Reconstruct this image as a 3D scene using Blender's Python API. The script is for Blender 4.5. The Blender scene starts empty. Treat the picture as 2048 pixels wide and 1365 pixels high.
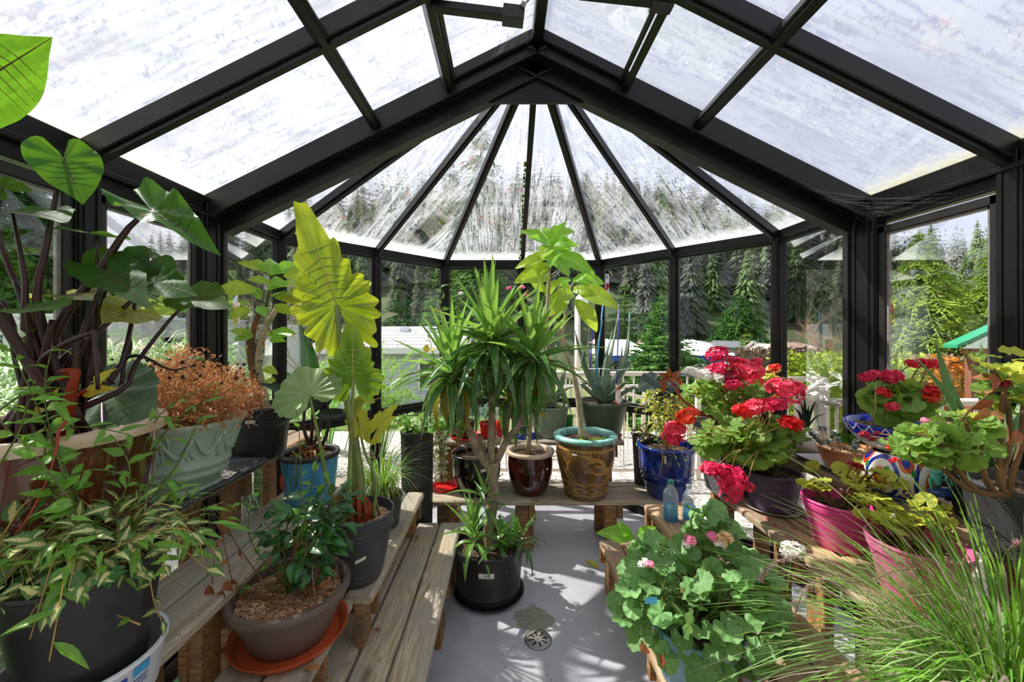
import bpy, math, random
import numpy as np
from mathutils import Vector, Matrix, Euler, noise
PI = math.pi
V = Vector
rnd = random.Random(7)
scene = bpy.context.scene
COL = scene.collection

# ------------------------------------------------------------------ camera
CAM_Z = 1.5
F = 800.0                                  # focal length in pixels of the 2048 wide frame
VX, VY = 1010.0, 665.0                     # where the level optical axis meets the frame
cam_data = bpy.data.cameras.new('camera')
cam_data.sensor_width = 36.0
cam_data.lens = F / 2048 * 36.0
cam_data.shift_x = (1024 - VX) / 2048
cam_data.shift_y = (VY - 682.5) / 2048
cam_data.clip_start = 0.05
cam_data.clip_end = 600
cam = bpy.data.objects.new('camera', cam_data)
cam.location = (0, 0, CAM_Z)
cam.rotation_euler = (PI / 2, 0, 0)
COL.objects.link(cam)
scene.camera = cam

def P(px, py, Y):
    """a point of the room at depth Y"""
    return V(((px - VX) / F * Y, Y, CAM_Z - (py - VY) / F * Y))
def PZ(px, py, z):
    """a point at height z"""
    Y = (CAM_Z - z) * F / (py - VY)
    return V(((px - VX) / F * Y, Y, z))

# ------------------------------------------------------------------ exposure, world, sun
scene.view_settings.view_transform = 'Standard'
scene.view_settings.look = 'None'
scene.view_settings.exposure = 1.2
scene.view_settings.gamma = 1.0
scene.view_settings.use_curve_mapping = False
SUN_DIR = V((-0.60, 0.26, 0.76)).normalized()
world = bpy.data.worlds.new('sky')
scene.world = world
world.use_nodes = True
wt = world.node_tree
wt.nodes.clear()
def wn(t, **k):
    n = wt.nodes.new(t)
    for a, b in k.items():
        setattr(n, a, b)
    return n
wo = wn('ShaderNodeOutputWorld'); wb = wn('ShaderNodeBackground')
tc = wn('ShaderNodeTexCoord')
dotn = wn('ShaderNodeVectorMath', operation='DOT_PRODUCT')
dotn.inputs[1].default_value = SUN_DIR
wt.links.new(tc.outputs['Generated'], dotn.inputs[0])
mr = wn('ShaderNodeMapRange'); mr.inputs['From Min'].default_value = 0.2; mr.inputs['From Max'].default_value = 1.0
wt.links.new(dotn.outputs['Value'], mr.inputs['Value'])
nz = wn('ShaderNodeTexNoise'); nz.inputs['Scale'].default_value = 2.2; nz.inputs['Detail'].default_value = 5
mp = wn('ShaderNodeMapping'); mp.inputs['Scale'].default_value = (1, 1, 2.4)
wt.links.new(tc.outputs['Generated'], mp.inputs['Vector']); wt.links.new(mp.outputs['Vector'], nz.inputs['Vector'])
cr = wn('ShaderNodeValToRGB')
cr.color_ramp.elements[0].position = 0.30; cr.color_ramp.elements[0].color = (0.34, 0.36, 0.44, 1)
cr.color_ramp.elements[1].position = 0.72; cr.color_ramp.elements[1].color = (0.42, 0.435, 0.50, 1)
wt.links.new(nz.outputs['Fac'], cr.inputs['Fac'])
mx = wn('ShaderNodeMix', data_type='RGBA', blend_type='MIX')
wt.links.new(mr.outputs['Result'], mx.inputs['Factor'])
wt.links.new(cr.outputs['Color'], mx.inputs['A'])
mx.inputs['B'].default_value = (0.43, 0.435, 0.47, 1)
wt.links.new(mx.outputs['Result'], wb.inputs['Color'])
wb.inputs['Strength'].default_value = 1.0
wt.links.new(wb.outputs['Background'], wo.inputs['Surface'])

sd = bpy.data.lights.new('sun', 'SUN')
sd.energy = 4.6
sd.angle = math.radians(0.7)
sd.color = (1.0, 0.95, 0.87)
sun = bpy.data.objects.new('sun', sd)
sun.rotation_euler = SUN_DIR.to_track_quat('Z', 'Y').to_euler()
sun.location = (-6, 3, 9)
COL.objects.link(sun)

# ------------------------------------------------------------------ materials
def lin(h):
    h = h.lstrip('#')
    c = [int(h[i:i+2], 16) / 255 for i in (0, 2, 4)]
    return tuple([(x / 12.92 if x <= 0.04045 else ((x + 0.055) / 1.055) ** 2.4) for x in c] + [1.0])

class NT:
    def __init__(s, name):
        s.m = bpy.data.materials.new(name); s.m.use_nodes = True
        s.t = s.m.node_tree; s.t.nodes.clear()
        s.out = s.n('ShaderNodeOutputMaterial')
    def n(s, t, ins=None, **k):
        nd = s.t.nodes.new(t)
        for a, b in k.items(): setattr(nd, a, b)
        for a, b in (ins or {}).items():
            if hasattr(b, 'is_linked') or isinstance(b, bpy.types.NodeSocket): s.t.links.new(b, nd.inputs[a])
            else: nd.inputs[a].default_value = b
        return nd
    def surf(s, sock):
        s.t.links.new(sock, s.out.inputs['Surface']); return s.m
    def coord(s, which='Object', scale=(1, 1, 1), rand=False):
        c = s.n('ShaderNodeTexCoord')
        sock = c.outputs[which]
        if rand:
            oi = s.n('ShaderNodeObjectInfo')
            ml = s.n('ShaderNodeMath', {0: oi.outputs['Random'], 1: 37.0}, operation='MULTIPLY')
            av = s.n('ShaderNodeVectorMath', {0: sock, 1: ml.outputs[0]}, operation='ADD')
            sock = av.outputs[0]
        mpn = s.n('ShaderNodeMapping', {'Vector': sock, 'Scale': scale})
        return mpn.outputs[0]
    def noise(s, vec, scale, detail=4, rough=.55, dist=0.0):
        return s.n('ShaderNodeTexNoise', {'Vector': vec, 'Scale': scale, 'Detail': detail, 'Roughness': rough, 'Distortion': dist}).outputs['Fac']
    def ramp(s, fac, stops, interp='LINEAR'):
        r = s.n('ShaderNodeValToRGB', {'Fac': fac}); cr = r.color_ramp; cr.interpolation = interp
        while len(cr.elements) < len(stops): cr.elements.new(0.5)
        for e, (p, c) in zip(cr.elements, stops):
            e.position = p; e.color = c if len(c) == 4 else (*c, 1)
        return r.outputs['Color']
    def mix(s, fac, a, b, blend='MIX'):
        nd = s.t.nodes.new('ShaderNodeMix'); nd.data_type = 'RGBA'; nd.blend_type = blend
        for key, v in (('Factor', fac), ('A', a), ('B', b)):
            sk = [i for i in nd.inputs if i.name == key and i.enabled][0] if key != 'Factor' else nd.inputs[0]
            if key in 'AB': sk = nd.inputs[6 if key == 'A' else 7]
            if isinstance(v, bpy.types.NodeSocket): s.t.links.new(v, sk)
            else: sk.default_value = v
        return nd.outputs[2]
    def math(s, op, a, b=0.0, c=None):
        ins = {0: a, 1: b}
        if c is not None: ins[2] = c
        return s.n('ShaderNodeMath', ins, operation=op).outputs[0]
    def mr(s, v, a, b, c=0.0, d=1.0, smooth=False):
        nd = s.n('ShaderNodeMapRange', {0: v, 1: a, 2: b, 3: c, 4: d})
        if smooth: nd.interpolation_type = 'SMOOTHSTEP'
        return nd.outputs[0]
    def bump(s, h, strength=.3, dist=.01):
        return s.n('ShaderNodeBump', {'Height': h, 'Strength': strength, 'Distance': dist}).outputs[0]
    def pbr(s, col, rough=.5, metal=0.0, spec=.5, normal=None, **k):
        ins = {'Base Color': col, 'Roughness': rough, 'Metallic': metal, 'Specular IOR Level': spec}
        if normal is not None: ins['Normal'] = normal
        ins.update(k)
        return s.n('ShaderNodeBsdfPrincipled', ins).outputs[0]
    def mixs(s, fac, a, b):
        return s.n('ShaderNodeMixShader', {0: fac, 1: a, 2: b}).outputs[0]

def plain(name, col, rough=.5, metal=0, spec=.5, var=0.10, scale=14, bump=0.0, coat=0.0):
    t = NT(name); c = lin(col) if isinstance(col, str) else (*col, 1)
    v = t.coord('Object')
    n1 = t.noise(v, scale, 5)
    d = tuple(x * (1 - var * 2.2) for x in c[:3]) + (1,)
    l = tuple(min(1, x * (1 + var * 1.6)) for x in c[:3]) + (1,)
    cc = t.ramp(n1, [(0.25, d), (0.75, l)])
    nm = t.bump(t.noise(v, scale * 6, 4), bump, .004) if bump else None
    return t.surf(t.pbr(cc, rough, metal, spec, nm, **({'Coat Weight': coat, 'Coat Roughness': .06} if coat else {})))

def leafmat(name, base, tip=None, rough=.38, trans=.38, rib=None, var=.16, spec=.5, transcol=None, ribw=.07, side=False, edge=None, blotch=None, edgev=None):
    t = NT(name); b = lin(base); e = lin(tip or base)
    oi = t.n('ShaderNodeObjectInfo')
    uvn = t.n('ShaderNodeUVMap').outputs[0]
    sep = t.n('ShaderNodeSeparateXYZ', {0: uvn})
    au = t.math('ABSOLUTE', sep.outputs[0])
    v = t.coord('Object', rand=True)
    n1 = t.noise(v, 9, 4)
    base_c = t.mix(t.mr(t.math('ADD', t.math('MULTIPLY', n1, .6), t.math('MULTIPLY', oi.outputs['Random'], .55)), .25, .85), b, e)
    hsv = t.n('ShaderNodeHueSaturation', {'Hue': t.mr(oi.outputs['Random'], 0, 1, .5 - var * .10, .5 + var * .10), 'Value': t.mr(n1, .3, .7, 1 - var, 1 + var), 'Saturation': 1.0, 'Color': base_c})
    c = hsv.outputs[0]
    if blotch:
        bn = t.noise(t.coord('Object', rand=True), 22, 3)
        c = t.mix(t.mr(bn, blotch[1], blotch[1] + .06), c, lin(blotch[0]))
    if edge:
        c = t.mix(t.mr(t.math('ADD', au, t.math('MULTIPLY', t.math('SUBTRACT', n1, .5), .7)), edge[1], edge[1] + .06), c, lin(edge[0]))
    if edgev:
        c = t.mix(t.mr(t.math('ADD', sep.outputs[1], t.math('MULTIPLY', t.math('SUBTRACT', n1, .5), .9)), edgev[1], 1.05), c, lin(edgev[0]))
    if rib:
        c = t.mix(t.mr(au, ribw * .5, ribw, 1, 0), c, lin(rib))
    if side:
        w = t.math('SUBTRACT', t.math('MULTIPLY', sep.outputs[1], 9.0), t.math('MULTIPLY', au, 2.2))
        fr = t.math('ABSOLUTE', t.math('SUBTRACT', t.math('FRACT', w), .5))
        c = t.mix(t.mr(fr, .04, .10, .55, 0), c, lin(rib or base))
    p = t.pbr(c, rough, 0, spec, t.bump(t.noise(v, 40, 3), .15, .003))
    tcol = t.mix(.6, c, lin(transcol), 'MIX') if transcol else t.n('ShaderNodeHueSaturation', {'Hue': .485, 'Saturation': 1.15, 'Value': 1.6, 'Color': c}).outputs[0]
    tr = t.n('ShaderNodeBsdfTranslucent', {'Color': tcol}).outputs[0]
    return t.surf(t.mixs(trans, p, tr))

def woodmat(name, dark, mid, light, grey, greyfac=.5):
    t = NT(name)
    v = t.coord('Object', (1, 1, 1), rand=True)
    v1 = t.n('ShaderNodeMapping', {'Vector': v, 'Scale': (1.0, 9.0, 9.0)}).outputs[0]
    warp = t.noise(v1, 1.6, 3, .5)
    lin_ = t.n('ShaderNodeSeparateXYZ', {0: v})
    w = t.math('ADD', t.math('MULTIPLY', lin_.outputs[1], 26.0), t.math('MULTIPLY', warp, 9.0))
    rings = t.math('ABSOLUTE', t.math('SUBTRACT', t.math('FRACT', w), .5))
    v2 = t.n('ShaderNodeMapping', {'Vector': v, 'Scale': (3.0, 90.0, 90.0)}).outputs[0]
    fine = t.noise(v2, 2.0, 5, .65)
    c = t.ramp(t.math('ADD', t.math('MULTIPLY', rings, 1.1), t.math('MULTIPLY', fine, .55)), [(.0, lin(dark)), (.38, lin(mid)), (.95, lin(light))])
    big = t.noise(t.n('ShaderNodeMapping', {'Vector': v, 'Scale': (2.2, 7, 7)}).outputs[0], 1.1, 4)
    c = t.mix(t.mr(big, .5 - greyfac * .35, .78 - greyfac * .35), c, t.mix(fine, lin(grey), tuple(x * .55 for x in lin(grey)[:3]) + (1,)), )
    kn = t.n('ShaderNodeTexVoronoi', {'Vector': t.n('ShaderNodeMapping', {'Vector': v, 'Scale': (2.6, 7.5, 7.5)}).outputs[0], 'Scale': 1.0}).outputs['Distance']
    c = t.mix(t.mr(kn, .05, .15, .75, 0), c, lin(dark))
    st = t.noise(v, 60, 2)
    c = t.mix(t.mr(st, .70, .74, 0, .6), c, lin('#3a2f28'))
    return t.surf(t.pbr(c, .72, 0, .3, t.bump(t.math('ADD', t.math('MULTIPLY', rings, .6), fine), .45, .004)))

M = {}
M['frame'] = plain('bronze_aluminium', (.008, .0072, .0068), .38, 0, .35, .12, 6)
M['frame_grey'] = plain('frame_edge', (.024, .022, .021), .38, 0, .4, .08, 6)
M['gasket'] = plain('window_gasket', '#8a8580', .5, 0, .4, .15, 30)
M['steel'] = plain('galvanised_steel', '#9a9a98', .35, .9, .5, .1, 20)
M['bolt'] = plain('bolt_heads', '#55524e', .35, .8)
M['black_plastic'] = plain('black_plastic', (.022, .022, .024), .42, 0, .5, .15, 9, .1)
M['grey_plastic'] = plain('charcoal_plastic', (.045, .047, .053), .42, 0, .45, .08, 9, .05)
M['mesh_plastic'] = plain('mesh_plastic', (.055, .055, .06), .45, 0, .5, .1, 9)
M['white_plastic'] = plain('white_plastic', '#e8ecf2', .35, 0, .5, .03)
M['white_label'] = plain('paper_label', '#e9e6dc', .6, 0, .3, .05, 30)
M['taupe'] = plain('taupe_plastic', '#6a5a53', .42, 0, .5, .05, 8)
M['terra_plastic'] = plain('orange_plastic', '#c8592f', .42, 0, .4, .05, 8)
M['pink'] = plain('pink_plastic', '#d34a86', .4, 0, .4, .04, 8)
M['pink_pale'] = plain('pale_pink_plastic', '#dc6f9b', .4, 0, .4, .04, 8)
M['purple'] = plain('purple_plastic', '#54445e', .45, 0, .4, .06, 8)
M['red_plastic'] = plain('red_plastic', '#d21a1a', .4, 0, .5, .05)
M['blue_plastic'] = plain('blue_plastic', '#1d46c4', .4, 0, .5, .05)
M['green_plastic'] = plain('green_plastic', '#3fae49', .4, 0, .5, .05)
M['olive_pot'] = plain('olive_plastic', '#56614f', .45, 0, .4, .06, 7)
M['sage_pot'] = plain('sage_plastic', '#8d9c88', .45, 0, .4, .06, 7)
M['sky_pot'] = plain('pale_blue_pot', '#8fb9cc', .5, 0, .4, .1, 9)
M['white_glaze'] = plain('white_glaze', '#efe9e2', .22, 0, .5, .04, 6, 0, .4)
M['cream'] = plain('cream_paint', '#ded3c3', .45, 0, .4, .04, 8)
M['soil'] = None
def soilmat(name, a, b, c_):
    t = NT(name); v = t.coord('Object')
    vo = t.n('ShaderNodeTexVoronoi', {'Vector': v, 'Scale': 95.0}).outputs
    c = t.ramp(t.math('ADD', t.math('MULTIPLY', t.noise(v, 60, 6), .7), t.math('MULTIPLY', vo['Distance'], .45)), [(.25, lin(a)), (.5, lin(b)), (.8, lin(c_))])
    return t.surf(t.pbr(c, .9, 0, .15, t.bump(vo['Distance'], .9, .01)))
M['soil'] = soilmat('potting_soil', '#1f1712', '#43352a', '#7c6a58')
M['mulch'] = soilmat('bark_mulch', '#4a3323', '#a07a58', '#dcc0a0')
def chipmat():
    t = NT('bark_chip'); oi = t.n('ShaderNodeObjectInfo'); v = t.coord('Object')
    c = t.ramp(t.noise(v, 25, 3), [(.3, lin('#6b4a33')), (.55, lin('#b98c66')), (.75, lin('#ecd6b8'))])
    return t.surf(t.pbr(c, .85, 0, .2))
M['chip'] = chipmat()
def glaze(name, a, b, coat=.8, rough=.15, scale=5):
    t = NT(name); v = t.coord('Object', (1, 1, .6))
    c = t.ramp(t.noise(v, scale, 5, .6, .6), [(.3, lin(a)), (.7, lin(b))])
    return t.surf(t.pbr(c, rough, 0, .5, t.bump(t.noise(v, 6, 2), .05, .01), **{'Coat Weight': coat, 'Coat Roughness': .05}))
M['oxblood'] = glaze('oxblood_glaze', '#1d0806', '#52160c')
M['dark_glaze'] = glaze('black_glaze', '#0b0807', '#1d1512')
M['brown_glaze'] = glaze('brown_glaze', '#2b120a', '#6b2e12', scale=9)
M['cobalt'] = glaze('cobalt_glaze', '#060f3c', '#143a9c')
M['tan_glaze'] = glaze('tan_glaze', '#c9a98a', '#ead8c0', .4, .3)
M['teal_glaze'] = glaze('turquoise_rim_glaze', '#4f8f8c', '#9ccfc4', .5, .3, 14)
M['blue_bucket'] = glaze('blue_bucket_print', '#2470a8', '#5fb2dc', .2, .35, 9)
M['celadon'] = glaze('celadon_ceramic', '#9db59c', '#c4d6c2', .35, .32, 4)
M['terracotta'] = glaze('worn_terracotta', '#b8623a', '#dca27c', 0.0, .8, 7)

def dragonmat():
    t = NT('brown_pot_body'); v = t.coord('Object')
    c = t.ramp(t.noise(v, 6, 4), [(.3, lin('#54391c')), (.7, lin('#7a5a2c'))])
    return t.surf(t.pbr(c, .3, 0, .5, None, **{'Coat Weight': .4, 'Coat Roughness': .15}))
M['dragon_body'] = dragonmat()
M['dragon_relief'] = plain('ochre_slip', '#b98a43', .4, 0, .5, .1, 18)

def talavera(name, mode):
    t = NT(name); uv = t.n('ShaderNodeUVMap').outputs[0]
    s = t.n('ShaderNodeSeparateXYZ', {0: uv}); u, v = s.outputs[0], s.outputs[1]
    c = lin('#efe8da')
    if mode == 'bowl':
        # blue band under the rim, white festoons on it, white foot
        fu = t.math('SUBTRACT', t.math('FRACT', t.math('MULTIPLY', u, 22.0)), .5)
        arc = t.math('SUBTRACT', .80, t.math('MULTIPLY', t.math('SUBTRACT', .25, t.math('MULTIPLY', fu, fu)), .5))
        line = t.math('LESS_THAN', t.math('ABSOLUTE', t.math('SUBTRACT', v, arc)), .014)
        band = t.math('GREATER_THAN', v, .56)
        col = t.mix(band, lin('#a9c3e6'), lin('#14279a'))
        col = t.mix(line, col, lin('#f3f0ea'))
        col = t.mix(t.math('LESS_THAN', v, .40), col, lin('#efe8da'))
        c = col
    else:
        def ring(n, vc, ro, ri, col, base, ph=0.0, asp=1.0):
            fu = t.math('SUBTRACT', t.math('FRACT', t.math('ADD', t.math('MULTIPLY', u, float(n)), ph)), .5)
            fx = t.math('MULTIPLY', fu, 6.0 / n)
            fy = t.math('MULTIPLY', t.math('SUBTRACT', v, vc), asp)
            d = t.math('SQRT', t.math('ADD', t.math('MULTIPLY', fx, fx), t.math('MULTIPLY', fy, fy)))
            m_ = t.math('MULTIPLY', t.math('LESS_THAN', d, ro), t.math('GREATER_THAN', d, ri))
            return t.mix(m_, base, lin(col)), d, m_
        c, _, _ = ring(5, .45, .46, .36, '#14279a', lin('#efe8da'))
        c, _, _ = ring(5, .45, .20, .0, '#e36a1f', c)
        c, _, _ = ring(5, .45, .10, .0, '#f2c53c', c)
        c, _, _ = ring(5, .80, .20, .0, '#d9411f', c, .5)
        c, _, _ = ring(5, .80, .11, .0, '#14279a', c, .5)
        c, _, _ = ring(10, .22, .10, .04, '#7a2a6c', c, .5)
        c, _, _ = ring(10, .62, .07, .0, '#3b7f37', c, .25)
        c, _, _ = ring(20, .08, .06, .0, '#14279a', c)
        c = t.mix(t.math('GREATER_THAN', v, .94), c, lin('#14279a'))
        c = t.mix(t.math('LESS_THAN', v, .04), c, lin('#14279a'))
    return t.surf(t.pbr(c, .2, 0, .5, None, **{'Coat Weight': .5, 'Coat Roughness': .06}))
M['tal_bowl'] = talavera('painted_blue_bowl', 'bowl')
M['tal_jar'] = talavera('painted_floral_jar', 'jar')

M['wood_grey'] = woodmat('weathered_plank', '#6b5643', '#b09a7c', '#dccbb0', '#bab2a4', .50)
M['wood_warm'] = woodmat('warm_plank', '#6b4c34', '#a5835f', '#cfb08c', '#a3937e', .35)
M['wood_frame'] = woodmat('frame_timber', '#4a2f1b', '#8a6238', '#b98c58', '#7a6a55', .25)

def glassmat(name, film=0.0, refl=.46, streak=0.0, tint=(.978, .983, .982), edge=0.0, edgecol='#e9ebe4', speck=0.0, su=34, sv=2.2, thr=.5):
    t = NT(name)
    tr = t.n('ShaderNodeBsdfTransparent', {'Color': (*tint, 1)}).outputs[0]
    gl = t.n('ShaderNodeBsdfGlossy', {'Color': (1, 1, 1, 1), 'Roughness': .015}).outputs[0]
    fr = t.n('ShaderNodeFresnel', {'IOR': 1.42}).outputs[0]
    base = t.mixs(t.math('MULTIPLY', fr, refl), tr, gl)
    if film <= 0 and edge <= 0: return t.surf(base)
    trn = tr.node
    uv = t.n('ShaderNodeUVMap').outputs[0]
    sp = t.n('ShaderNodeSeparateXYZ', {0: uv})
    oi = t.n('ShaderNodeObjectInfo')
    off = t.n('ShaderNodeVectorMath', {0: uv, 1: t.math('MULTIPLY', oi.outputs['Random'], 19.0)}, operation='ADD').outputs[0]
    vs = t.n('ShaderNodeMapping', {'Vector': off, 'Scale': (su, sv, 1)}).outputs[0]
    wob = t.noise(t.n('ShaderNodeMapping', {'Vector': off, 'Scale': (16, 22, 1)}).outputs[0], 1.0, 3)
    vs2 = t.n('ShaderNodeVectorMath', {0: vs, 1: t.math('MULTIPLY', wob, .8)}, operation='ADD').outputs[0]
    st = t.noise(vs2, 1.0, 4, .6)
    big = t.noise(t.n('ShaderNodeMapping', {'Vector': off, 'Scale': (5, 2.2, 1)}).outputs[0], 1.0, 3)
    thin = t.mr(t.math('ABSOLUTE', t.math('SUBTRACT', st, .5)), .012, .05, 0, 1)      # thin clear runs
    patch = t.mr(big, thr - .12, thr + .16, 0, 1)
    fac = t.math('MULTIPLY', t.math('MULTIPLY', patch, t.mr(thin, 0, 1, 1 - streak, 1)), film)
    grain = t.noise(t.n('ShaderNodeMapping', {'Vector': off, 'Scale': (260, 200, 1)}).outputs[0], 1.0, 2)
    fac = t.math('MULTIPLY', fac, t.mr(grain, .3, .7, .75, 1.2))
    if speck:
        vo = t.n('ShaderNodeTexVoronoi', {'Vector': t.n('ShaderNodeMapping', {'Vector': off, 'Scale': (60, 45, 1)}).outputs[0], 'Scale': 1.0}).outputs
        sel = t.math('MULTIPLY', t.math('LESS_THAN', vo['Distance'], .10), t.math('GREATER_THAN', t.n('ShaderNodeSeparateXYZ', {0: vo['Color']}).outputs[0], 1 - speck))
    if edge:
        en = t.noise(t.n('ShaderNodeMapping', {'Vector': off, 'Scale': (30, 30, 1)}).outputs[0], 1.0, 4, .7)
        ef = t.mr(t.math('SUBTRACT', sp.outputs[1], t.math('MULTIPLY', en, .16)), -.06, edge * .35, 1, 0)
        fac = t.math('MAXIMUM', fac, t.math('MULTIPLY', ef, .72))
    t.t.links.new(t.mix(t.math('MULTIPLY', patch, t.mr(thin, 0, 1, 1, .35)), (*tint, 1), (.87, .885, .93, 1)), trn.inputs['Color'])
    col = lin('#dfe4ea')
    if edge: col = t.mix(ef, col, lin(edgecol))
    df = t.n('ShaderNodeBsdfTranslucent', {'Color': col}).outputs[0]
    d2 = t.n('ShaderNodeBsdfDiffuse', {'Color': col}).outputs[0]
    fl = t.mixs(.35, df, d2)
    sh = t.mixs(fac, base, fl)
    if speck:
        dk = t.n('ShaderNodeBsdfDiffuse', {'Color': (.12, .12, .12, 1)}).outputs[0]
        sh = t.mixs(t.math('MULTIPLY', sel, .6), sh, dk)
    return t.surf(sh)
M['glass'] = glassmat('window_glass')
M['glass_roof'] = glassmat('misted_roof_glass', .30, .3, .9, edge=.10, edgecol='#e8e6cf', speck=.06, su=30, sv=2.6, thr=.42)
M['glass_bay'] = glassmat('wet_bay_glass', .34, .22, 1.0, edge=.20, edgecol='#f2f4f2', speck=.05, su=40, sv=2.2, thr=.46)
M['bottle'] = None
def clearmat(name, col, rough=.05, fac=.25):
    t = NT(name)
    tr = t.n('ShaderNodeBsdfTransparent', {'Color': (*col, 1)}).outputs[0]
    gl = t.n('ShaderNodeBsdfGlossy', {'Roughness': rough}).outputs[0]
    lw = t.n('ShaderNodeLayerWeight', {'Blend': fac}).outputs['Fresnel']
    return t.surf(t.mixs(lw, tr, gl))
def hazyclear(name, col, k, tcol):
    t = NT(name); tr = t.n('ShaderNodeBsdfTransparent', {'Color': (*col, 1)}).outputs[0]
    d = t.n('ShaderNodeBsdfTranslucent', {'Color': lin(tcol)}).outputs[0]; g = t.n('ShaderNodeBsdfGlossy', {'Roughness': .05}).outputs[0]
    return t.surf(t.mixs(.10, t.mixs(k, tr, d), g))
M['bottle'] = hazyclear('clear_bottle_plastic', (.93, .96, .97), .22, '#dcebee')
M['bluewater'] = hazyclear('blue_water', (.45, .80, .95), .55, '#4fb6e0')

def leaves_mats():
    L = {}
    L['coloc'] = leafmat('elephant_ear_leaf', '#2f5a1e', '#3f7423', .55, .5, transcol='#86b41c', var=.15, spec=.25)
    L['coloc_dark'] = leafmat('dark_elephant_ear_leaf', '#2b5220', '#3a6a28', .6, .48, transcol='#6f9c22', var=.12, spec=.2)
    L['coloc_yellow'] = leafmat('yellowing_elephant_ear_leaf', '#8aa02a', '#b3ae33', .35, .5, transcol='#d6d22c', var=.15)
    L['coloc_spot'] = leafmat('spotted_elephant_ear_leaf', '#2f6420', '#3d7a24', .45, .42, transcol='#7fb01c', blotch=('#b5622a', .66))
    L['coloc_grey'] = leafmat('greyish_leaf', '#4f6b50', '#6b8566', .28, .15)
    L['vein_red'] = plain('purple_vein', '#5d2f2a', .4)
    L['stem_purple'] = glaze('purple_stem', '#1e0f14', '#4a2629', .1, .35, 9)
    L['stem_green'] = glaze('green_stem', '#5d7038', '#93a25c', .1, .4, 8)
    L['aloc'] = leafmat('chartreuse_alocasia_leaf', '#5a8a24', '#7fa82c', .24, .36, edgev=('#c6cf38', .55), transcol='#c8d62a', var=.16, spec=.6)
    L['aloc_mid'] = leafmat('green_alocasia_leaf', '#3f7a22', '#5f942b', .27, .34, edgev=('#9cbc34', .6), transcol='#a8cc28', var=.15, spec=.6)
    L['aloc_pale'] = leafmat('pale_alocasia_leaf', '#7d9f62', '#9db87a', .3, .28, transcol='#b8d664', var=.12)
    L['aloc_yellow'] = leafmat('yellow_alocasia_leaf', '#b9c23a', '#d8d84c', .35, .5, transcol='#e8e65a', var=.12)
    L['vein_pale'] = plain('pale_vein', '#b9b765', .3)
    L['plum'] = leafmat('plumeria_leaf', '#8fb838', '#b6cf40', .36, .5, rib='#cddc7c', transcol='#d6ea3a', side=True)
    L['plum_b'] = leafmat('bright_plumeria_leaf', '#6ab038', '#94cc44', .36, .5, rib='#bfe07a', transcol='#b4e83c', side=True)
    L['yucca'] = leafmat('yucca_leaf', '#2c5530', '#4a7a3c', .3, .26, rib='#5f8c48', transcol='#8cc04a', ribw=.16, edge=('#a9a85a', .86))
    L['yucca_b'] = leafmat('bright_yucca_leaf', '#5a8c3a', '#7fae4c', .3, .32, rib='#9cc46a', transcol='#b6dc5a', ribw=.16)
    L['yucca_y'] = leafmat('yellowed_yucca_leaf', '#8a8a2c', '#b59a36', .4, .32, transcol='#d4c23a')
    L['aloe'] = leafmat('aloe_leaf', '#6c8270', '#93a690', .42, .06, var=.1, blotch=('#93a48c', .70))
    L['aloe_g'] = leafmat('spotted_aloe_leaf', '#5f8c56', '#84a870', .4, .12, blotch=('#c9d6a8', .66))
    L['gera'] = leafmat('geranium_leaf', '#5f8c3a', '#93b654', .55, .40, transcol='#c6e04e', var=.18)
    L['gera_d'] = leafmat('blue_green_geranium_leaf', '#5c8c52', '#8ab66e', .55, .36, transcol='#a8d464', var=.14)
    L['gera_y'] = leafmat('yellow_geranium_leaf', '#a9b23a', '#cfd04c', .55, .38, transcol='#e2e25a', var=.14)
    L['vein_geran'] = plain('geranium_vein', '#8fae5c', .5)
    L['vine'] = leafmat('vine_leaf', '#4c8a30', '#82b844', .34, .40, rib='#8cc05a', transcol='#b0dc3c')
    L['vine_d'] = leafmat('dark_glossy_leaf', '#1c4a1c', '#2f6a26', .2, .22, rib='#5c9c4a', transcol='#6cb42c', spec=.7)
    L['varieg'] = leafmat('variegated_leaf', '#d8d08c', '#e6deA0'.replace('A', 'a'), .35, .3, edge=('#47803c', .36), transcol='#dcd880')
    L['jade'] = leafmat('jade_leaf', '#3f7a4a', '#5c9458', .3, .08)
    L['brownleaf'] = leafmat('dead_brown_leaf', '#8a4a2a', '#b4764c', .6, .22, transcol='#c87038')
    L['redleaf'] = leafmat('rusty_dead_sheath', '#8a2c12', '#c0561f', .45, .3, transcol='#e0561a')
    L['yellowleaf'] = leafmat('yellow_leaf', '#c9b83a', '#e0d24c', .45, .35, transcol='#ece04c')
    L['dry'] = leafmat('dried_orange_foliage', '#b06a3e', '#dcaa7c', .7, .3, transcol='#e29a58', var=.25)
    L['silver'] = leafmat('silver_succulent_leaf', '#8a9a98', '#b4beb8', .5, .1)
    L['dark_leaf'] = leafmat('near_black_leaf', '#1e2e26', '#2f4034', .35, .12)
    L['begonia'] = leafmat('rust_green_leaf', '#7a5a2c', '#9a4a2a', .4, .35)
    L['coleus'] = leafmat('orange_autumn_leaf', '#b07a3c', '#c99a5a', .5, .35)
    L['grass'] = leafmat('grass_blade', '#4f8a2c', '#7cb03c', .4, .34, transcol='#b4dc3c', var=.3)
    L['grass_p'] = leafmat('purple_tinged_blade', '#8a7a6c', '#a89a8c', .4, .3)
    L['ivy'] = leafmat('ivy_leaf', '#5c7a50', '#c9cbaa', .5, .2, edge=('#e2deb8', .6))
    L['feather'] = leafmat('feathery_foliage', '#5f9a3c', '#9cc85c', .5, .4, transcol='#c8ec6c')
    L['needle'] = leafmat('bluish_needle', '#4f7468', '#7c9c8c', .5, .2)
    L['moss'] = plain('moss', '#7c9a2c', .9)
    L['bark'] = plain('grey_tan_bark', '#a08e78', .8, 0, .2, .25, 22, .8)
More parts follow.
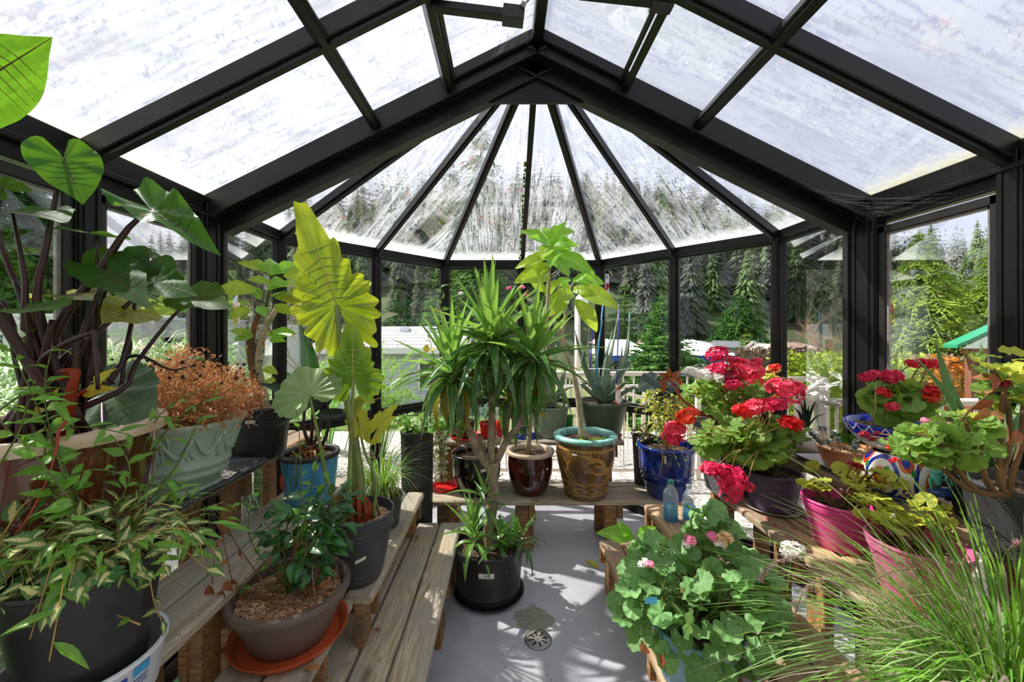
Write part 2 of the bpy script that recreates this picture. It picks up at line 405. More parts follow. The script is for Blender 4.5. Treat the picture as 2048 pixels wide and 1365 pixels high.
    L['bark_p'] = plain('pale_smooth_bark', '#b8aa8c', .7, 0, .25, .2, 18, .5)
    L['bark_d'] = plain('brown_stem', '#7a5c3f', .8, 0, .2, .2, 25, .6)
    L['stem'] = plain('green_brown_stem', '#5f6c32', .6, 0, .3, .2, 18)
    L['stem_r'] = plain('red_stem', '#a8473c', .5, 0, .3, .15, 18)
    L['stem_y'] = plain('tan_stem', '#b89a58', .6, 0, .3, .15, 18)
    L['fl_red'] = leafmat('crimson_petal', '#de1c48', '#f4557a', .5, .3, transcol='#ff4a6a', var=.1)
    L['fl_scarlet'] = leafmat('scarlet_petal', '#dd1f1c', '#f2442c', .5, .3, transcol='#ff4a30', var=.1)
    L['fl_dark'] = leafmat('dark_red_petal', '#8a1024', '#b8203c', .5, .3, var=.1)
    L['fl_pink'] = leafmat('pink_petal', '#e67aa0', '#f6b4cc', .5, .3, var=.1)
    L['fl_white'] = leafmat('white_petal', '#efece6', '#fffdfa', .5, .3, transcol='#fff8ec', var=.05)
    L['fl_cream'] = leafmat('faded_cream_petal', '#d9c08a', '#efe2b8', .6, .3, var=.05)
    return L
M.update(leaves_mats())
# ------------------------------------------------------------------ mesh builder
class MB:
    def __init__(s): s.v = []; s.f = []; s.uv = []; s.mi = []; s.cur = 0
    def vert(s, p, uv=(0.5, 0.5)):
        s.v.append((p[0], p[1], p[2])); s.uv.append(uv); return len(s.v) - 1
    def face(s, *idx): s.f.append(idx); s.mi.append(s.cur)
    def tris(s): return sum(len(f) - 2 for f in s.f)
    def box(s, x0, x1, y0, y1, z0, z1):
        b = len(s.v)
        for z in (z0, z1):
            for x, y in ((x0, y0), (x1, y0), (x1, y1), (x0, y1)): s.vert((x, y, z))
        for q in ((3, 2, 1, 0), (4, 5, 6, 7), (0, 1, 5, 4), (1, 2, 6, 5), (2, 3, 7, 6), (3, 0, 4, 7)): s.face(*[b + i for i in q])
        return s
    def bar(s, p0, p1, w, h, up=(0, 0, 1), ch=0.0, drop=0.0):
        """bar of width w and height h between two points; drop moves it down along its up axis"""
        p0, p1 = V(p0), V(p1); d = (p1 - p0).normalized(); u = V(up)
        sd_ = d.cross(u).normalized(); u = sd_.cross(d).normalized()
        p0 = p0 - u * drop; p1 = p1 - u * drop
        a, b_ = w / 2, h / 2
        if ch > 0: prof = [(-a + ch, -b_), (a - ch, -b_), (a, -b_ + ch), (a, b_ - ch), (a - ch, b_), (-a + ch, b_), (-a, b_ - ch), (-a, -b_ + ch)]
        else: prof = [(-a, -b_), (a, -b_), (a, b_), (-a, b_)]
        n = len(prof); i0 = len(s.v)
        for p in (p0, p1):
            for x, y in prof: s.vert(p + sd_ * x + u * y)
        for i in range(n):
            j = (i + 1) % n; s.face(i0 + i, i0 + j, i0 + n + j, i0 + n + i)
        s.face(*[i0 + i for i in reversed(range(n))]); s.face(*[i0 + n + i for i in range(n)])
        return s
    def tube(s, pts, rad, n=6, cap=True, flat=1.0):
        pts = [V(p) for p in pts]; m = len(pts)
        if not hasattr(rad, '__len__'): rad = [rad] * m
        elif len(rad) != m: rad = [np.interp(i / (m - 1), np.linspace(0, 1, len(rad)), rad) for i in range(m)]
        T = [(pts[min(i + 1, m - 1)] - pts[max(i - 1, 0)]).normalized() for i in range(m)]
        ref = V((0, 0, 1)) if abs(T[0].z) < .9 else V((1, 0, 0))
        a = T[0].cross(ref).normalized(); i0 = len(s.v); L = 0
        for i in range(m):
            a = (a - T[i] * a.dot(T[i])).normalized(); b_ = T[i].cross(a)
            if i: L += (pts[i] - pts[i - 1]).length
            for k in range(n):
                th = 2 * PI * k / n
                s.vert(pts[i] + (a * math.cos(th) + b_ * math.sin(th) * flat) * rad[i], (k / n, L))
        for i in range(m - 1):
            for k in range(n):
                j = (k + 1) % n
                s.face(i0 + i * n + k, i0 + i * n + j, i0 + (i + 1) * n + j, i0 + (i + 1) * n + k)
        if cap:
            s.face(*[i0 + k for k in reversed(range(n))]); s.face(*[i0 + (m - 1) * n + k for k in range(n)])
        return s
    def lathe(s, prof, c=(0, 0, 0), n=40, sx=1.0, sy=1.0, cap0=True, cap1=False, wob=None, ang=0.0):
        i0 = len(s.v); m = len(prof)
        tl = [0]
        for i in range(1, m): tl.append(tl[-1] + math.hypot(prof[i][0] - prof[i-1][0], prof[i][1] - prof[i-1][1]))
        for i, (r, z) in enumerate(prof):
            for k in range(n + 1):
                th = 2 * PI * k / n + ang; rr = r * (wob(th, z) if wob else 1)
                s.vert((c[0] + math.cos(th) * rr * sx, c[1] + math.sin(th) * rr * sy, c[2] + z), (k / n, tl[i] / max(tl[-1], 1e-6)))
        for i in range(m - 1):
            for k in range(n):
                a = i0 + i * (n + 1) + k; s.face(a, a + 1, a + n + 2, a + n + 1)
        if cap0: s.face(*[i0 + k for k in reversed(range(n))])
        if cap1: s.face(*[i0 + (m - 1) * (n + 1) + k for k in range(n)])
        return s
    def grid(s, fn, nu, nv, uvf=None):
        i0 = len(s.v)
        for j in range(nv + 1):
            for i in range(nu + 1):
                u, v = i / nu, j / nv
                s.vert(fn(u, v), uvf(u, v) if uvf else (u, v))
        for j in range(nv):
            for i in range(nu):
                a = i0 + j * (nu + 1) + i; s.face(a, a + 1, a + nu + 2, a + nu + 1)
        return s
    def sphere(s, c, r, nu=10, nv=6, sc=(1, 1, 1)):
        return s.grid(lambda u, v: (c[0] + r * sc[0] * math.sin(PI * v) * math.cos(2 * PI * u), c[1] + r * sc[1] * math.sin(PI * v) * math.sin(2 * PI * u), c[2] - r * sc[2] * math.cos(PI * v)), nu, nv)
    def add(s, o, mat=None):
        i0 = len(s.v)
        for p, uv in zip(o.v, o.uv): s.vert(mat @ V(p) if mat is not None else p, uv)
        for f, k in zip(o.f, o.mi): s.f.append(tuple(i0 + i for i in f)); s.mi.append(k)
        return s
    def mesh(s, name, mats, smooth=True, off=None, auto=None):
        me = bpy.data.meshes.new(name)
        vs = s.v if off is None else [(p[0] - off[0], p[1] - off[1], p[2] - off[2]) for p in s.v]
        me.from_pydata(vs, [], s.f)
        uvl = me.uv_layers.new(name='UVMap')
        li = np.zeros(len(me.loops), dtype=np.int32); me.loops.foreach_get('vertex_index', li)
        uva = np.array(s.uv, dtype=np.float32)[li]; uvl.data.foreach_set('uv', uva.ravel())
        if not isinstance(mats, (list, tuple)): mats = [mats]
        for m_ in mats: me.materials.append(m_)
        me.polygons.foreach_set('material_index', s.mi)
        me.polygons.foreach_set('use_smooth', [smooth] * len(s.f))
        if auto:
            try: me.set_sharp_from_angle(angle=math.radians(auto))
            except Exception: pass
        me.update()
        return me

def link(o, parent=None):
    COL.objects.link(o)
    if parent is not None: o.parent = parent
    return o
def thing(name, label, cat, loc, group=None):
    o = bpy.data.objects.new(name, None); o.empty_display_size = .05
    o.location = loc; o['label'] = label; o['category'] = cat
    if group: o['group'] = group
    return link(o)
def setting(name, loc=(0, 0, 0)):
    o = bpy.data.objects.new(name, None); o.empty_display_size = .05
    o.location = loc; o['kind'] = 'structure'
    return link(o)
def wloc(o):
    v = V(o.location)
    while o.parent: o = o.parent; v += V(o.location)
    return v
def part(name, mb, mat, parent, smooth=True, auto=None, label=None, stuff=False):
    """world-space geometry becomes one mesh object under its thing"""
    off = wloc(parent) if parent is not None else None
    o = bpy.data.objects.new(name, mb.mesh(name, mat, smooth, off, auto))
    if label: o['label'] = label
    if stuff: o['kind'] = 'stuff'
    return link(o, parent)
def solo(name, mb, mat, label, cat, group=None, smooth=True, auto=None, stuff=False):
    """a thing that is one mesh, origin at its base centre"""
    a = np.array(mb.v); c = V(((a[:, 0].min() + a[:, 0].max()) / 2, (a[:, 1].min() + a[:, 1].max()) / 2, a[:, 2].min()))
    o = bpy.data.objects.new(name, mb.mesh(name, mat, smooth, c, auto)); o.location = c
    o['label'] = label; o['category'] = cat
    if group: o['group'] = group
    if stuff: o['kind'] = 'stuff'
    return link(o)
def frame(pos, dirv, nrm, scale=1.0):
    """local +Y along dirv, +Z towards nrm"""
    y = V(dirv).normalized(); z = V(nrm); z = (z - y * z.dot(y))
    if z.length < 1e-4: z = V((0, 0, 1)).cross(y).cross(y) * -1 if abs(y.z) < .9 else V((1, 0, 0))
    z = (z - y * z.dot(y)).normalized(); x = y.cross(z)
    m_ = Matrix(((x.x, y.x, z.x), (x.y, y.y, z.y), (x.z, y.z, z.z))).to_4x4()
    sc = Matrix.Diagonal((*(scale if hasattr(scale, '__len__') else (scale,) * 3), 1))
    return Matrix.Translation(pos) @ m_ @ sc
def inst(name, me, parent, mat, label=None):
    o = bpy.data.objects.new(name, me)
    o.matrix_local = Matrix.Translation(-wloc(parent)) @ mat
    if label: o['label'] = label
    o.parent = parent; COL.objects.link(o)
    return o
def bez(pts, n=12):
    """smooth curve through points"""
    pts = [V(p) for p in pts]
    if len(pts) == 2: return [pts[0].lerp(pts[1], i / n) for i in range(n + 1)]
    q = [pts[0] * 2 - pts[1]] + pts + [pts[-1] * 2 - pts[-2]]; out = []
    seg = len(pts) - 1; k = max(2, n // seg)
    for i in range(seg):
        a, b_, c, d = q[i:i+4]
        for j in range(k):
            t = j / k
            out.append(.5 * ((2 * b_) + (c - a) * t + (2 * a - 5 * b_ + 4 * c - d) * t * t + (3 * b_ - a - 3 * c + d) * t ** 3))
    out.append(pts[-1]); return out
def rv(a=1.0, r=rnd): return V((r.uniform(-a, a), r.uniform(-a, a), r.uniform(-a, a)))

# ------------------------------------------------------------------ leaf shapes (unit length along +Y)
def blade(w=.3, pk=.5, tip=1.0, nu=4, nv=7, fold=.15, droop=.25, wave=0.0, tw=0.0, seed=0, base=.06, L=1.0):
    """simple leaf: half width w at pk"""
    r = random.Random(seed); mb = MB(); ph = r.random() * 6
    def f(u, v):
        x = u * 2 - 1
        a = (v / pk) if v < pk else (1 - (v - pk) / (1 - pk))
        hw = w * (max(a, 0) ** (.62 if v < pk else .8 * tip)) + (base * w if v < pk else 0) * (1 - v)
        ang = droop * v * 1.6
        y = L * (math.sin(ang) / (droop * 1.6) if droop else v); z = -L * ((1 - math.cos(ang)) / (droop * 1.6) if droop else 0)
        zz = fold * abs(x) * hw * 1.4 + wave * math.sin(v * 16 + ph + (0 if x > 0 else 1.5)) * abs(x) * w
        t_ = tw * v; xx = x * hw
        return (xx * math.cos(t_) - zz * math.sin(t_), y, z + xx * math.sin(t_) + zz * math.cos(t_))
    mb.grid(f, nu, nv, lambda u, v: (u * 2 - 1, v))
    return mb
def radial_leaf(outline, rings=4, n=48, ripple=0.0, rk=9, cup=0.0, droop=0.0, fold=0.0, scal=0.0, sk=14, veins=5, vr=.006, notch=True, pucker=0.0, seed=1, bend=0.0):
    """leaf around its stalk at the origin; outline = half outline from the tip to the notch"""
    r_ = random.Random(seed); ph = r_.random() * 6
    pts = bez([V((x, y, 0)) for x, y in outline], 36)
    th = np.array([math.atan2(p.x, p.y) for p in pts]); rr = np.array([math.hypot(p.x, p.y) for p in pts])
    o = np.argsort(th); th = th[o]; rr = rr[o]; tmax = th[-1]
    def R(t):
        a = abs(t); q = float(np.interp(a, th, rr))
        s_ = abs(math.sin(sk * a / 2 + .4)) if scal else 0
        return q * (1 - scal + scal * s_) * ((1 + .5 * scal * math.sin(4.3 * t + ph) + .35 * scal * math.sin(9.1 * t + 2 * ph)) if scal > .1 else 1)
    Lm = max(p.y for p in pts)
    def Z(x, y):
        t = math.atan2(x, y); rad = math.hypot(x, y); s_ = min(rad / max(R(t), 1e-5), 1.05)
        z = ripple * s_ ** 2 * (math.sin(rk * t + ph) + (.7 * s_ * math.sin(2.3 * rk * t + 2 * ph) if scal > .1 else 0)) + cup * rad * rad + fold * abs(x) - droop * (y / Lm) * abs(y / Lm) * Lm
        z += pucker * s_ * (1 - .3 * s_) * -abs(math.sin(rk * t))
        z += bend * x * abs(x)
        return z
    mb = MB(); c = mb.vert((0, 0, 0), (0, 0)); ids = []
    angs = [-tmax + 2 * tmax * i / n for i in range(n + 1)]
    for j in range(1, rings + 1):
        s_ = j / rings; row = []
        for t in angs:
            rad = R(t) * s_; x, y = math.sin(t) * rad, math.cos(t) * rad
            row.append(mb.vert((x, y, Z(x, y)), (t / PI, s_)))
        ids.append(row)
    for i in range(n): mb.face(c, ids[0][i + 1], ids[0][i])
    for j in range(rings - 1):
        for i in range(n): mb.face(ids[j][i], ids[j][i + 1], ids[j + 1][i + 1], ids[j + 1][i])
    if veins:
        mb.cur = 1
        def line(p0, p1, ra, rb, k=7):
            pt = []
            for i in range(k + 1):
                t = i / k; x = p0[0] + (p1[0] - p0[0]) * t; y = p0[1] + (p1[1] - p0[1]) * t
                pt.append((x, y, Z(x, y) - ra * .2))
            mb.tube(pt, [ra, rb], 4, cap=False)
        tipR = R(0) * .97
        line((0, 0), (0, tipR), vr, vr * .3, 9)
        for k in range(veins):
            y0 = tipR * .72 * k / veins * .9
            for sg in (-1, 1):
                t = sg * (tmax * .88 - (tmax * .88 - .18) * (k + .0) / max(1, veins - .5)) if k == 0 else sg * (1.75 - 1.6 * (k / veins))
                rad = R(t) * .93
                line((0, y0), (math.sin(t) * rad, math.cos(t) * rad), vr * .62, vr * .2, 6)
        mb.cur = 0
    return mb
HEART = [(0, 1.0), (.10, .86), (.30, .60), (.47, .30), (.52, .02), (.47, -.24), (.34, -.42), (.20, -.44), (.09, -.32), (.03, -.12)]
ARROW = [(0, 1.0), (.09, .80), (.22, .55), (.33, .28), (.37, .0), (.36, -.22), (.33, -.42), (.22, -.52), (.12, -.40), (.03, -.10)]
KIDNEY = [(0, .88), (.32, .86), (.66, .66), (.88, .30), (.92, -.08), (.78, -.46), (.48, -.70), (.20, -.62), (.05, -.16)]
def meshes(prefix, gens, mats, smooth=True):
    return [g.mesh(prefix, mats, smooth) for g in gens]

def LM(kind, mat, mat2=None):
    key = (kind, mat, mat2)
    if key in LM.c: return LM.c[key]
    m1 = M[mat]; m2 = M[mat2] if mat2 else m1; g = []
    if kind == 'oval': g = [blade(.17, .48, 1, 4, 6, .2, d, .05, seed=i) for i, d in enumerate((.2, .45, .8))]
    elif kind == 'narrow': g = [blade(.12, .4, 1.1, 4, 6, .25, d, .05, seed=i) for i, d in enumerate((.2, .5, .9))]
    elif kind == 'ovate': g = [blade(.27, .36, 1.1, 4, 6, .2, d, .08, seed=i) for i, d in enumerate((.2, .5, .8))]
    elif kind == 'round': g = [blade(.36, .5, .75, 4, 5, .15, d, .05, seed=i, base=.3) for i, d in enumerate((.2, .4))]
    elif kind == 'plum': g = [blade(.165, .50, .95, 6, 10, .22, d, .06, seed=i, base=.1) for i, d in enumerate((.15, .45, .85))]
    elif kind == 'strap': g = [blade(w, .42, .9, 4, 10, .45, d, 0, t, seed=i, base=.55) for i, (w, d, t) in enumerate(((.05, .08, .1), (.05, .25, -.1), (.052, .6, .2), (.055, 1.1, -.2), (.055, 1.6, .1)))]
    elif kind == 'gera': g = [radial_leaf(KIDNEY, 3, 36, .10, 7, cu, 0, 0, .085, 13, 3, .012, seed=i) for i, cu in enumerate((.12, -.12, .25))]
    elif kind == 'heart': g = [radial_leaf(HEART, 3, 26, .03, 5, 0, d, .1, 0, 1, 0, seed=i) for i, d in enumerate((.1, .3))]
    elif kind == 'jade': g = [MB().sphere((0, .5, 0), .5, 8, 6, (.55, 1, .22))]
    elif kind == 'finger': g = [MB().tube([(0, 0, 0), (0, .4, .02), (0, .8, .08), (0, 1, .12)], [.09, .15, .17, .09], 7)]
    LM.c[key] = meshes('leaf', g, [m1, m2])
    return LM.c[key]
LM.c = {}
# ------------------------------------------------------------------ greenhouse shell
XL, XR, XM = -1.46, 1.77, 0.155
ZE, ZR, YG, YB = 2.15, 2.96, 1.95, -0.95
A_ = V((XL, 2.587, ZE)); C_ = V((-.548, 3.624, ZE)); D_ = V((.861, 3.624, ZE)); F_ = V((XR, 2.587, ZE))
B_ = (A_ + C_) / 2; E_ = (D_ + F_) / 2; MD = (C_ + D_) / 2
APEX = V((XM, YG + .02, ZR - .035))
def roofz(x): return ZR - .5 * abs(x - XM)

def concrete(name, a, b, c, rough=.75, painted=False):
    t = NT(name); v = t.coord('Object')
    n1 = t.noise(v, 1.3, 6, .6); n2 = t.noise(v, 9, 5, .6)
    col = t.ramp(t.math('ADD', t.math('MULTIPLY', n1, .6), t.math('MULTIPLY', n2, .4)), [(.3, lin(a)), (.5, lin(b)), (.72, lin(c))])
    if painted:
        st = t.noise(v, 3.2, 5, .7, .6)
        col = t.mix(t.mr(st, .66, .76, 0, .45), col, lin('#7c7466'))
        sp = t.n('ShaderNodeTexVoronoi', {'Vector': v, 'Scale': 60.0}).outputs
        pick = t.n('ShaderNodeSeparateXYZ', {0: sp['Color']}).outputs[0]
        dm = t.noise(v, 1.7, 3)
        col = t.mix(t.math('MULTIPLY', t.math('MULTIPLY', t.math('LESS_THAN', sp['Distance'], .22), t.math('GREATER_THAN', pick, .86)), t.mr(dm, .42, .6)), col, lin('#4a4038'))
        # old patch of bare concrete in front of the drain
        pv = t.n('ShaderNodeVectorMath', {0: v, 1: (-.155, -2.09, 0)}, operation='ADD').outputs[0]
        ps = t.n('ShaderNodeMapping', {'Vector': pv, 'Scale': (1, 1.0, 0)}).outputs[0]
        ln = t.n('ShaderNodeVectorMath', {0: ps}, operation='LENGTH').outputs[1]
        e = t.math('ADD', ln, t.math('MULTIPLY', t.math('SUBTRACT', t.noise(v, 9, 4, .6), .5), .17))
        col = t.mix(t.mr(e, .10, .112, .9, 0), col, t.ramp(t.noise(v, 40, 3), [(.3, lin('#7b7a6c')), (.7, lin('#9b998a'))]))
        nm = t.bump(t.noise(v, 30, 3), .12, .002)
        return t.surf(t.pbr(col, t.mr(n2, .3, .7, .34, .55), 0, .5, nm))
    vo = t.n('ShaderNodeTexVoronoi', {'Vector': v, 'Scale': 48.0}).outputs
    col = t.mix(.75, col, t.ramp(t.n('ShaderNodeSeparateXYZ', {0: vo['Color']}).outputs[0], [(.1, lin('#6a6660')), (.5, lin('#a8a29a')), (.9, lin('#dcd6cc'))]))
    return t.surf(t.pbr(col, .8, 0, .3, t.bump(vo['Distance'], .5, .006)))
M['floor'] = concrete('painted_concrete', '#a3a4ac', '#b4b5bd', '#c3c4ca', painted=True)
M['aggregate'] = concrete('exposed_aggregate', '#908b84', '#a7a199', '#b9b3aa')

mb = MB()
poly = [(XL - .02, YB), (XR + .02, YB), (XR + .02, 2.6), (.88, 3.64), (-.56, 3.64), (XL - .02, 2.6)]
k = len(poly)
for z in (-.12, 0):
    for x, y in poly: mb.vert((x, y, z))
mb.face(*range(k, 2 * k)); mb.face(*reversed(range(k)))
for i in range(k):
    j = (i + 1) % k; mb.face(i, j, k + j, k + i)
o = part('floor', mb, M['floor'], None, False); o['kind'] = 'structure'

ceil = setting('ceiling', (XM, 1.3, ZE))
def pane(poly3, eave0, eave1, mat, parent, name='pane', th=.006):
    """glass slab; uv in metres, v = distance up from the eave line"""
    e = (V(eave1) - V(eave0)).normalized(); P3 = [V(p) for p in poly3]
    n = (P3[1] - P3[0]).cross(P3[2] - P3[0]).normalized()
    up = n.cross(e).normalized()
    if (P3[2] - V(eave0)).dot(up) < 0: up = -up
    if n.z < 0: n = -n
    m_ = MB(); k = len(P3)
    for off in (0, th):
        for p in P3:
            q = p - V(eave0); m_.vert(p + n * off, (q.dot(e), q.dot(up)))
    m_.face(*range(k, 2 * k)); m_.face(*reversed(range(k)))
    for i in range(k):
        j = (i + 1) % k; m_.face(i, j, k + j, k + i)
    return part(name, m_, mat, parent, False)
def bars(name, parent, p0, p1, w, h, up=(0, 0, 1), drop=0.0, mat='frame', lip=None):
    m_ = MB(); m_.bar(p0, p1, w, h, up, .004, drop)
    if lip: m_.bar(p0, p1, w * lip[0], lip[1], up, .002, drop + h / 2 + lip[1] / 2)
    return part(name, m_, M[mat], parent, False)

nl = V((-.5, 0, 1)).normalized(); nr = V((.5, 0, 1)).normalized()
ytop = [YB, -.37, .21, .79, 1.38, YG]
# rafters
for y in ytop[1:-1]:
    bars('rafter', ceil, (XL, y, ZE), (XM, y, ZR), .052, .07, nl, .035, lip=(.5, .018))
    bars('rafter', ceil, (XR, y, ZE), (XM, y, ZR), .052, .07, nr, .035, lip=(.5, .018))
for s, x0, nn in ((-1, XL, nl), (1, XR, nr)):
    m_ = MB()
    m_.bar((x0, YG, ZE), (XM, YG, ZR), .06, .10, nn, .004, .045)
    m_.bar((x0 , YG + .015, ZE), (XM, YG + .015, ZR), .11, .018, nn, .003, .10)
    m_.bar((x0, YG + .045, ZE), (XM, YG + .045, ZR), .035, .075, nn, .003, .135)
    m_.bar((x0, YG + .045, ZE), (XM, YG + .045, ZR), .07, .012, nn, .003, .178)
    part('rafter', m_, M['frame'], ceil, False)
m_ = MB()                                                             # gusset plate under the gable
for y in (YG + .03, YG + .042):
    for x, z in ((XM, 2.80), (XM + .29, 2.635), (XM - .29, 2.635)): m_.vert((x, y, z))
m_.face(0, 2, 1); m_.face(3, 4, 5); m_.face(0, 1, 4, 3); m_.face(1, 2, 5, 4); m_.face(2, 0, 3, 5)
part('gusset_plate', m_, M['frame'], ceil, False)
# ridge and purlins
bars('ridge_beam', ceil, (XM, YB, ZR), (XM, YG, ZR), .05, .10, (0, 0, 1), .03)
for x in (-.6525, .9625):
    bars('purlin', ceil, (x, YB, roofz(x)), (x, YG, roofz(x)), .05, .055, nl if x < XM else nr, .05, lip=(.5, .012))
for x, sg in ((XM - .455, -1), (XM + .455, 1)):
    nn = nl if sg < 0 else nr
    bars('vent_frame', ceil, (x, YB, roofz(x)), (x, YG - .02, roofz(x)), .034, .075, nn, .045)
    x2 = x - sg * .032
    bars('vent_frame', ceil, (x2, YB, roofz(x2) + .0), (x2, YG - .05, roofz(x2)), .022, .05, nn, .035, 'frame_grey')
    x3 = XM + sg * .03
    bars('vent_frame', ceil, (x, YG - .045, roofz(x)), (x3, YG - .045, roofz(x3)), .028, .05, nn, .03)
# eave beams with gutter lip
for x, sg in ((XL, -1), (XR, 1)):
    m_ = MB()
    m_.bar((x, YB, ZE - .035), (x, YG + .05, ZE - .035), .07, .075, ch=.004)
    m_.bar((x + sg * .01, YB, ZE - .105), (x + sg * .01, YG + .05, ZE - .105), .05, .07, ch=.004)
    m_.bar((x - sg * .035, YB, ZE - .082), (x - sg * .035, YG + .05, ZE - .082), .022, .02, ch=.003)
    part('eave_beam', m_, M['frame'], ceil, False)
# roof panes of the main roof
for i in range(len(ytop) - 1):
    y0, y1 = ytop[i] + .0, ytop[i + 1]
    for cut in ([XL, -.6525], [-.6525, XM - .455], [XM - .455, XM - .01]):
        a, b = cut
        pane([(a, y0, roofz(a)), (b, y0, roofz(b)), (b, y1, roofz(b)), (a, y1, roofz(a))], (XL, y0, ZE), (XL, y1, ZE), M['glass_roof'], ceil)
    for cut in ([XR, .9625], [.9625, XM + .455], [XM + .455, XM + .01]):
        a, b = cut
        pane([(a, y0, roofz(a)), (a, y1, roofz(a)), (b, y1, roofz(b)), (b, y0, roofz(b))], (XR, y0, ZE), (XR, y1, ZE), M['glass_roof'], ceil)
# bay roof
S0 = V((XL, YG + .04, ZE)); S1 = V((XR, YG + .04, ZE))
rim = [S0, A_, B_, C_, MD, D_, E_, F_, S1]
for i in range(len(rim) - 1):
    pane([rim[i], rim[i + 1], APEX], rim[i], rim[i + 1], M['glass_bay'], ceil)
for p in rim[1:-1]:
    w = .034 if p in (B_, MD, E_) else .046
    d = (APEX - p).normalized()
    m_ = MB(); m_.bar(p, APEX - d * .06, w, .05, (0, 0, 1), .003, .03); m_.bar(p, APEX - d * .06, w * .45, .02, (0, 0, 1), .002, .06)
    part('hip_bar', m_, M['frame'], ceil, False)
for a, b in ((S0, A_), (A_, C_), (C_, D_), (D_, F_), (F_, S1)):
    bars('eave_beam', ceil, a - V((0, 0, .03)), b - V((0, 0, .03)), .06, .062)
m_ = MB()
for p in rim[1:-1]:
    c = V((XM, 2.4, ZE)); q = p + (c - p).normalized() * .04
    for dz in (.0, .022):
        for dx in (-.012, .012): m_.sphere((q.x + dx, q.y, ZE - .04 - dz), .005, 6, 4)
for x in (XL + .06, XR - .06):
    for dy in (0, .03): m_.sphere((x, YG - .012, ZE - .03 - dy), .008, 6, 4)
part('bolt', m_, M['bolt'], ceil, stuff=True)
# moss tufts beside the middle hip bar
m_ = MB(); r = random.Random(3)
for i in range(46):
    t = r.uniform(.02, .62); p = MD.lerp(APEX, t) + V((-.024 + r.uniform(-.006, .004), 0, -.015))
    m_.sphere(p, r.uniform(.004, .010), 6, 4, (1, 1, 1.4))
part('moss', m_, M['moss'], ceil, stuff=True)
# vent openers
def opener(p0, p1, label):
    t = thing('vent_opener', label, 'window opener', (V(p0) + V(p1)) / 2)
    d = (V(p1) - V(p0)).normalized()
    part('motor_arm', MB().bar(p0, p1, .035, .03, ch=.004), M['frame'], t, False)
    part('housing', MB().bar(V(p1) - d * .07, V(p1) + d * .005, .05, .055, ch=.006), M['frame_grey'], t, False)
    part('bolt', MB().sphere(V(p1) + V((0, -.03, .02)), .011, 8, 5), M['steel'], t)
    part('push_rod', MB().tube([V(p1) - d * .03, V(p1) + V((.03 if d.x > 0 else -.03, 0, .07))], .004, 6), M['steel'], t)
    part('bracket', MB().bar(V(p1) + V((0, 0, .0)), V(p1) + V((0, 0, .12)), .03, .02), M['frame'], t, False)
    part('bracket', MB().bar(V(p0), V(p0) + V((0, 0, .10)), .03, .02), M['frame'], t, False)
opener(P(866, 12, 1.42), P(1045, 34, 1.42), 'black motor arm hanging under the left roof vent near the ridge')
opener(P(1160, -14, 1.42), P(1342, 6, 1.42), 'black motor arm at the top under the right roof vent')

# walls: posts, sill, mid rail, header
def wallrun(name, a, b, posts, mull=()):
    w = setting(name, ((a.x + b.x) / 2, (a.y + b.y) / 2, 0))
    d = (b - a); L = d.length; d = d.normalized()
    for z, h, th, nm in ((.04, .08, .07, 'sill_beam'), (.86, .045, .05, 'mid_rail')):
        m_ = MB(); m_.bar(V((a.x, a.y, z)), V((b.x, b.y, z)), th, h, ch=.004); part(nm, m_, M['frame'], w, False)
    return w
wl = wallrun('wall_left', V((XL, YB, 0)), V((XL, A_.y, 0)), ())
wr = wallrun('wall_right', V((XR, YB, 0)), V((XR, F_.y, 0)), ())
wbl = wallrun('wall_bay_left', V((A_.x, A_.y, 0)), V((C_.x, C_.y, 0)), ())
wbm = wallrun('wall_bay', V((C_.x, C_.y, 0)), V((D_.x, D_.y, 0)), ())
wbr = wallrun('wall_bay_right', V((D_.x, D_.y, 0)), V((F_.x, F_.y, 0)), ())
def post(par, x, y, wx, wy, ang=0.0, mat='frame', z1=ZE - .03, ribs=True):
    c = V((x, y, 0)); ax = V((math.cos(ang), math.sin(ang), 0)); ay = V((-math.sin(ang), math.cos(ang), 0))
    m_ = MB(); m_.bar(V((x, y, 0)), V((x, y, z1)), wx, wy, ay, .004)
    if ribs:
        for k_ in (-1, 1):
            for j in (-.28, .28):
                q = c + ax * (k_ * wx / 2) + ay * (j * wy)
                m_.bar(q, q + V((0, 0, z1)), .012, .014, ay, .002)
                q = c + ay * (k_ * wy / 2) + ax * (j * wx)
                m_.bar(q, q + V((0, 0, z1)), .012, .010, ay, .002)
    return part('post', m_, M[mat], par, False)
for par, x, s in ((wl, XL, -1), (wr, XR, 1)):
    for y in ytop[1:-1]: post(par, x, y, .07, .075)
    post(par, x, YG + .0, .07, .13)
    post(par, x - s * .012, YG + .075, .075, .028, 0, 'frame_grey', ZE - .03, False)
angA = math.atan2(C_.y - A_.y, C_.x - A_.x)
post(wl, A_.x, A_.y, .07, .07, angA / 2 + .2); post(wr, F_.x, F_.y, .07, .07, -angA / 2)
post(wbm, C_.x, C_.y, .07, .07, angA / 2); post(wbm, D_.x, D_.y, .07, .07, -angA / 2)
for p, a, par in ((B_, angA, wbl), (E_, -angA, wbr), (MD, 0, wbm)): post(par, p.x, p.y, .042, .06, a)

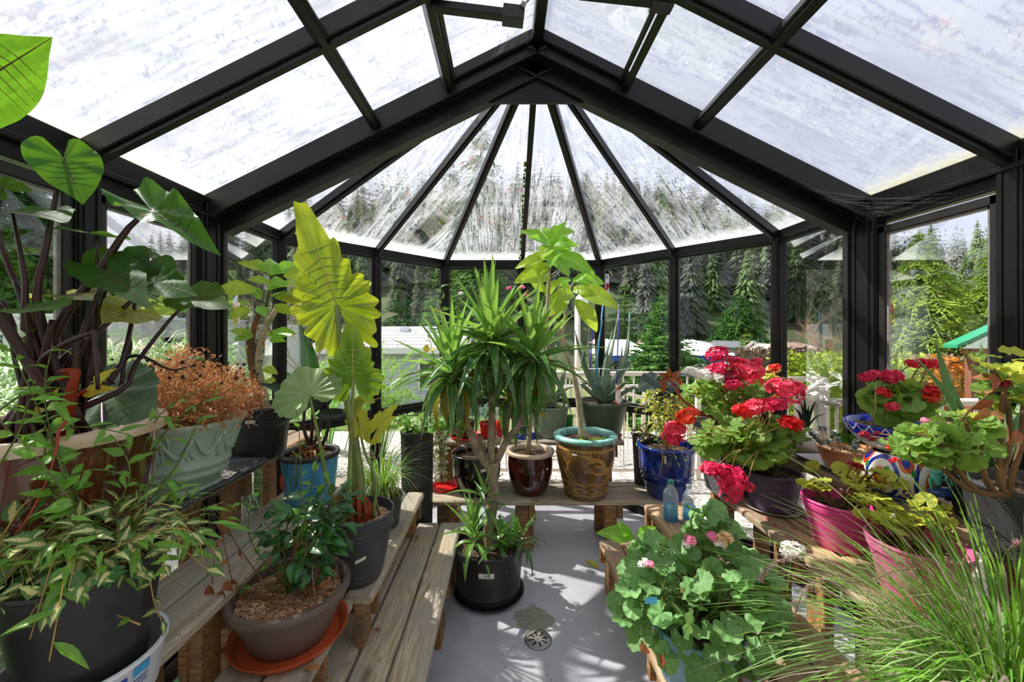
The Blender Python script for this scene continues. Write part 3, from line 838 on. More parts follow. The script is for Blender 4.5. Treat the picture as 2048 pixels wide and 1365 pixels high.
wn_i = [0]
def window(a, b, z0, z1, sash=.03, gask=False, ins=.035):
    wn_i[0] += 1
    a, b = V(a), V(b); w = setting('window_%d' % wn_i[0], ((a.x + b.x) / 2, (a.y + b.y) / 2, z0))
    d = (b - a).normalized(); a = a + d * ins; b = b - d * ins
    a0, b0 = V((a.x, a.y, 0)), V((b.x, b.y, 0)); Z = lambda z: V((0, 0, z))
    m_ = MB(); hz = sash / 2
    m_.bar(a0 + Z(z0 + hz), b0 + Z(z0 + hz), .032, sash, ch=.003); m_.bar(a0 + Z(z1 - hz), b0 + Z(z1 - hz), .032, sash, ch=.003)
    n = d.cross(V((0, 0, 1)))
    m_.bar(a0 + d * hz + Z(z0), a0 + d * hz + Z(z1), .032, sash, d, .003); m_.bar(b0 - d * hz + Z(z0), b0 - d * hz + Z(z1), .032, sash, d, .003)
    part('sash', m_, M['frame_grey' if gask else 'frame'], w, False)
    if gask:
        g = MB(); q = sash + .006
        for s_ in (a0 + d * q, b0 - d * q): g.bar(s_ + Z(z0 + sash), s_ + Z(z1 - sash), .012, .012, d)
        g.bar(a0 + d * q + Z(z1 - q), b0 - d * q + Z(z1 - q), .012, .010)
        part('gasket', g, M['gasket'], w, False)
    m_ = MB(); m_.bar(a0 + d * sash * .6 + Z((z0 + z1) / 2), b0 - d * sash * .6 + Z((z0 + z1) / 2), .008, z1 - z0 - sash * 1.2)
    part('pane', m_, M['glass'], w, False)
for x in (XL, XR):
    for i in range(len(ytop) - 1):
        window((x, ytop[i], 0), (x, ytop[i + 1] - (.03 if i == 4 else 0), 0), .885, 1.995, .035, True)
        window((x, ytop[i], 0), (x, ytop[i + 1] - (.03 if i == 4 else 0), 0), .08, .84, .02)
for a, b in ((S0 + V((0, .05, 0)), A_), (A_, B_), (B_, C_), (C_, MD), (MD, D_), (D_, E_), (E_, F_), (F_, S1 + V((0, .05, 0)))):
    window(a, b, .885, 2.085, .018, ins=.024); window(a, b, .08, .84, .018, ins=.024)
# the house wall the greenhouse leans on, behind the camera
m_ = MB(); m_.box(XL - 1.5, XR + 1.5, YB - .2, YB - .02, -.1, 3.3)
o = part('wall_house', m_, plain('house_siding', '#d8d4cc', .7), None, False); o['kind'] = 'structure'

# AED sign on the outside of the bay
def text(name, body, size, loc, rot, mat, parent, ext=.001, align='CENTER'):
    cu = bpy.data.curves.new(name, 'FONT'); cu.body = body; cu.size = size; cu.extrude = ext
    cu.align_x = align; cu.align_y = 'CENTER'
    tmp = bpy.data.objects.new('tmp', cu); COL.objects.link(tmp)
    bpy.context.view_layer.update()
    me = bpy.data.meshes.new_from_object(tmp); bpy.data.objects.remove(tmp)
    me.materials.clear(); me.materials.append(mat)
    o = bpy.data.objects.new(name, me)
    if isinstance(rot, Matrix): o.matrix_local = Matrix.Translation(V(loc) - (wloc(parent) if parent else V())) @ rot.to_4x4()
    else: o.location = V(loc) - (wloc(parent) if parent else V()); o.rotation_euler = rot
    return link(o, parent)
sy = 3.74; sc = P(1209, 576, sy)
sg = thing('wall_sign', 'white sign with a red heart behind the right rear bay post', 'sign', sc - V((0, 0, .13)))
m_ = MB(); m_.bar(sc - V((.042, 0, 0)), sc + V((.042, 0, 0)), .008, .25, ch=.002); part('board', m_, M['white_plastic'], sg, False)
blk = plain('sign_black', (.02, .02, .02), .5); redm = plain('sign_red', '#c9201c', .5)
text('lettering', 'ED', .05, sc + V((.002, -.006, .095)), (PI / 2, 0, 0), blk, sg)
text('lettering', 'EA', .046, sc + V((.002, -.006, -.10)), (PI / 2, 0, 0), blk, sg)
m_ = MB(); hp = [(0, -.045), (.035, -.005), (.042, .02), (.03, .04), (.012, .04), (0, .025), (-.012, .04), (-.03, .04), (-.042, .02), (-.035, -.005)]
for dy in (-.005, -.008):
    for x, z in hp: m_.vert(sc + V((x * .95 + .003, dy, z)))
m_.face(*range(10, 20)); m_.face(*reversed(range(10)))
for i in range(10): m_.face(i, (i + 1) % 10, 10 + (i + 1) % 10, 10 + i)
part('heart', m_, redm, sg, False)
m_ = MB(); bp = [(-.004, .03), (.01, .03), (.004, .008), (.012, .008), (-.008, -.03), (-.002, -.004), (-.011, -.004)]
for dy in (-.0085, -.010):
    for x, z in bp: m_.vert(sc + V((x + .003, dy, z)))
m_.face(*range(7, 14)); m_.face(*reversed(range(7)))
part('bolt_mark', m_, M['white_plastic'], sg, False)

# floor drain
dc = PZ(1076, 1281, 0.0)
dr = thing('floor_drain', 'round slotted metal drain cover set in the grey floor', 'drain', dc)
m_ = MB(); m_.lathe([(.063, 0), (.066, .002), (.066, .005), (.060, .006)], dc, 40, cap0=False); part('rim', m_, M['steel'], dr)
m_ = MB(); m_.lathe([(.062, .001), (.062, .0045), (.058, .006), (.0, .006)], dc, 40); part('grate', m_, plain('brushed_grate', '#a09c98', .45, .5), dr)
m_ = MB()
for i in range(8):
    a = 2 * PI * i / 8 + .2; d = V((math.cos(a), math.sin(a), 0)); q = dc + V((0, 0, .0062))
    m_.bar(q + d * .018, q + d * .05, .008, .001)
m_.lathe([(.004, .0062), (.004, .0066), (0, .0066)], dc, 10)
part('slot', m_, plain('slot_black', (.01, .01, .01), .9), dr, False, stuff=True)

# ------------------------------------------------------------------ benches
def plankmesh(L, w, h, mat, key={}):
    k_ = (round(L, 3), w, h, mat)
    if k_ not in key:
        m_ = MB(); r_ = min(w, h) * .18; prof = [(-w/2 + r_*1.4, 0), (w/2 - r_*1.4, 0), (w/2, r_), (w/2, h - r_*1.5), (w/2 - r_*1.6, h), (-w/2 + r_*1.6, h), (-w/2, h - r_*1.5), (-w/2, r_)]
        n = 8; rows = 6
        xs = [-L/2, -L/2 + .006] + [(-L/2 + L * i / 5) for i in range(1, 5)] + [L/2 - .006, L/2]
        rg = random.Random(int(L * 1000) + int(w * 999))
        for j, x in enumerate(xs):
            sc_ = .95 if j in (0, len(xs) - 1) else 1
            dz = rg.uniform(-.0012, .0012)
            for y, z in prof: m_.vert((x, y * sc_, (z - h / 2) * sc_ + h / 2 + dz))
        for j in range(len(xs) - 1):
            for i in range(n):
                q = (i + 1) % n; m_.face(j * n + i, (j + 1) * n + i, (j + 1) * n + q, j * n + q)
        m_.face(*range(n)); m_.face(*[(len(xs) - 1) * n + i for i in reversed(range(n))])
        key[k_] = m_.mesh('plank', M[mat], True, None, 35)
    return key[k_]
PH = .036
def bench(name, label, axis, lo, hi, c0, c1, ztop, n, mat, legs=(), group=None, floor=0.0, legin=.03, slant=0.0, frames=True, jag=None):
    """planks run along axis from lo to hi, between c0 and c1 across"""
    cx, cy = ((c0 + c1) / 2, (lo + hi) / 2) if axis == 'y' else ((lo + hi) / 2, (c0 + c1) / 2)
    t = thing(name, label, 'bench', (cx, cy, floor))
    w = (c1 - c0) / n
    for i in range(n):
        c = c0 + w * (i + .5); r_ = random.Random(int(c * 997)); L = hi - lo; sh = 0
        if jag: sh = jag[i % len(jag)]
        me = plankmesh(L, round(w - .008, 3), PH, mat)
        o = bpy.data.objects.new('plank', me)
        p = V((c, (lo + hi) / 2 + sh, ztop - PH)) if axis == 'y' else V(((lo + hi) / 2 + sh, c, ztop - PH))
        o.location = p - V((cx, cy, floor)); o.rotation_euler = (0, 0, (PI / 2 if axis == 'y' else 0) + (PI if r_.random() < .5 else 0))
        link(o, t)
    for q in legs:
        for s_, c in ((0, c0 + legin + .02), (1, c1 - legin - .02)):
            m_ = MB()
            p = (c, q) if axis == 'y' else (q, c)
            wx, wy = (.036, .085) if axis == 'y' else (.085, .036)
            m_.bar((p[0], p[1], floor), (p[0], p[1], ztop - PH), wx, wy, (0, 1, 0), .003)
            part('leg', m_, M['wood_frame'], t, False)
        if frames:
            m_ = MB(); zc = ztop - PH - .045
            if axis == 'y': m_.bar((c0 + .01, q + .062, zc), (c1 - .01, q + .062, zc), .036, .088, ch=.003)
            else: m_.bar((q + .062, c0 + .01, zc), (q + .062, c1 - .01, zc), .036, .088, ch=.003)
            part('cross_bearer', m_, M['wood_frame'], t, False)
            if ztop - floor > .28:
                m_ = MB(); zc = floor + .06
                if axis == 'y': m_.bar((c0 + .03, q + .062, zc), (c1 - .03, q + .062, zc), .034, .07, ch=.003)
                else: m_.bar((q + .062, c0 + .03, zc), (q + .062, c1 - .03, zc), .034, .07, ch=.003)
                part('stretcher', m_, M['wood_frame'], t, False)
    return t
Y0 = .35
Z1, Z2, Z3, Z4 = .31, .50, .70, .90
bench('plant_bench', 'low weathered plank bench along the left edge of the floor', 'y', .95, 2.5, -.683, -.270, Z1, 3, 'wood_grey', (1.0, 1.93, 2.40), jag=(-.02, .0, .0))
bench('plant_bench', 'second step of the left staging, under the brown bowl pot', 'y', Y0, 1.50, -.845, -.565, Z2, 2, 'wood_grey', (.55, 1.22), legin=.05)
bench('plant_bench', 'short raised bench behind the charcoal pot on the left', 'y', 1.52, 2.5, -.845, -.50, Z2 + .0, 3, 'wood_grey', (1.55, 2.36))
bench('plant_bench', 'third step of the left staging with worn grey planks', 'y', Y0, 2.2, -1.125, -.848, Z3, 2, 'wood_grey', (.6, 1.20, 2.1))
bench('plant_bench', 'top step of the left staging against the glass', 'y', Y0, 2.45, -1.405, -1.128, Z4, 2, 'wood_warm', (.6, 1.72, 2.3))
bench('plant_bench', 'plank bench across the bay holding the glazed pots', 'x', -.56, 1.28, 2.70, 3.07, .36, 3, 'wood_grey', (-.42, .12, .72), legin=.02)
bench('plant_bench', 'higher plank shelf at the back of the bay', 'x', -.56, .93, 3.115, 3.40, .65, 2, 'wood_grey', (-.45, .16, .80))
bench('plant_bench', 'lowest step of the right staging beside the open floor', 'y', Y0, 2.36, .55, .795, .275, 2, 'wood_warm', (.7, 1.5, 2.29))
bench('plant_bench', 'second step of the right staging with the blue bottles', 'y', Y0, 2.32, .80, 1.062, .50, 2, 'wood_warm', (.7, 1.5, 2.24))
bench('plant_bench', 'third step of the right staging strewn with red petals', 'y', Y0, 2.10, 1.068, 1.345, .70, 2, 'wood_warm', (.7, 1.42, 2.02), jag=(0, -.02))
bench('plant_bench', 'top step of the right staging against the glass', 'y', Y0, 2.12, 1.352, 1.69, .90, 2, 'wood_warm', (.7, 1.3, 2.02))
# ------------------------------------------------------------------ outdoors
def groundmat():
    t = NT('grass_ground'); v = t.coord('Object')
    c = t.ramp(t.noise(v, .6, 6, .65), [(.3, lin('#3e5428')), (.5, lin('#64783c')), (.7, lin('#8a8a68'))])
    return t.surf(t.pbr(c, .9, 0, .1))
def hillmat():
    t = NT('forest_floor'); v = t.coord('Object')
    c = t.ramp(t.noise(v, .16, 8, .7), [(.3, lin('#37432f')), (.5, lin('#4f5c42')), (.7, lin('#6f6f55'))])
    return t.surf(t.pbr(c, .95, 0, .05))
GZ = -1.0
m_ = MB(); m_.box(-150, 150, -10, 260, GZ - .3, GZ)
o = part('ground', m_, groundmat(), None, False); o['kind'] = 'structure'
m_ = MB()
for a in ((-1.95, XL - .02, YB, 6.3), (XL - .02, .88, 3.66, 6.3), (.88, 6.2, 2.62, 4.6), (XR + .02, 6.2, YB, 2.62), (-3.2, -1.95, 4.2, 6.3), (.88, 3.0, 4.6, 6.3)):
    m_.box(a[0], a[1], a[2], a[3], GZ, -.06)
o = part('patio', m_, M['aggregate'], None, False); o['kind'] = 'structure'

TOP = [(-1400, .22), (-600, .15), (0, .10), (180, .09), (300, .20), (360, .235), (450, .27), (600, .335), (700, .375), (800, .40), (1100, .415), (1300, .41), (1450, .36), (1560, .32), (1700, .30), (1800, .28), (2048, .22), (2600, .25), (3400, .2)]
tx, tyv = zip(*TOP)
def hill(px, Y):
    T = float(np.interp(px, tx, tyv)); zt = 1.5 + T * 88 - 8.0
    f = min(max((Y - 30) / 58, 0), 1) ** .9
    return GZ + (zt - GZ) * f + 1.2 * noise.noise((px * .006, Y * .08, 0)) * (1 if f > .05 else 0)
m_ = MB(); nu, nv = 90, 22
m_.grid(lambda u, v: ((( -1400 + 4800 * u) - 1010) / 800 * (30 + 64 * v), 30 + 64 * v, (hill(-1400 + 4800 * u, 30 + 64 * v) if v > 0 else GZ - .5)), nu, nv)
o = part('hillside', m_, hillmat(), None, True); o['kind'] = 'structure'

def treemat(name, a, b, c, scale=2.0):
    t = NT(name); v = t.coord('Object'); oi = t.n('ShaderNodeObjectInfo')
    col = t.ramp(t.math('ADD', t.math('MULTIPLY', t.noise(v, scale, 5, .7), .75), t.math('MULTIPLY', oi.outputs['Random'], .25)), [(.3, lin(a)), (.52, lin(b)), (.75, lin(c))])
    p = t.pbr(col, .85, 0, .1); tr = t.n('ShaderNodeBsdfTranslucent', {'Color': col}).outputs[0]
    return t.surf(t.mixs(.25, p, tr))
TM = [treemat('hazed_hill_conifer', '#525c48', '#6c755c', '#888f74', 3), treemat('hazed_hill_conifer_grey', '#5a625a', '#747a70', '#909488', 3), treemat('hazed_hill_conifer_green', '#4c6240', '#6d8656', '#9aac7a', 3)]  # aerial haze put into the foliage colours: paler and less saturated, no volume
M['spruce'] = treemat('near_spruce', '#2f5228', '#57863f', '#93b86a', 6)
M['cedar'] = treemat('near_cedar', '#4a6a22', '#7f9c3a', '#b9c866', 5)
M['tree_g'] = treemat('tall_fir', '#35552c', '#5a8040', '#8fae68', 4)
M['hedge'] = treemat('yellow_hedge', '#6a8a2a', '#a2b83a', '#d2d964', 9)
M['hedge_b'] = treemat('bare_brown_hedge', '#5f5046', '#8a7566', '#b29c8a', 9)
M['twig'] = plain('bare_twig', '#a8988a', .9, 0, .1)
M['twig_p'] = plain('pinkish_twig', '#b08878', .9, 0, .1)
M['twig_d'] = plain('tree_trunk_bark', '#5a4a3c', .9, 0, .1)
def conifer(h=1.0, whorls=14, nb=7, r0=.2, seed=0, sub=0, droop=.3, top=.06, base=.12, dens=1.0, up=0.0):
    r = random.Random(seed); mb = MB()
    for i in range(whorls):
        t = min(1, max(0, (i + r.uniform(-.4, .4)) / (whorls - 1))); z = base + (1 - base - .02) * t
        L = (r0 * (1 - t) ** .85 + .015) * r.uniform(.8, 1.15)
        for k_ in range(nb):
            a = 2 * PI * (k_ + r.random() * .9) / nb + i; l = L * r.uniform(.65, 1.15); w = l * .15
            d = V((math.cos(a), math.sin(a), 0)); n = V((-d.y, d.x, 0)); dz = -droop * l * r.uniform(.6, 1.3) + up * l
            c0 = V((0, 0, z)); c1 = c0 + d * l * .55 + V((0, 0, dz * .35)); c2 = c0 + d * l + V((0, 0, dz))
            if not sub:
                q = [mb.vert(p) for p in (c0, c1 + n * w + V((0, 0, -.03 * l)), c2, c1 - n * w + V((0, 0, -.03 * l)), c1 + V((0, 0, .12 * l)))]
                mb.face(q[0], q[1], q[4]); mb.face(q[1], q[2], q[4]); mb.face(q[2], q[3], q[4]); mb.face(q[3], q[0], q[4])
            else:
                for j in range(sub):
                    tt = (j + .5) / sub; p = c0.lerp(c2, tt) + V((0, 0, .18 * l * math.sin(tt * PI)))
                    for s_ in (-1, 1):
                        sl = l * .42 * (1.1 - tt) * r.uniform(.6, 1.2); e = p + (n * s_ * .8 + d * .7).normalized() * sl + V((0, 0, -droop * sl * r.uniform(.3, 1.2)))
                        wv = d * sl * .18
                        q = [mb.vert(x) for x in (p - wv * .5, p + wv * .5, p.lerp(e, .6) + wv + V((0, 0, -.1 * sl)), e)]
                        mb.face(*q)
                        q2 = [mb.vert(x) for x in (p, p.lerp(e, .5) + V((0, 0, -.28 * sl)), e)]
                        mb.face(*q2)
                q = [mb.vert(x) for x in (c1 + n * w * .15, c2, c1 - n * w * .15, c0)]; mb.face(*q)
    q = [mb.vert(x) for x in (V((.005, 0, .93)), V((-.004, .004, .93)), V((-.004, -.004, .93)), V((0, 0, 1.01)))]
    mb.face(q[0], q[1], q[3]); mb.face(q[1], q[2], q[3]); mb.face(q[2], q[0], q[3])
    return mb
def trunk(h, r, mat, parent, top=.95):
    pass
variants = []
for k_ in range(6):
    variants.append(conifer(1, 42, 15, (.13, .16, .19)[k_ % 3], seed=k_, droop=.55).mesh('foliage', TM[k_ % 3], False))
tm = MB().tube([(0, 0, -.02), (0, 0, .96)], [.014, .003], 5).mesh('trunk', M['twig_d'], True)
r = random.Random(11); HT = []
while len(HT) < 900:
    px = r.uniform(-150, 2250); Y = 31 + 57 * r.random() ** .8
    if 560 < px < 1650 or r.random() < .75: HT.append((px, Y))
HT.sort(key=lambda q: q[1])
rest = MB()
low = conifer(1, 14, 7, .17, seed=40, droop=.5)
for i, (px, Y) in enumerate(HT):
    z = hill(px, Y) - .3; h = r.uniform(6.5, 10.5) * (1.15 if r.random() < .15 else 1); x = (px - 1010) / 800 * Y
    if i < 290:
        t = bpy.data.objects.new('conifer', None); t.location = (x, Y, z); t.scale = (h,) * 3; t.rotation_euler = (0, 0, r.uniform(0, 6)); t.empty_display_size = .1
        zn = next(b for a, b in ((430, 'left windows'), (745, 'left side of the bay'), (1045, 'two middle-left bay panes'), (1360, 'two middle-right bay panes'), (1690, 'right side of the bay'), (9999, 'right window')) if px < a); sl = 'foot' if Y < 44 else 'upper slope'; t['label'] = 'haze-tinted conifer on the hill %s, seen through the %s' % (sl, zn); t['category'] = 'tree'; t['group'] = 'conifers on the hill %s, %s' % (sl, zn); link(t)
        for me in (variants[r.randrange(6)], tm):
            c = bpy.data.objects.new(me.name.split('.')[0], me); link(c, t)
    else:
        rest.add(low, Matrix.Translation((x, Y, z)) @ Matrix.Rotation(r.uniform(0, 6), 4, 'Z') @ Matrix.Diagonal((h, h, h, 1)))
solo('distant_forest', rest, TM[1], 'haze-tinted grey-green conifers crowding the upper hillside beyond the houses', 'forest', smooth=False, stuff=True)

def bigtree(name, label, px, ytop_, Y, hgt_z0, r0, mat, whorls=26, nb=9, sub=5, droop=.35, seed=1, cat='tree', up=0.0, base=.08):
    top = P(px, ytop_, Y); h = top.z - hgt_z0
    t = thing(name, label, cat, (top.x, Y, hgt_z0))
    mb = conifer(1, whorls, nb, r0 / h, seed, sub, droop, up=up, base=base)
    o = part('foliage', MB().add(mb, Matrix.Translation((top.x, Y, hgt_z0)) @ Matrix.Scale(h, 4)), M[mat], t, False)
    part('trunk', MB().tube([(top.x, Y, hgt_z0), (top.x, Y, hgt_z0 + h * .95)], [h * .015, .01], 6), M['twig_d'], t)
bigtree('fir_tree', 'very tall fir seen through the left bay roof panes', 962, 195, 22, GZ, 3.6, 'tree_g', 34, 9, 6, .45, 2)
bigtree('fir_tree', 'slimmer fir behind the tallest one, left of it', 900, 300, 33, GZ, 3.2, 'tree_g', 28, 8, 5, .4, 5)
bigtree('fir_tree', 'drooping dark fir outside the far left window', 30, 150, 13, GZ, 3.6, 'spruce', 34, 11, 8, .55, 8)
bigtree('spruce_tree', 'young green spruce standing just beyond the deck railing', 1322, 575, 8.6, GZ, 1.35, 'spruce', 40, 13, 8, .1, 3, up=.35)
bigtree('cedar_tree', 'broad yellow-green cedar outside the right window', 1838, 452, 13.5, GZ, 3.0, 'cedar', 36, 15, 9, .55, 4)
bigtree('cedar_tree', 'cedar at the right edge beside the green roofed shelter', 1990, 470, 16, GZ, 3.0, 'cedar', 34, 13, 8, .5, 14)
bigtree('cypress_tree', 'broad green conifer behind the small houses', 1478, 580, 29, GZ, 3.8, 'spruce', 34, 13, 8, .5, 6)
bigtree('cypress_tree', 'narrow green conifer right of the broad one behind the houses', 1515, 586, 38, GZ, 2.6, 'cedar', 24, 9, 5, .4, 7)
bigtree('cypress_tree', 'small rounded shrub tree in front of the broad conifer', 1492, 655, 24, GZ, 1.6, 'cedar', 16, 9, 5, .3, 9)
bigtree('fir_tree', 'dark fir right behind the spruce and the bay corner', 1250, 560, 20, GZ, 2.6, 'tree_g', 22, 8, 5, .3, 12)
bigtree('fir_tree', 'dark green fir behind the grey roofed house', 800, 560, 19, GZ, 2.8, 'tree_g', 24, 9, 5, .45, 13)
bigtree('fir_tree', 'dark green fir behind the house, near the bay corner', 860, 575, 20, GZ, 2.5, 'spruce', 24, 9, 5, .45, 17)

def baretree(name, label, base, h, spread, mat, n=5, depth=4, seed=0, r0=.05):
    r = random.Random(seed); t = thing(name, label, 'tree', base); mb = MB()
    def grow(p, d, l, rad, k_):
        e = p + d * l; m2 = p.lerp(e, .5) + rv(l * .06, r)
        mb.tube([p, m2, e], [rad, rad * .8, rad * .6], 3, cap=False)
        if k_ == 0: return
        for _ in range(n if k_ == depth else 3):
            dd = (d + V((r.uniform(-1, 1) * spread, r.uniform(-1, 1) * spread, r.uniform(-.2, .5)))).normalized()
            grow(m2 if r.random() < .4 else e, dd, l * r.uniform(.55, .85), rad * .55, k_ - 1)
    grow(V(base), V((0, 0, 1)), h * .3, r0, depth)
    part('branches', mb, M[mat], t, False)
baretree('bare_tree', 'leafless pale shrub tree left of the grey roofed house', PZ(610, 665 + 2.5 * 800 / 10.5, GZ), 4.6, .8, 'twig', 6, 5, 3, .05)
baretree('bare_tree', 'leafless pink-tinged tree above the yellow hedge', V((12.6, 16, GZ)), 4.0, .95, 'twig_p', 6, 5, 5, .07)
baretree('bare_tree', 'second leafless grey tree behind the left bay windows', V((-11, 20, GZ)), 8.5, .7, 'twig', 6, 5, 9, .10)

def bushmass(name, label, box, n, size, mat, cat, seed=0, twigs=False, parent=None, stuff=False, core=True):
    r = random.Random(seed); x0, x1, y0, y1, z0, z1 = box; mb = MB()
    if core: mb.grid(lambda u, v: (x0 + (x1 - x0) * (.5 + .46 * math.sin(PI * v) * math.cos(2 * PI * u)), y0 + (y1 - y0) * (.5 + .46 * math.sin(PI * v) * math.sin(2 * PI * u)), z0 + (z1 - z0) * (.5 - .47 * math.cos(PI * v))), 16, 8)
    for _ in range(n):
        p = V((r.uniform(x0, x1), r.uniform(y0, y1), r.uniform(z0, z1)))
        d = rv(1, r); d.z = abs(d.z); d.normalize(); s_ = size * r.uniform(.5, 1.3); a = d.cross(rv(1, r)).normalized() * s_ * .35
        q = [mb.vert(p - a * .4, (-1, 0)), mb.vert(p + a * .4, (1, 0)), mb.vert(p + d * s_ * .6 + a, (.8, .6)), mb.vert(p + d * s_, (0, 1)), mb.vert(p + d * s_ * .6 - a, (-.8, .6))]
        mb.face(*q)
    return solo(name, mb, M[mat], label, cat, smooth=False)
bushmass('hedge', 'clipped yellow-green hedge beyond the right railing', (6.3, 9.2, 8.6, 9.6, GZ, 1.02), 5200, .10, 'hedge', 'hedge', 2)
bushmass('hedge', 'brown leafless hedge in front of the white canopy', (7.6, 10.6, 13.0, 13.8, GZ, .93), 3400, .14, 'hedge_b', 'hedge', 3)
bushmass('hedge', 'brown leafless hedge continuing outside the right window', (9.8, 14.5, 11.6, 12.4, GZ, .80), 3000, .14, 'hedge_b', 'hedge', 4)
bushmass('hedge', 'row of small golden conifers behind the white trailers', (-17.5, -9.6, 14.3, 15.0, GZ, 2.75), 3500, .25, 'cedar', 'hedge', 6)

# tall ornamental grass banked against the left glass
def grassbank(name, label, box, n, L, mats, seed, cat='grass', w=.006, lean=(0, 0, 0)):
    r = random.Random(seed); mb = MB(); x0, x1, y0, y1, z0, z1 = box
    for i in range(n):
        u, v = r.random(), r.random(); x = x0 + (x1 - x0) * u; y = y0 + (y1 - y0) * v
        hz = z0 + (z1 - z0) * r.random() ** .6 * (1 - .35 * abs(2 * u - 1)) 
        p = V((x, y, hz)); a = r.uniform(0, 2 * PI); d = V((math.cos(a), math.sin(a), 0)) + V(lean); l = L * r.uniform(.5, 1.2); n_ = V((-d.y, d.x, 0)).normalized() * w * r.uniform(.6, 1.4)
        pts = [p + d * l * t * (.35 + .65 * t) + V((0, 0, l * (1.1 * t - 1.25 * t * t))) for t in (0, .33, .66, 1)]
        ids = []
        for j, q in enumerate(pts):
            k_ = (1, .9, .6, .1)[j]; ids.append((mb.vert(q - n_ * k_, (-1, j / 3)), mb.vert(q + n_ * k_, (1, j / 3))))
        mb.cur = i % len(mats)
        for j in range(3): mb.face(ids[j][0], ids[j][1], ids[j + 1][1], ids[j + 1][0])
    return solo(name, mb, [M[m_] for m_ in mats], label, cat, smooth=True, stuff=True)
M['grass_out'] = leafmat('pale_outdoor_grass', '#6a9a44', '#a4c07c', .5, .3, transcol='#c4e07c', var=.35)
M['grass_out2'] = leafmat('silvery_outdoor_grass', '#9ab88a', '#c6d6b8', .5, .3, var=.3)
grassbank('ornamental_grass', 'long pale green grass arching outside the left windows', (-4.7, -2.25, 1.9, 4.6, -.5, 1.42), 12000, .55, ('grass_out', 'grass_out', 'grass_out2'), 5, w=.008)
grassbank('ornamental_grass', 'long pale green grass outside the left window nearest the camera', (-4.4, -2.0, .3, 2.0, -.5, 1.3), 5000, .5, ('grass_out', 'grass_out2'), 6, w=.008)
# feathery shrub outside the bay
def feathery(name, label, c, rx, rz, n, mat, seed):
    r = random.Random(seed); mb = MB()
    for i in range(n):
        a = r.uniform(0, 2 * PI); d = V((math.cos(a) * r.uniform(.1, 1), math.sin(a) * r.uniform(.1, 1), 0)) * rx
        e = V(c) + d + V((0, 0, rz * r.uniform(.45, 1))); p = V(c) + d * .1; mid = p.lerp(e, .6) + V((0, 0, rz * .18))
        pts = bez([p, mid, e], 10); mb.tube(pts, [.005, .001], 3, cap=False)
        for j in range(3, len(pts)):
            for k_ in range(9):
                q = pts[j] + rv(.01, r); dd = (rv(1, r) + V((0, 0, .5))).normalized() * r.uniform(.04, .11); s_ = dd.cross(rv(1, r)).normalized() * .0035
                ids = [mb.vert(q - s_), mb.vert(q + s_), mb.vert(q + dd)]; mb.face(*ids)
    t = thing(name, label, 'shrub', c)
    part('foliage', mb, M[mat], t, False)
feathery('feathery_shrub', 'feathery bright green shrub outside the left bay facet', V((-1.55, 4.9, -.06)), .62, 1.45, 70, 'feather', 2)
feathery('feathery_shrub', 'smaller feathery shrub left of the larger one outside the bay', V((-2.35, 5.3, -.06)), .5, 1.25, 45, 'feather', 3)

# house with grey shingle roof
def siding(name, col):
    t = NT(name); v = t.coord('Object'); s_ = t.n('ShaderNodeSeparateXYZ', {0: v})
    return t.surf(t.pbr(t.ramp(t.noise(v, 3, 3), [(.3, lin(col)), (.7, tuple(min(1, x * 1.08) for x in lin(col)[:3]) + (1,))]), .6, 0, .3))
def shingle(name, a, b):
    t = NT(name); v = t.coord('Object')
    br = t.n('ShaderNodeTexBrick', {'Vector': t.n('ShaderNodeMapping', {'Vector': v, 'Scale': (1, 1, 1), 'Rotation': (PI / 2, 0, 0)}).outputs[0], 'Color1': lin(a), 'Color2': lin(b), 'Mortar': lin('#5a5654'), 'Scale': 3.0, 'Mortar Size': .02, 'Brick Width': .9, 'Row Height': .3})
    c = t.mix(t.mr(t.noise(v, 1.6, 5), .45, .65, 0, .4), br.outputs['Color'], lin('#6a6258'))
    return t.surf(t.pbr(c, .85, 0, .2))
M['siding'] = siding('grey_siding', '#c3c4d4'); M['shingle'] = shingle('grey_shingles', '#a8a8ae', '#bcbcc2')
M['trimwhite'] = plain('white_trim', '#eceef2', .5); M['darkglass'] = plain('dark_window', (.05, .055, .06), .1, 0, .8)
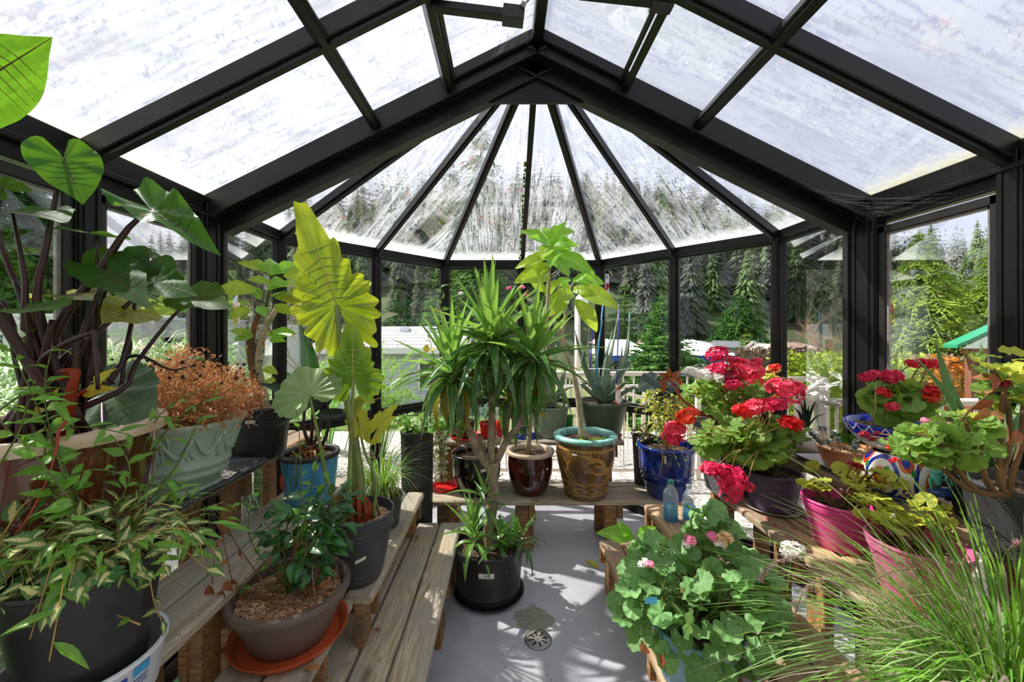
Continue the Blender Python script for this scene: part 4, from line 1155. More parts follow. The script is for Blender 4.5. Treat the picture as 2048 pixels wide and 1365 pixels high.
def house():
    Y = 13.0; x0, x1 = -6.05, -1.5; z0, ze, zr = GZ, .98, 1.72
    t = thing('house', 'lavender-grey sided house with a grey shingle roof outside the bay', 'house', ((x0 + x1) / 2, Y + 2, z0))
    m = MB(); m.box(x0, x1, Y + .03, Y + 4, z0, ze); part('wall', m, M['siding'], t, False)
    me = None; n = 15; hh = (ze - z0) / n
    m = MB(); L = x1 - x0
    for a in ((0, 0, 0), (L, 0, 0), (L, .03, hh), (0, .03, hh), (L, .04, 0), (0, .04, 0)): m.vert(a)
    m.face(0, 1, 2, 3); m.face(0, 5, 4, 1); m.face(0, 3, 5); m.face(1, 4, 2)
    me = m.mesh('siding_board', M['siding'], False)
    for i in range(n):
        o = bpy.data.objects.new('siding_board', me); o.location = V((x0, Y, z0 + i * hh)) - V(t.location); link(o, t)
    m = MB(); yr = Y + 2
    vs = [(x0 - .35, Y - .35, ze), (x1 + .35, Y - .35, ze), (x1 + .35, yr, zr), (x0 + .15, yr, zr), (x0 - .35, Y + 4.3, ze), (x1 + .35, Y + 4.3, ze)]
    for v_ in vs: m.vert(v_)
    for v_ in vs: m.vert((v_[0], v_[1], v_[2] - .08))
    m.face(0, 1, 2, 3); m.face(3, 2, 5, 4); m.face(0, 3, 4); m.face(1, 5, 2); m.face(6, 9, 8, 7); m.face(0, 6, 7, 1)
    part('roof', m, M['shingle'], t, False)
    m = MB(); m.box(x0 - .38, x1 + .38, Y - .42, Y - .34, ze - .16, ze + .02); part('gutter', m, M['trimwhite'], t, False)
    for a, b, c, d in ((-5.1, -4.2, -.2, .62), (-2.75, -2.15, -.3, .58)):
        m = MB(); m.box(a - .08, b + .08, Y - .04, Y + .01, c - .08, d + .08); f = part('window', m, M['trimwhite'], t, False)
        m = MB(); m.box(a, b, Y - .055, Y - .03, c, d); part('pane', m, M['darkglass'], f, False)
    m = MB(); m.box(x0 + .3, x0 + .55, Y - .1, Y, .3, .45); part('wall_lamp', m, M['trimwhite'], t, False)
    for x in (-5.95, -5.7):
        m = MB(); m.bar((x - .3, Y - .3, z0), (x - .3, Y - .3, ze - .05), .07, .07, (0, 1, 0)); part('porch_post', m, M['trimwhite'], t, False)
    for a in (-3.8, -2.9):
        m = MB(); m.box(a, a + .3, Y + 1.4, Y + 1.7, zr - .2, zr - .02); part('roof_vent', m, M['trimwhite'], t, False)
house()
def smallhouse(label, px0, px1, ye, yr, Y, wall, roof, gable=False):
    a, b = P(px0, ye, Y), P(px1, ye, Y); zr = P(0, yr, Y).z
    t = thing('house', label, 'house', ((a.x + b.x) / 2, Y + 2, GZ))
    m = MB(); m.box(a.x + .2, b.x - .2, Y, Y + 4, GZ, a.z); part('wall', m, wall, t, False)
    m = MB(); xm = (a.x + b.x) / 2
    if gable:
        for y in (Y - .3, Y + 4.3):
            for x, z in ((a.x, a.z), (xm, zr), (b.x, a.z)): m.vert((x, y, z))
        m.face(0, 3, 4, 1); m.face(1, 4, 5, 2); m.face(3, 5, 4)
        part('roof', m, roof, t, False)
        m = MB()
        for s_, e in (((a.x, Y - .32, a.z), (xm, Y - .32, zr)), ((xm, Y - .32, zr), (b.x, Y - .32, a.z))): m.bar(s_, e, .06, .16)
        part('gable_trim', m, M['trimwhite'], t, False)
        m = MB(); ii = [m.vert(p) for p in ((a.x + .2, Y - .02, a.z), (xm, Y - .02, zr - .1), (b.x - .2, Y - .02, a.z))]; m.face(0, 2, 1); part('gable', m, wall, t, False)
    else:
        for p in ((a.x, Y - .3, a.z), (b.x, Y - .3, a.z), (b.x - .6, Y + 2, zr), (a.x + .6, Y + 2, zr), (b.x, Y + 4.3, a.z), (a.x, Y + 4.3, a.z)): m.vert(p)
        m.face(0, 1, 2, 3); m.face(3, 2, 4, 5); m.face(0, 3, 5); m.face(1, 4, 2)
        part('roof', m, roof, t, False)
        m = MB(); m.box(a.x, b.x, Y - .36, Y - .28, a.z - .16, a.z + .02); part('fascia', m, M['trimwhite'], t, False)
    m = MB(); m.box(xm - .5, xm + .5, Y - .03, Y + .02, a.z - 1.2, a.z - .5); part('window', m, M['darkglass'], t, False)
wgrey, wblue, wwhite, wtan = plain('pale_wall', '#c9ccd2', .7), plain('blue_wall', '#7fa3b8', .7), plain('white_wall', '#e2e4e8', .7), plain('tan_wall', '#b9a790', .7)
rdark, rred, rpink, rgrey = shingle('dark_roof', '#4e535c', '#60656e'), shingle('red_roof', '#b2655c', '#c27a70'), shingle('pink_roof', '#b89a8c', '#c6aa9c'), shingle('grey_roof2', '#8f9298', '#a2a5aa')
smallhouse('grey roofed house left behind the white canopy', 1380, 1450, 695, 683, 27, wwhite, rgrey)
smallhouse('house with a red roof behind the white canopy', 1428, 1478, 697, 685, 28, wgrey, rred)
smallhouse('blue gabled house with a dark grey roof', 1484, 1516, 697, 684, 24, wblue, rdark, True)
smallhouse('long dark grey roofed house behind the blue gable', 1500, 1560, 694, 683, 25, wwhite, rdark)
smallhouse('white gabled house beside the bay corner post', 1532, 1572, 700, 689, 22, wwhite, rpink, True)
smallhouse('brown roofed house with a white gable above the hedge', 1582, 1680, 708, 687, 20, wtan, rpink)
smallhouse('long flat pinkish roof seen left of the spruce', 1190, 1300, 688, 678, 30, wwhite, rpink)
smallhouse('trailer house with a pale metal roof left of the bare tree', 478, 552, 664, 652, 22, wgrey, rgrey)

def canopy(label, px0, px1, Y):
    a, b = P(px0, 712, Y), P(px1, 712, Y); zt = P(0, 681, Y).z
    t = thing('canopy', label, 'canopy', ((a.x + b.x) / 2, Y + 1.5, GZ))
    m = MB()
    for p in ((a.x, Y, a.z), (b.x, Y, a.z), (b.x - 1.0, Y + 1.5, zt), (a.x + .4, Y + 1.5, zt), (b.x, Y + 3, a.z), (a.x, Y + 3, a.z)): m.vert(p)
    for v_ in list(m.v): m.vert((v_[0], v_[1], v_[2] - .04))
    m.face(0, 1, 2, 3); m.face(3, 2, 4, 5); m.face(0, 3, 5); m.face(1, 4, 2); m.face(6, 9, 8, 7)
    part('roof', m, plain('white_canopy', '#eef1f6', .5, 0, .4, .02), t, False)
    m = MB(); m.box(a.x, b.x, Y - .03, Y + .02, a.z - .22, a.z + .01); m.box(b.x - .03, b.x + .02, Y, Y + 3, a.z - .22, a.z + .01)
    part('valance', m, plain('blue_valance', '#2350b0', .6), t, False)
    for x in (a.x + .1, (a.x + b.x) / 2, b.x - .15):
        for y in (Y + .1, Y + 2.9):
            m = MB(); m.bar((x, y, GZ), (x, y, a.z), .08, .08, (0, 1, 0)); part('post', m, M['trimwhite'], t, False)
canopy('white canopy with a blue valance between spruce and hedge', 1340, 1478, 15)
canopy('white canopy with a blue valance left of the spruce', 1205, 1325, 16)

# trailers on the left
def trailer(label, px0, px1, y0, Y, h=2.4):
    a, b = P(px0, y0, Y), P(px1, y0, Y)
    t = thing('travel_trailer', label, 'trailer', ((a.x + b.x) / 2, Y + 1.1, GZ))
    m = MB(); m.box(a.x, b.x, Y, Y + 2.2, GZ + .45, a.z); part('body', m, plain('trailer_white', '#dfe0e0', .4), t, False)
    m = MB(); m.box(a.x - .03, b.x + .03, Y - .04, Y + 2.24, a.z - .02, a.z + .06); part('roof', m, M['trimwhite'], t, False)
    for k_ in range(3):
        x = a.x + (b.x - a.x) * (.2 + .28 * k_); m = MB(); m.box(x, x + .7, Y - .02, Y + .01, a.z - 1.1, a.z - .55); part('window', m, M['darkglass'], t, False)
    for x in (a.x + (b.x - a.x) * .45, a.x + (b.x - a.x) * .55):
        m = MB(); m.tube([(x, Y - .05, GZ + .35), (x, Y + .2, GZ + .35)], .35, 16); part('wheel', m, M['black_plastic'], t)
    m = MB(); m.box(a.x + .8, a.x + 1.5, Y + .6, Y + 1.3, a.z + .06, a.z + .26); part('roof_unit', m, M['frame_grey'], t, False)
trailer('long white trailer with a low flat roof at the left edge', -120, 262, 632, 11.5)
trailer('white trailer parked behind the second left window', 270, 400, 640, 12.5)
trailer('white trailer seen through the narrow bay window', 420, 540, 652, 16)

t = thing('flagpole', 'thin flagpole with a red and yellow flag behind the trailers', 'flagpole', V((P(478, 690, 12).x, 12, GZ)))
fp = P(478, 606, 12)
part('pole', MB().tube([(fp.x, 12, GZ), fp], .02, 6), M['trimwhite'], t)
for nm, col, dz in (('flag', '#c9302c', -.25), ('flag', '#e0b93a', -.62)):
    m = MB(); m.grid(lambda u, v: (fp.x - .02 - u * .12, 12 + .03 * math.sin(u * 5), fp.z + dz + v * .3 - u * .08), 5, 3); part(nm, m, plain('flag_cloth' + col, col, .7), t)

# white car
def car():
    Y = 15.5; a = P(1504, 745, Y); x0 = a.x; L = 3.6
    t = thing('car', 'white car parked in front of the brown hedge', 'car', (x0 + L / 2, Y + .8, GZ))
    prof = [(0, .35), (.05, .75), (.25, .85), (.9, .95), (1.35, 1.42), (2.6, 1.45), (3.3, 1.0), (3.58, .9), (3.6, .35)]
    m = MB(); n = len(prof)
    for y in (0, .1, 1.5, 1.6):
        for x, z in prof:
            k_ = .06 if y in (0, 1.6) else 0
            m.vert((x0 + x + (k_ if x < 1.8 else -k_), Y + y + (0.12 * (z - .9) if (z > .95 and y < .5) else (-.12 * (z - .9) if z > .95 else 0)), GZ + z))
    for j in range(3):
        for i in range(n - 1): m.face(j * n + i, j * n + i + 1, (j + 1) * n + i + 1, (j + 1) * n + i)
    m.face(*reversed(range(n))); m.face(*[3 * n + i for i in range(n)])
    part('body', m, M['trimwhite'], t, False)
    m = MB(); m.box(x0 + 1.3, x0 + 2.7, Y - .01, Y + .04, GZ + 1.0, GZ + 1.32); part('side_window', m, M['darkglass'], t, False)
    for x in (.75, 2.85):
        m = MB(); m.tube([(x0 + x, Y - .04, GZ + .33), (x0 + x, Y + .18, GZ + .33)], .33, 18); w = part('wheel', m, M['black_plastic'], t)
        m = MB(); m.tube([(x0 + x, Y - .05, GZ + .33), (x0 + x, Y - .03, GZ + .33)], .19, 12); part('hub', m, M['steel'], w)
car()
# open shelter with a green roof
Y = 10.5; a = P(1915, 690, Y); pk = P(2010, 655, Y)
t = thing('shelter', 'open timber shelter with a green metal roof at the right', 'shelter', (pk.x, Y + 1.5, GZ))
m = MB(); x2 = 2 * pk.x - a.x
for y in (Y, Y + .35):
    for x, z in ((a.x, a.z), (pk.x, pk.z + .1), (x2, a.z)): m.vert((x, y, z))
    for x, z in ((a.x, a.z), (pk.x, pk.z + .1), (x2, a.z)): m.vert((x, y, z - .09))
m.face(0, 1, 7, 6); m.face(1, 2, 8, 7); m.face(3, 9, 10, 4); m.face(4, 10, 11, 5); m.face(0, 3, 4, 1); m.face(1, 4, 5, 2); m.face(0, 6, 9, 3)
part('roof', m, plain('green_metal', '#2c8c66', .4), t, False)
m = MB(); i_ = [m.vert(p) for p in ((a.x + .15, Y + .05, a.z - .1), (x2 - .15, Y + .05, a.z - .1), (pk.x, Y + .05, pk.z - .02))]; m.face(0, 1, 2); part('gable', m, M['trimwhite'], t, False)
for x in (a.x + .55, x2 - .5):
    for y in (Y + .17,):
        m = MB(); m.bar((x, y, GZ), (x, y, a.z - .05), .16, .16, (0, 1, 0)); part('post', m, plain('red_timber', '#7a4636', .7), t, False)
m = MB(); m.box(a.x + .4, x2 - .4, Y + .15, Y + .28, a.z - .25, a.z - .08); part('beam', m, plain('orange_timber', '#a8623a', .7), t, False)
bushmass('shrub', 'rust-red shrub beside the green roofed shelter', (P(1885, 0, 11.2).x, P(1945, 0, 11.2).x, 11.2, 12.0, GZ, .75), 700, .16, 'coleus', 'shrub', 8)
# lamp post
lp = P(1155, 612, 6.2)
t = thing('lamp_post', 'cream lamp post standing on the deck outside the bay', 'lamp post', (lp.x, 6.2, -.06))
part('post', MB().tube([(lp.x, 6.2, -.06), (lp.x, 6.2, lp.z)], .045, 10), M['cream'], t)
part('base', MB().lathe([(.10, 0), (.10, .04), (.06, .08)], (lp.x, 6.2, -.06), 16), M['cream'], t)
part('lantern', MB().lathe([(.03, 0), (.09, .03), (.11, .12), (.07, .2), (.02, .24)], (lp.x + .06, 6.2, lp.z - .05), 14), M['trimwhite'], t)

# deck railings
def railing(label, p0, p1, z0=(-.06, -.06), h=1.12, post_ends=True, pitch=.11, mid=False):
    a, b = V((p0[0], p0[1], z0[0])), V((p1[0], p1[1], z0[1])); d = b - a; L = V((d.x, d.y)).length
    t = thing('deck_railing', label, 'railing', a)
    up = V((0, 0, 1))
    part('top_rail', MB().tube([a + up * h, b + up * h], .024, 8), M['cream'], t)
    part('bottom_rail', MB().bar(a + up * .1, b + up * .1, .03, .035), M['cream'], t, False)
    if mid: part('mid_rail', MB().tube([a + up * (h - .26), b + up * (h - .26)], .018, 8), M['cream'], t)
    if post_ends:
        for q in (a, b): part('post', MB().bar(q, q + up * h, .045, .045, (0, 1, 0)), M['cream'], t, False)
    bm = None; n = int(L / pitch)
    for i in range(1, n):
        q = a.lerp(b, i / n)
        if bm is None: bm = MB().bar((0, 0, .1), (0, 0, h), .015, .015, (0, 1, 0)).mesh('baluster', M['cream'], False)
        o = bpy.data.objects.new('baluster', bm); o.location = q - a; link(o, t)
railing('cream deck railing running behind the bay', (-.1, 4.25), (2.05, 4.25))
railing('cream deck railing right of the bay, parallel to its back', (2.1, 3.75), (2.98, 3.75))
railing('cream railing angled back toward the greenhouse corner', (2.98, 3.72), (2.0, 2.72), pitch=.075)
railing('cream railing running right beside the glass wall', (1.98, 2.52), (4.4, 2.52))
railing('sloping cream ramp handrail behind the bay', (.35, 5.0), (2.6, 5.6), z0=(-.02, -.75))
railing('cream railing on the far side of the ramp', (-.2, 6.1), (3.0, 6.2), z0=(-.45, -.45), pitch=.14)
# things stored beneath the right staging
solo('storage_box', MB().box(1.30, 1.55, 1.55, 1.9, 0, .22), plain('grey_tote', '#c9cdd3', .5), 'pale grey box stored on the floor under the right staging', 'box', smooth=False)
# ------------------------------------------------------------------ pots
def potprof(r0, r1, h, rim, th=.007, belly=0.0, drop=.03, n=8, foot=0.0):
    """closed outer and inner profile; rim = (width, height)"""
    pr = [(r0 - .004, 0), (r0, .004)]
    if foot: pr += [(r0, foot), (r0 - .008, foot + .004)]
    for i in range(1, n + 1):
        t = i / n; z = (h - rim[1]) * t
        if z <= foot + .006: continue
        pr.append((r0 + (r1 - r0) * t + belly * math.sin(PI * t), z))
    re_ = r1 + rim[0]
    pr += [(re_ - .002, h - rim[1] + .001), (re_, h - rim[1] + .004), (re_, h - .004), (re_ - .003, h), (r1 - th + .001, h), (r1 - th, h - .004)]
    zb = h - drop - .02
    pr += [(r0 + (r1 - r0) * (zb / h) - th + belly * math.sin(PI * zb / h), zb)]
    return pr
def soil(t, x, y, z, r, mat='soil', seed=0, sx=1.0, sy=1.0, chips=0):
    rg = random.Random(seed); mb = MB(); n = 26; ring = 5; c = mb.vert((x, y, z + .006)); rows = []
    for j in range(1, ring + 1):
        rows.append([mb.vert((x + math.cos(2*PI*i/n) * r * sx * j / ring, y + math.sin(2*PI*i/n) * r * sy * j / ring, z + rg.uniform(-.004, .007) * (j < ring))) for i in range(n)])
    for i in range(n): mb.face(c, rows[0][i], rows[0][(i + 1) % n])
    for j in range(ring - 1):
        for i in range(n): mb.face(rows[j][i], rows[j + 1][i], rows[j + 1][(i + 1) % n], rows[j][(i + 1) % n])
    part('soil', mb, M[mat], t)
    if chips:
        cb = MB()
        for _ in range(chips):
            a = rg.uniform(0, 2*PI); q = r * rg.random() ** .5 * .95; p = V((x + math.cos(a) * q * sx, y + math.sin(a) * q * sy, z + rg.uniform(.003, .012)))
            d = V((rg.uniform(-1, 1), rg.uniform(-1, 1), rg.uniform(-.4, .4))).normalized(); cb.bar(p - d * .008, p + d * .008 * rg.uniform(.4, 1.5), rg.uniform(.003, .008), rg.uniform(.002, .004), V((0, 0, 1)) + rv(.5, rg))
        part('mulch_chips', cb, M['chip'], t, False, stuff=True)
def pot(name, label, x, y, z0, r0, r1, h, mat, rim=(.006, .02), cat='potted plant', drop=.03, soilm='soil', belly=0.0, th=.007, sticker=None, chips=0, foot=0, rimmat=None, group=None, n=44, bands=(), soilon=True):
    t = thing(name, label, cat, (x, y, z0), group)
    pr = potprof(r0, r1, h, rim, th, belly, drop, foot=foot)
    for zb, w in bands:
        rb = r0 + (r1 - r0) * (zb / (h - rim[1])) + belly * math.sin(PI * zb / (h - rim[1]))
        i = next(k for k, q in enumerate(pr) if q[1] > zb); pr[i:i] = [(rb, zb - .004), (rb + w, zb - .002), (rb + w, zb + .002), (rb, zb + .004)]
    part('pot', MB().lathe(pr, (x, y, z0), n), M[mat], t, auto=50)
    if rimmat:
        re_ = r1 + rim[0]
        part('rim', MB().lathe([(re_ + .001, h - rim[1]), (re_ + .003, h - rim[1] * .5), (re_ + .001, h + .001), (r1 - th - .002, h + .001), (r1 - th - .003, h - .02), (r1 - th - .003, h - drop)], (x, y, z0), n, cap0=False), M[rimmat], t)
    if soilon: soil(t, x, y, z0 + h - drop, r1 - th - .001 - (r1 - r0) * drop / h, soilm, int(abs(x * 999)), chips=chips)
    if sticker:
        # small label stuck on the wall of the pot: angle, height, width, height
        a, zz, w, hh, tilt = sticker
        m_ = MB()
        def f(u, v):
            zc = zz + (v - .5) * hh + (u - .5) * tilt; tt = zc / (h - rim[1]); rr = r0 + (r1 - r0) * tt + belly * math.sin(PI * tt) + .0015
            th_ = a + (u - .5) * w / r1; return (x + math.cos(th_) * rr, y + math.sin(th_) * rr, z0 + zc)
        m_.grid(f, 5, 2); part('label', m_, M['white_label'], t)
    t['_soil'] = z0 + h - drop
    return t
def saucer(label, x, y, z0, r, mat, h=.022, group=None, n=40, sx=1, sy=1):
    mb = MB().lathe([(r * .86, 0), (r * .97, h * .7), (r, h), (r - .004, h), (r * .94 - .004, h * .7), (r * .84, .004), (0, .004)], (x, y, z0), n, sx, sy)
    return solo('saucer', mb, M[mat], label, 'saucer', group, auto=50)
def A(px):  # angle on a pot that faces the camera, shifted sideways
    return -PI / 2 + px

# ------------------------------------------------------------------ plant helpers
CAMP = V((0, 0, CAM_Z))
def cleaf(t, kind, attach, tip, nrm, mats, wx=1.0, kw=None, petiole=None, pr=(.006, .004), pm='stem_green', seed=0, label=None):
    """one big hand-placed leaf built as its own mesh, with an optional stalk"""
    attach, tip = V(attach), V(tip); L = (tip - attach).length
    if nrm == 'cam': nrm = CAMP - attach
    elif nrm == 'under': nrm = attach - CAMP
    g = radial_leaf(kind, seed=seed, **(kw or {}))
    mt = frame(attach, tip - attach, nrm, (L * wx, L, L))
    mb = MB().add(g, mt)
    o = part('leaf', mb, [M[m_] for m_ in mats], t, label=label)
    if petiole:
        pts = bez(list(petiole) + [attach], 14)
        part('leaf_stalk', MB().tube(pts, [pr[0], (pr[0] + pr[1]) * .5, pr[1]], 7), M[pm], t)
    return o
def ileaf(t, lib, base, dirv, nrm, size, r, wx=1.0, name='leaf'):
    return inst(name, lib[r.randrange(len(lib))], t, frame(base, dirv, nrm, (size * wx, size, size)))
def vine(t, pts, rad, smat, lib, size, gap, r, stemmb=None, out=.5, start=0.0, n=16, wx=1.0, upn=.8):
    q = bez(pts, n); mb = stemmb if stemmb is not None else MB(); mb.tube(q, [rad, rad * .45], 4)
    L = 0; nxt = start; sg = 1
    for i in range(1, len(q)):
        seg = (q[i] - q[i - 1]).length
        while L + seg > nxt:
            p = q[i - 1].lerp(q[i], (nxt - L) / seg); d = (q[i] - q[i - 1]).normalized()
            sd_ = d.cross(V((0, 0, 1)));  sd_ = sd_.normalized() if sd_.length > .05 else V((1, 0, 0))
            sg = -sg; dd = (d * .5 + sd_ * sg * out + rv(.35, r) + V((0, 0, .15))).normalized()
            ileaf(t, lib, p, dd, V((0, 0, upn)) + rv(.5, r) + (CAMP - p).normalized() * .5, size * r.uniform(.6, 1.15), r, wx)
            nxt += gap * r.uniform(.7, 1.3)
        L += seg
    if stemmb is None: part('stem', mb, M[smat], t)
def bush(t, base, c, R, nleaf, lib, size, r, smat='stem', nb=7, br=.004, pet=.35, shell=.55, up=.6, zmin=None, wx=1.0, face=.35, stems=True):
    base, c = V(base), V(c); mb = MB(); nodes = []
    for k_ in range(nb):
        d = rv(1, r); d.z = abs(d.z) * .8; d.normalize()
        e = c + V((d.x * R[0], d.y * R[1], d.z * R[2])) * .7; m2 = base.lerp(e, .5) + rv(.15, r) * R[0]
        b0 = base + V((r.uniform(-1, 1), r.uniform(-1, 1), 0)) * .25 * min(R[0], .12)
        q = bez([b0, m2, e], 8); mb.tube(q, [br, br * .6], 5); nodes += q[3:]
    for i in range(nleaf):
        d = rv(1, r)
        while d.length > 1 or d.length < .1: d = rv(1, r)
        d.normalize(); s_ = shell + (1 - shell) * r.random() ** .5
        p = c + V((d.x * R[0], d.y * R[1], d.z * R[2])) * s_
        if zmin is not None and p.z < zmin: p.z = zmin + r.uniform(0, .03)
        nd = min(nodes, key=lambda q: (q - p).length)
        dd = (V((d.x, d.y, d.z * .4)) + rv(.5, r)).normalized()
        b_ = p - dd * size * .3
        if pet: mb.tube([nd, nd.lerp(b_, .5) + V((0, 0, .1 * (nd - b_).length)), b_], [br * .35, br * .25], 3, cap=False)
        ileaf(t, lib, b_, dd, V((0, 0, up)) + d * .4 + rv(.4, r) + (CAMP - p).normalized() * face, size * r.uniform(.6, 1.15), r, wx)
    if stems: part('stems', mb, M[smat], t)
    return nodes
HEADS = {}
def headlib(mat):
    if mat in HEADS: return HEADS[mat]
    out = []
    for s_ in range(3):
        r = random.Random(s_ + 5); mb = MB()
        for i in range(64):
            d = rv(1, r); d.normalize()
            if d.z < -.45: d.z *= -1
            c = d * (.72 + .2 * r.random()); n = (d + rv(.45, r)).normalized(); a = n.cross(V((.3, .5, .8))).normalized(); b_ = n.cross(a)
            ph = r.random() * 6; s1 = r.uniform(.22, .33)
            for k_ in range(5):
                th = ph + 2 * PI * k_ / 5; dd = (a * math.cos(th) + b_ * math.sin(th)); ss = (a * -math.sin(th) + b_ * math.cos(th)); cu = r.uniform(.0, .5)
                q = [mb.vert(c, (0, 0)), mb.vert(c + (dd * .6 + ss * .42 + n * cu * .5) * s1, (1, .6)), mb.vert(c + (dd + n * cu) * s1, (0, 1)), mb.vert(c + (dd * .6 - ss * .42 + n * cu * .5) * s1, (-1, .6))]
                mb.face(*q)
        mb.sphere((0, 0, 0), .5, 8, 6)
        out.append(mb.mesh('flower_head', M[mat], True))
    HEADS[mat] = out; return out
def head(t, p, rad, mat, frm=None, r=rnd, sm='stem', name='flower_head'):
    p = V(p); inst(name, headlib(mat)[r.randrange(3)], t, Matrix.Translation(p) @ Euler((r.uniform(-.4, .4), r.uniform(-.4, .4), r.uniform(0, 6))).to_matrix().to_4x4() @ Matrix.Diagonal((rad, rad, rad * .8, 1)))
    if frm is not None:
        frm = V(frm); part('flower_stalk', MB().tube(bez([frm, frm.lerp(p, .55) + V((0, 0, .1 * (p - frm).length)), p], 8), [.0028, .0016], 5), M[sm], t)
def rosette(t, c, n, L, lib, r, low=-55, high=85, axis=(0, 0, 1), brightlib=None, name='leaf', dead=None):
    c = V(c)
    for i in range(n):
        f = i / (n - 1); el = math.radians(high + (low - high) * f + r.uniform(-8, 8)); az = i * 2.39996 + r.uniform(-.2, .2)
        d = V((math.cos(az) * math.cos(el), math.sin(az) * math.cos(el), math.sin(el))); b_ = c + V((0, 0, .05 * (1 - 2 * f))) + V((d.x, d.y, 0)) * .012
        n_ = V((-math.cos(az) * math.sin(el), -math.sin(az) * math.sin(el), math.cos(el)))
        k_ = min(4, max(0, int((f + r.uniform(-.15, .2)) * 4.2)))
        if f < .3: k_ = min(k_, 1)
        lb = brightlib if (brightlib and f < .38) else lib
        if dead and f > .75 and r.random() < .22: lb = dead
        inst(name, lb[k_], t, frame(b_, d, n_, (L * 1.0, L * r.uniform(.75, 1.08) * (1 if f < .8 else .85), L)))

def along(p, a, b): return V(p) + (V(b) - V(a))
# ------------------------------------------------------------------ left side
R = random.Random(21)
# --- elephant ears in a brown glazed planter
cx, cy = -1.165, 1.0
ce = pot('elephant_ear_plant', 'tall purple-stemmed elephant ears in a wide brown glazed planter by the left glass', cx, cy, .90, .185, .232, .37, 'brown_glaze', (.012, .03), drop=.035, rimmat='tan_glaze', sticker=(A(.12), .15, .10, .028, 0), belly=.006)
sz = ce['_soil']
def S(dx, dy): return V((cx + dx, cy + dy, sz))
kw = dict(rings=5, n=44, ripple=.03, rk=7, fold=.10, droop=.12, veins=6, vr=.009)
T = lambda px, py, Y: P(px, py, Y)
def stalk(pts, r0, r1, mat='stem_purple', t=ce): part('leaf_stalk', MB().tube(bez(pts, 16), [r0, (r0 + r1) / 2, r1], 8), M[mat], t)
ear = [
 # attach, tip, normal, mats, wx, depth tweak, stalk mid points
 ((-40, 165, .78), (109, 72, .80), 'under', ('coloc', 'vein_red'), 1.15, [(-60, 500, .85)], .012),
 ((128, 318, 1.02), (166, 408, 1.0), 'cam', ('coloc', 'vein_red'), .95, [(95, 480, 1.0), (78, 640, 1.0)], .011),
 ((25, 426, .98), (124, 424, .92), 'up', ('coloc_dark', 'vein_red'), 1.0, [(50, 560, .98), (60, 700, 1.0)], .010),
 ((6, 378, 1.10), (-60, 340, 1.1), 'cam', ('coloc', 'vein_red'), 1.1, [(5, 500, 1.05)], .008),
 ((195, 471, 1.12), (95, 446, .98), 'up', ('coloc_dark', 'vein_red'), .85, [(193, 560, 1.12), (188, 690, 1.06)], .008),
 ((304, 421, 1.12), (428, 486, 1.04), 'cam', ('coloc_spot', 'vein_red'), .46, [(258, 455, 1.12), (200, 540, 1.1), (105, 680, 1.04)], .014),
 ((217, 543, 1.05), (291, 600, .98), 'cam', ('coloc_dark', 'vein_red'), .95, [(190, 600, 1.05), (160, 680, 1.03)], .008),
 ((236, 528, 1.16), (228, 588, 1.10), 'cam', ('coloc_dark', 'vein_red'), 1.15, [(205, 600, 1.12), (176, 690, 1.06)], .007),
 ((299, 523, 1.20), (262, 566, 1.12), 'cam', ('coloc_dark', 'vein_red'), 1.1, [(275, 570, 1.2), (262, 650, 1.15), (215, 770, 1.08)], .008),
 ((308, 566, 1.14), (386, 580, 1.05), 'cam', ('coloc_dark', 'vein_red'), .75, [(265, 600, 1.14), (195, 665, 1.1), (110, 735, 1.05)], .010),
 ((387, 594, 1.18), (452, 605, 1.10), 'cam', ('coloc', 'vein_red'), .75, [(340, 640, 1.18), (270, 730, 1.15), (235, 785, 1.1)], .009),
 ((267, 622, 1.16), (211, 637, 1.02), 'cam', ('coloc_yellow', 'vein_red'), .8, [(258, 660, 1.16), (240, 730, 1.13)], .006),
 ((132, 590, 1.08), (180, 584, .98), 'up', ('coloc_yellow', 'vein_red'), .9, [(118, 640, 1.08), (100, 700, 1.05)], .006),
 ((50, 617, .92), (110, 609, .86), 'up', ('coloc', 'vein_red'), 1.0, [(56, 680, .95)], .006),
 ((30, 655, 1.0), (42, 668, .95), 'cam', ('coloc', 'vein_red'), 1.0, [(25, 700, 1.0)], .006),
 ((88, 604, 1.12), (72, 597, 1.08), 'cam', ('coloc', 'vein_red'), 1.0, [(85, 650, 1.1)], .005),
]
for i, (at, tp, nm, mats, wx, mids, rad) in enumerate(ear):
    a = T(*at); b_ = T(*tp); n_ = V((.15, -.35, .9)) if nm == 'up' else nm
    if nm == 'cam': n_ = (CAMP - a).normalized() + V((0, 0, .45))
    ang = 2 * PI * i / len(ear); base = S(math.cos(ang) * .09, math.sin(ang) * .08)
    pts = [base] + [T(*m_) for m_ in reversed(mids)]
    kk = dict(kw); kk['droop'] = .12 if i not in (1,) else .05; kk['fold'] = .1 if i != 5 else .3
    if i in (5, 9): kk['ripple'] = .06
    cleaf(ce, HEART if i % 3 else ARROW, a, b_, n_, mats, wx, kk, pts, (rad * 1.1, rad * .34), 'stem_purple', seed=i)
# thick purple sheaths at the base
for i, (x, top, r0) in enumerate(((30, 560, .012), (75, 600, .014), (105, 640, .012), (62, 655, .013), (150, 670, .010), (5, 600, .011))):
    q = T(x, top, 1.0); b_ = S(.05 * math.cos(i * 1.7), .05 * math.sin(i * 1.7)); part('leaf_stalk', MB().tube(bez([b_, b_.lerp(q, .5) + V((.01, 0, 0)), q], 10), [r0, r0 * .8, .006], 9), M['stem_purple'], ce)
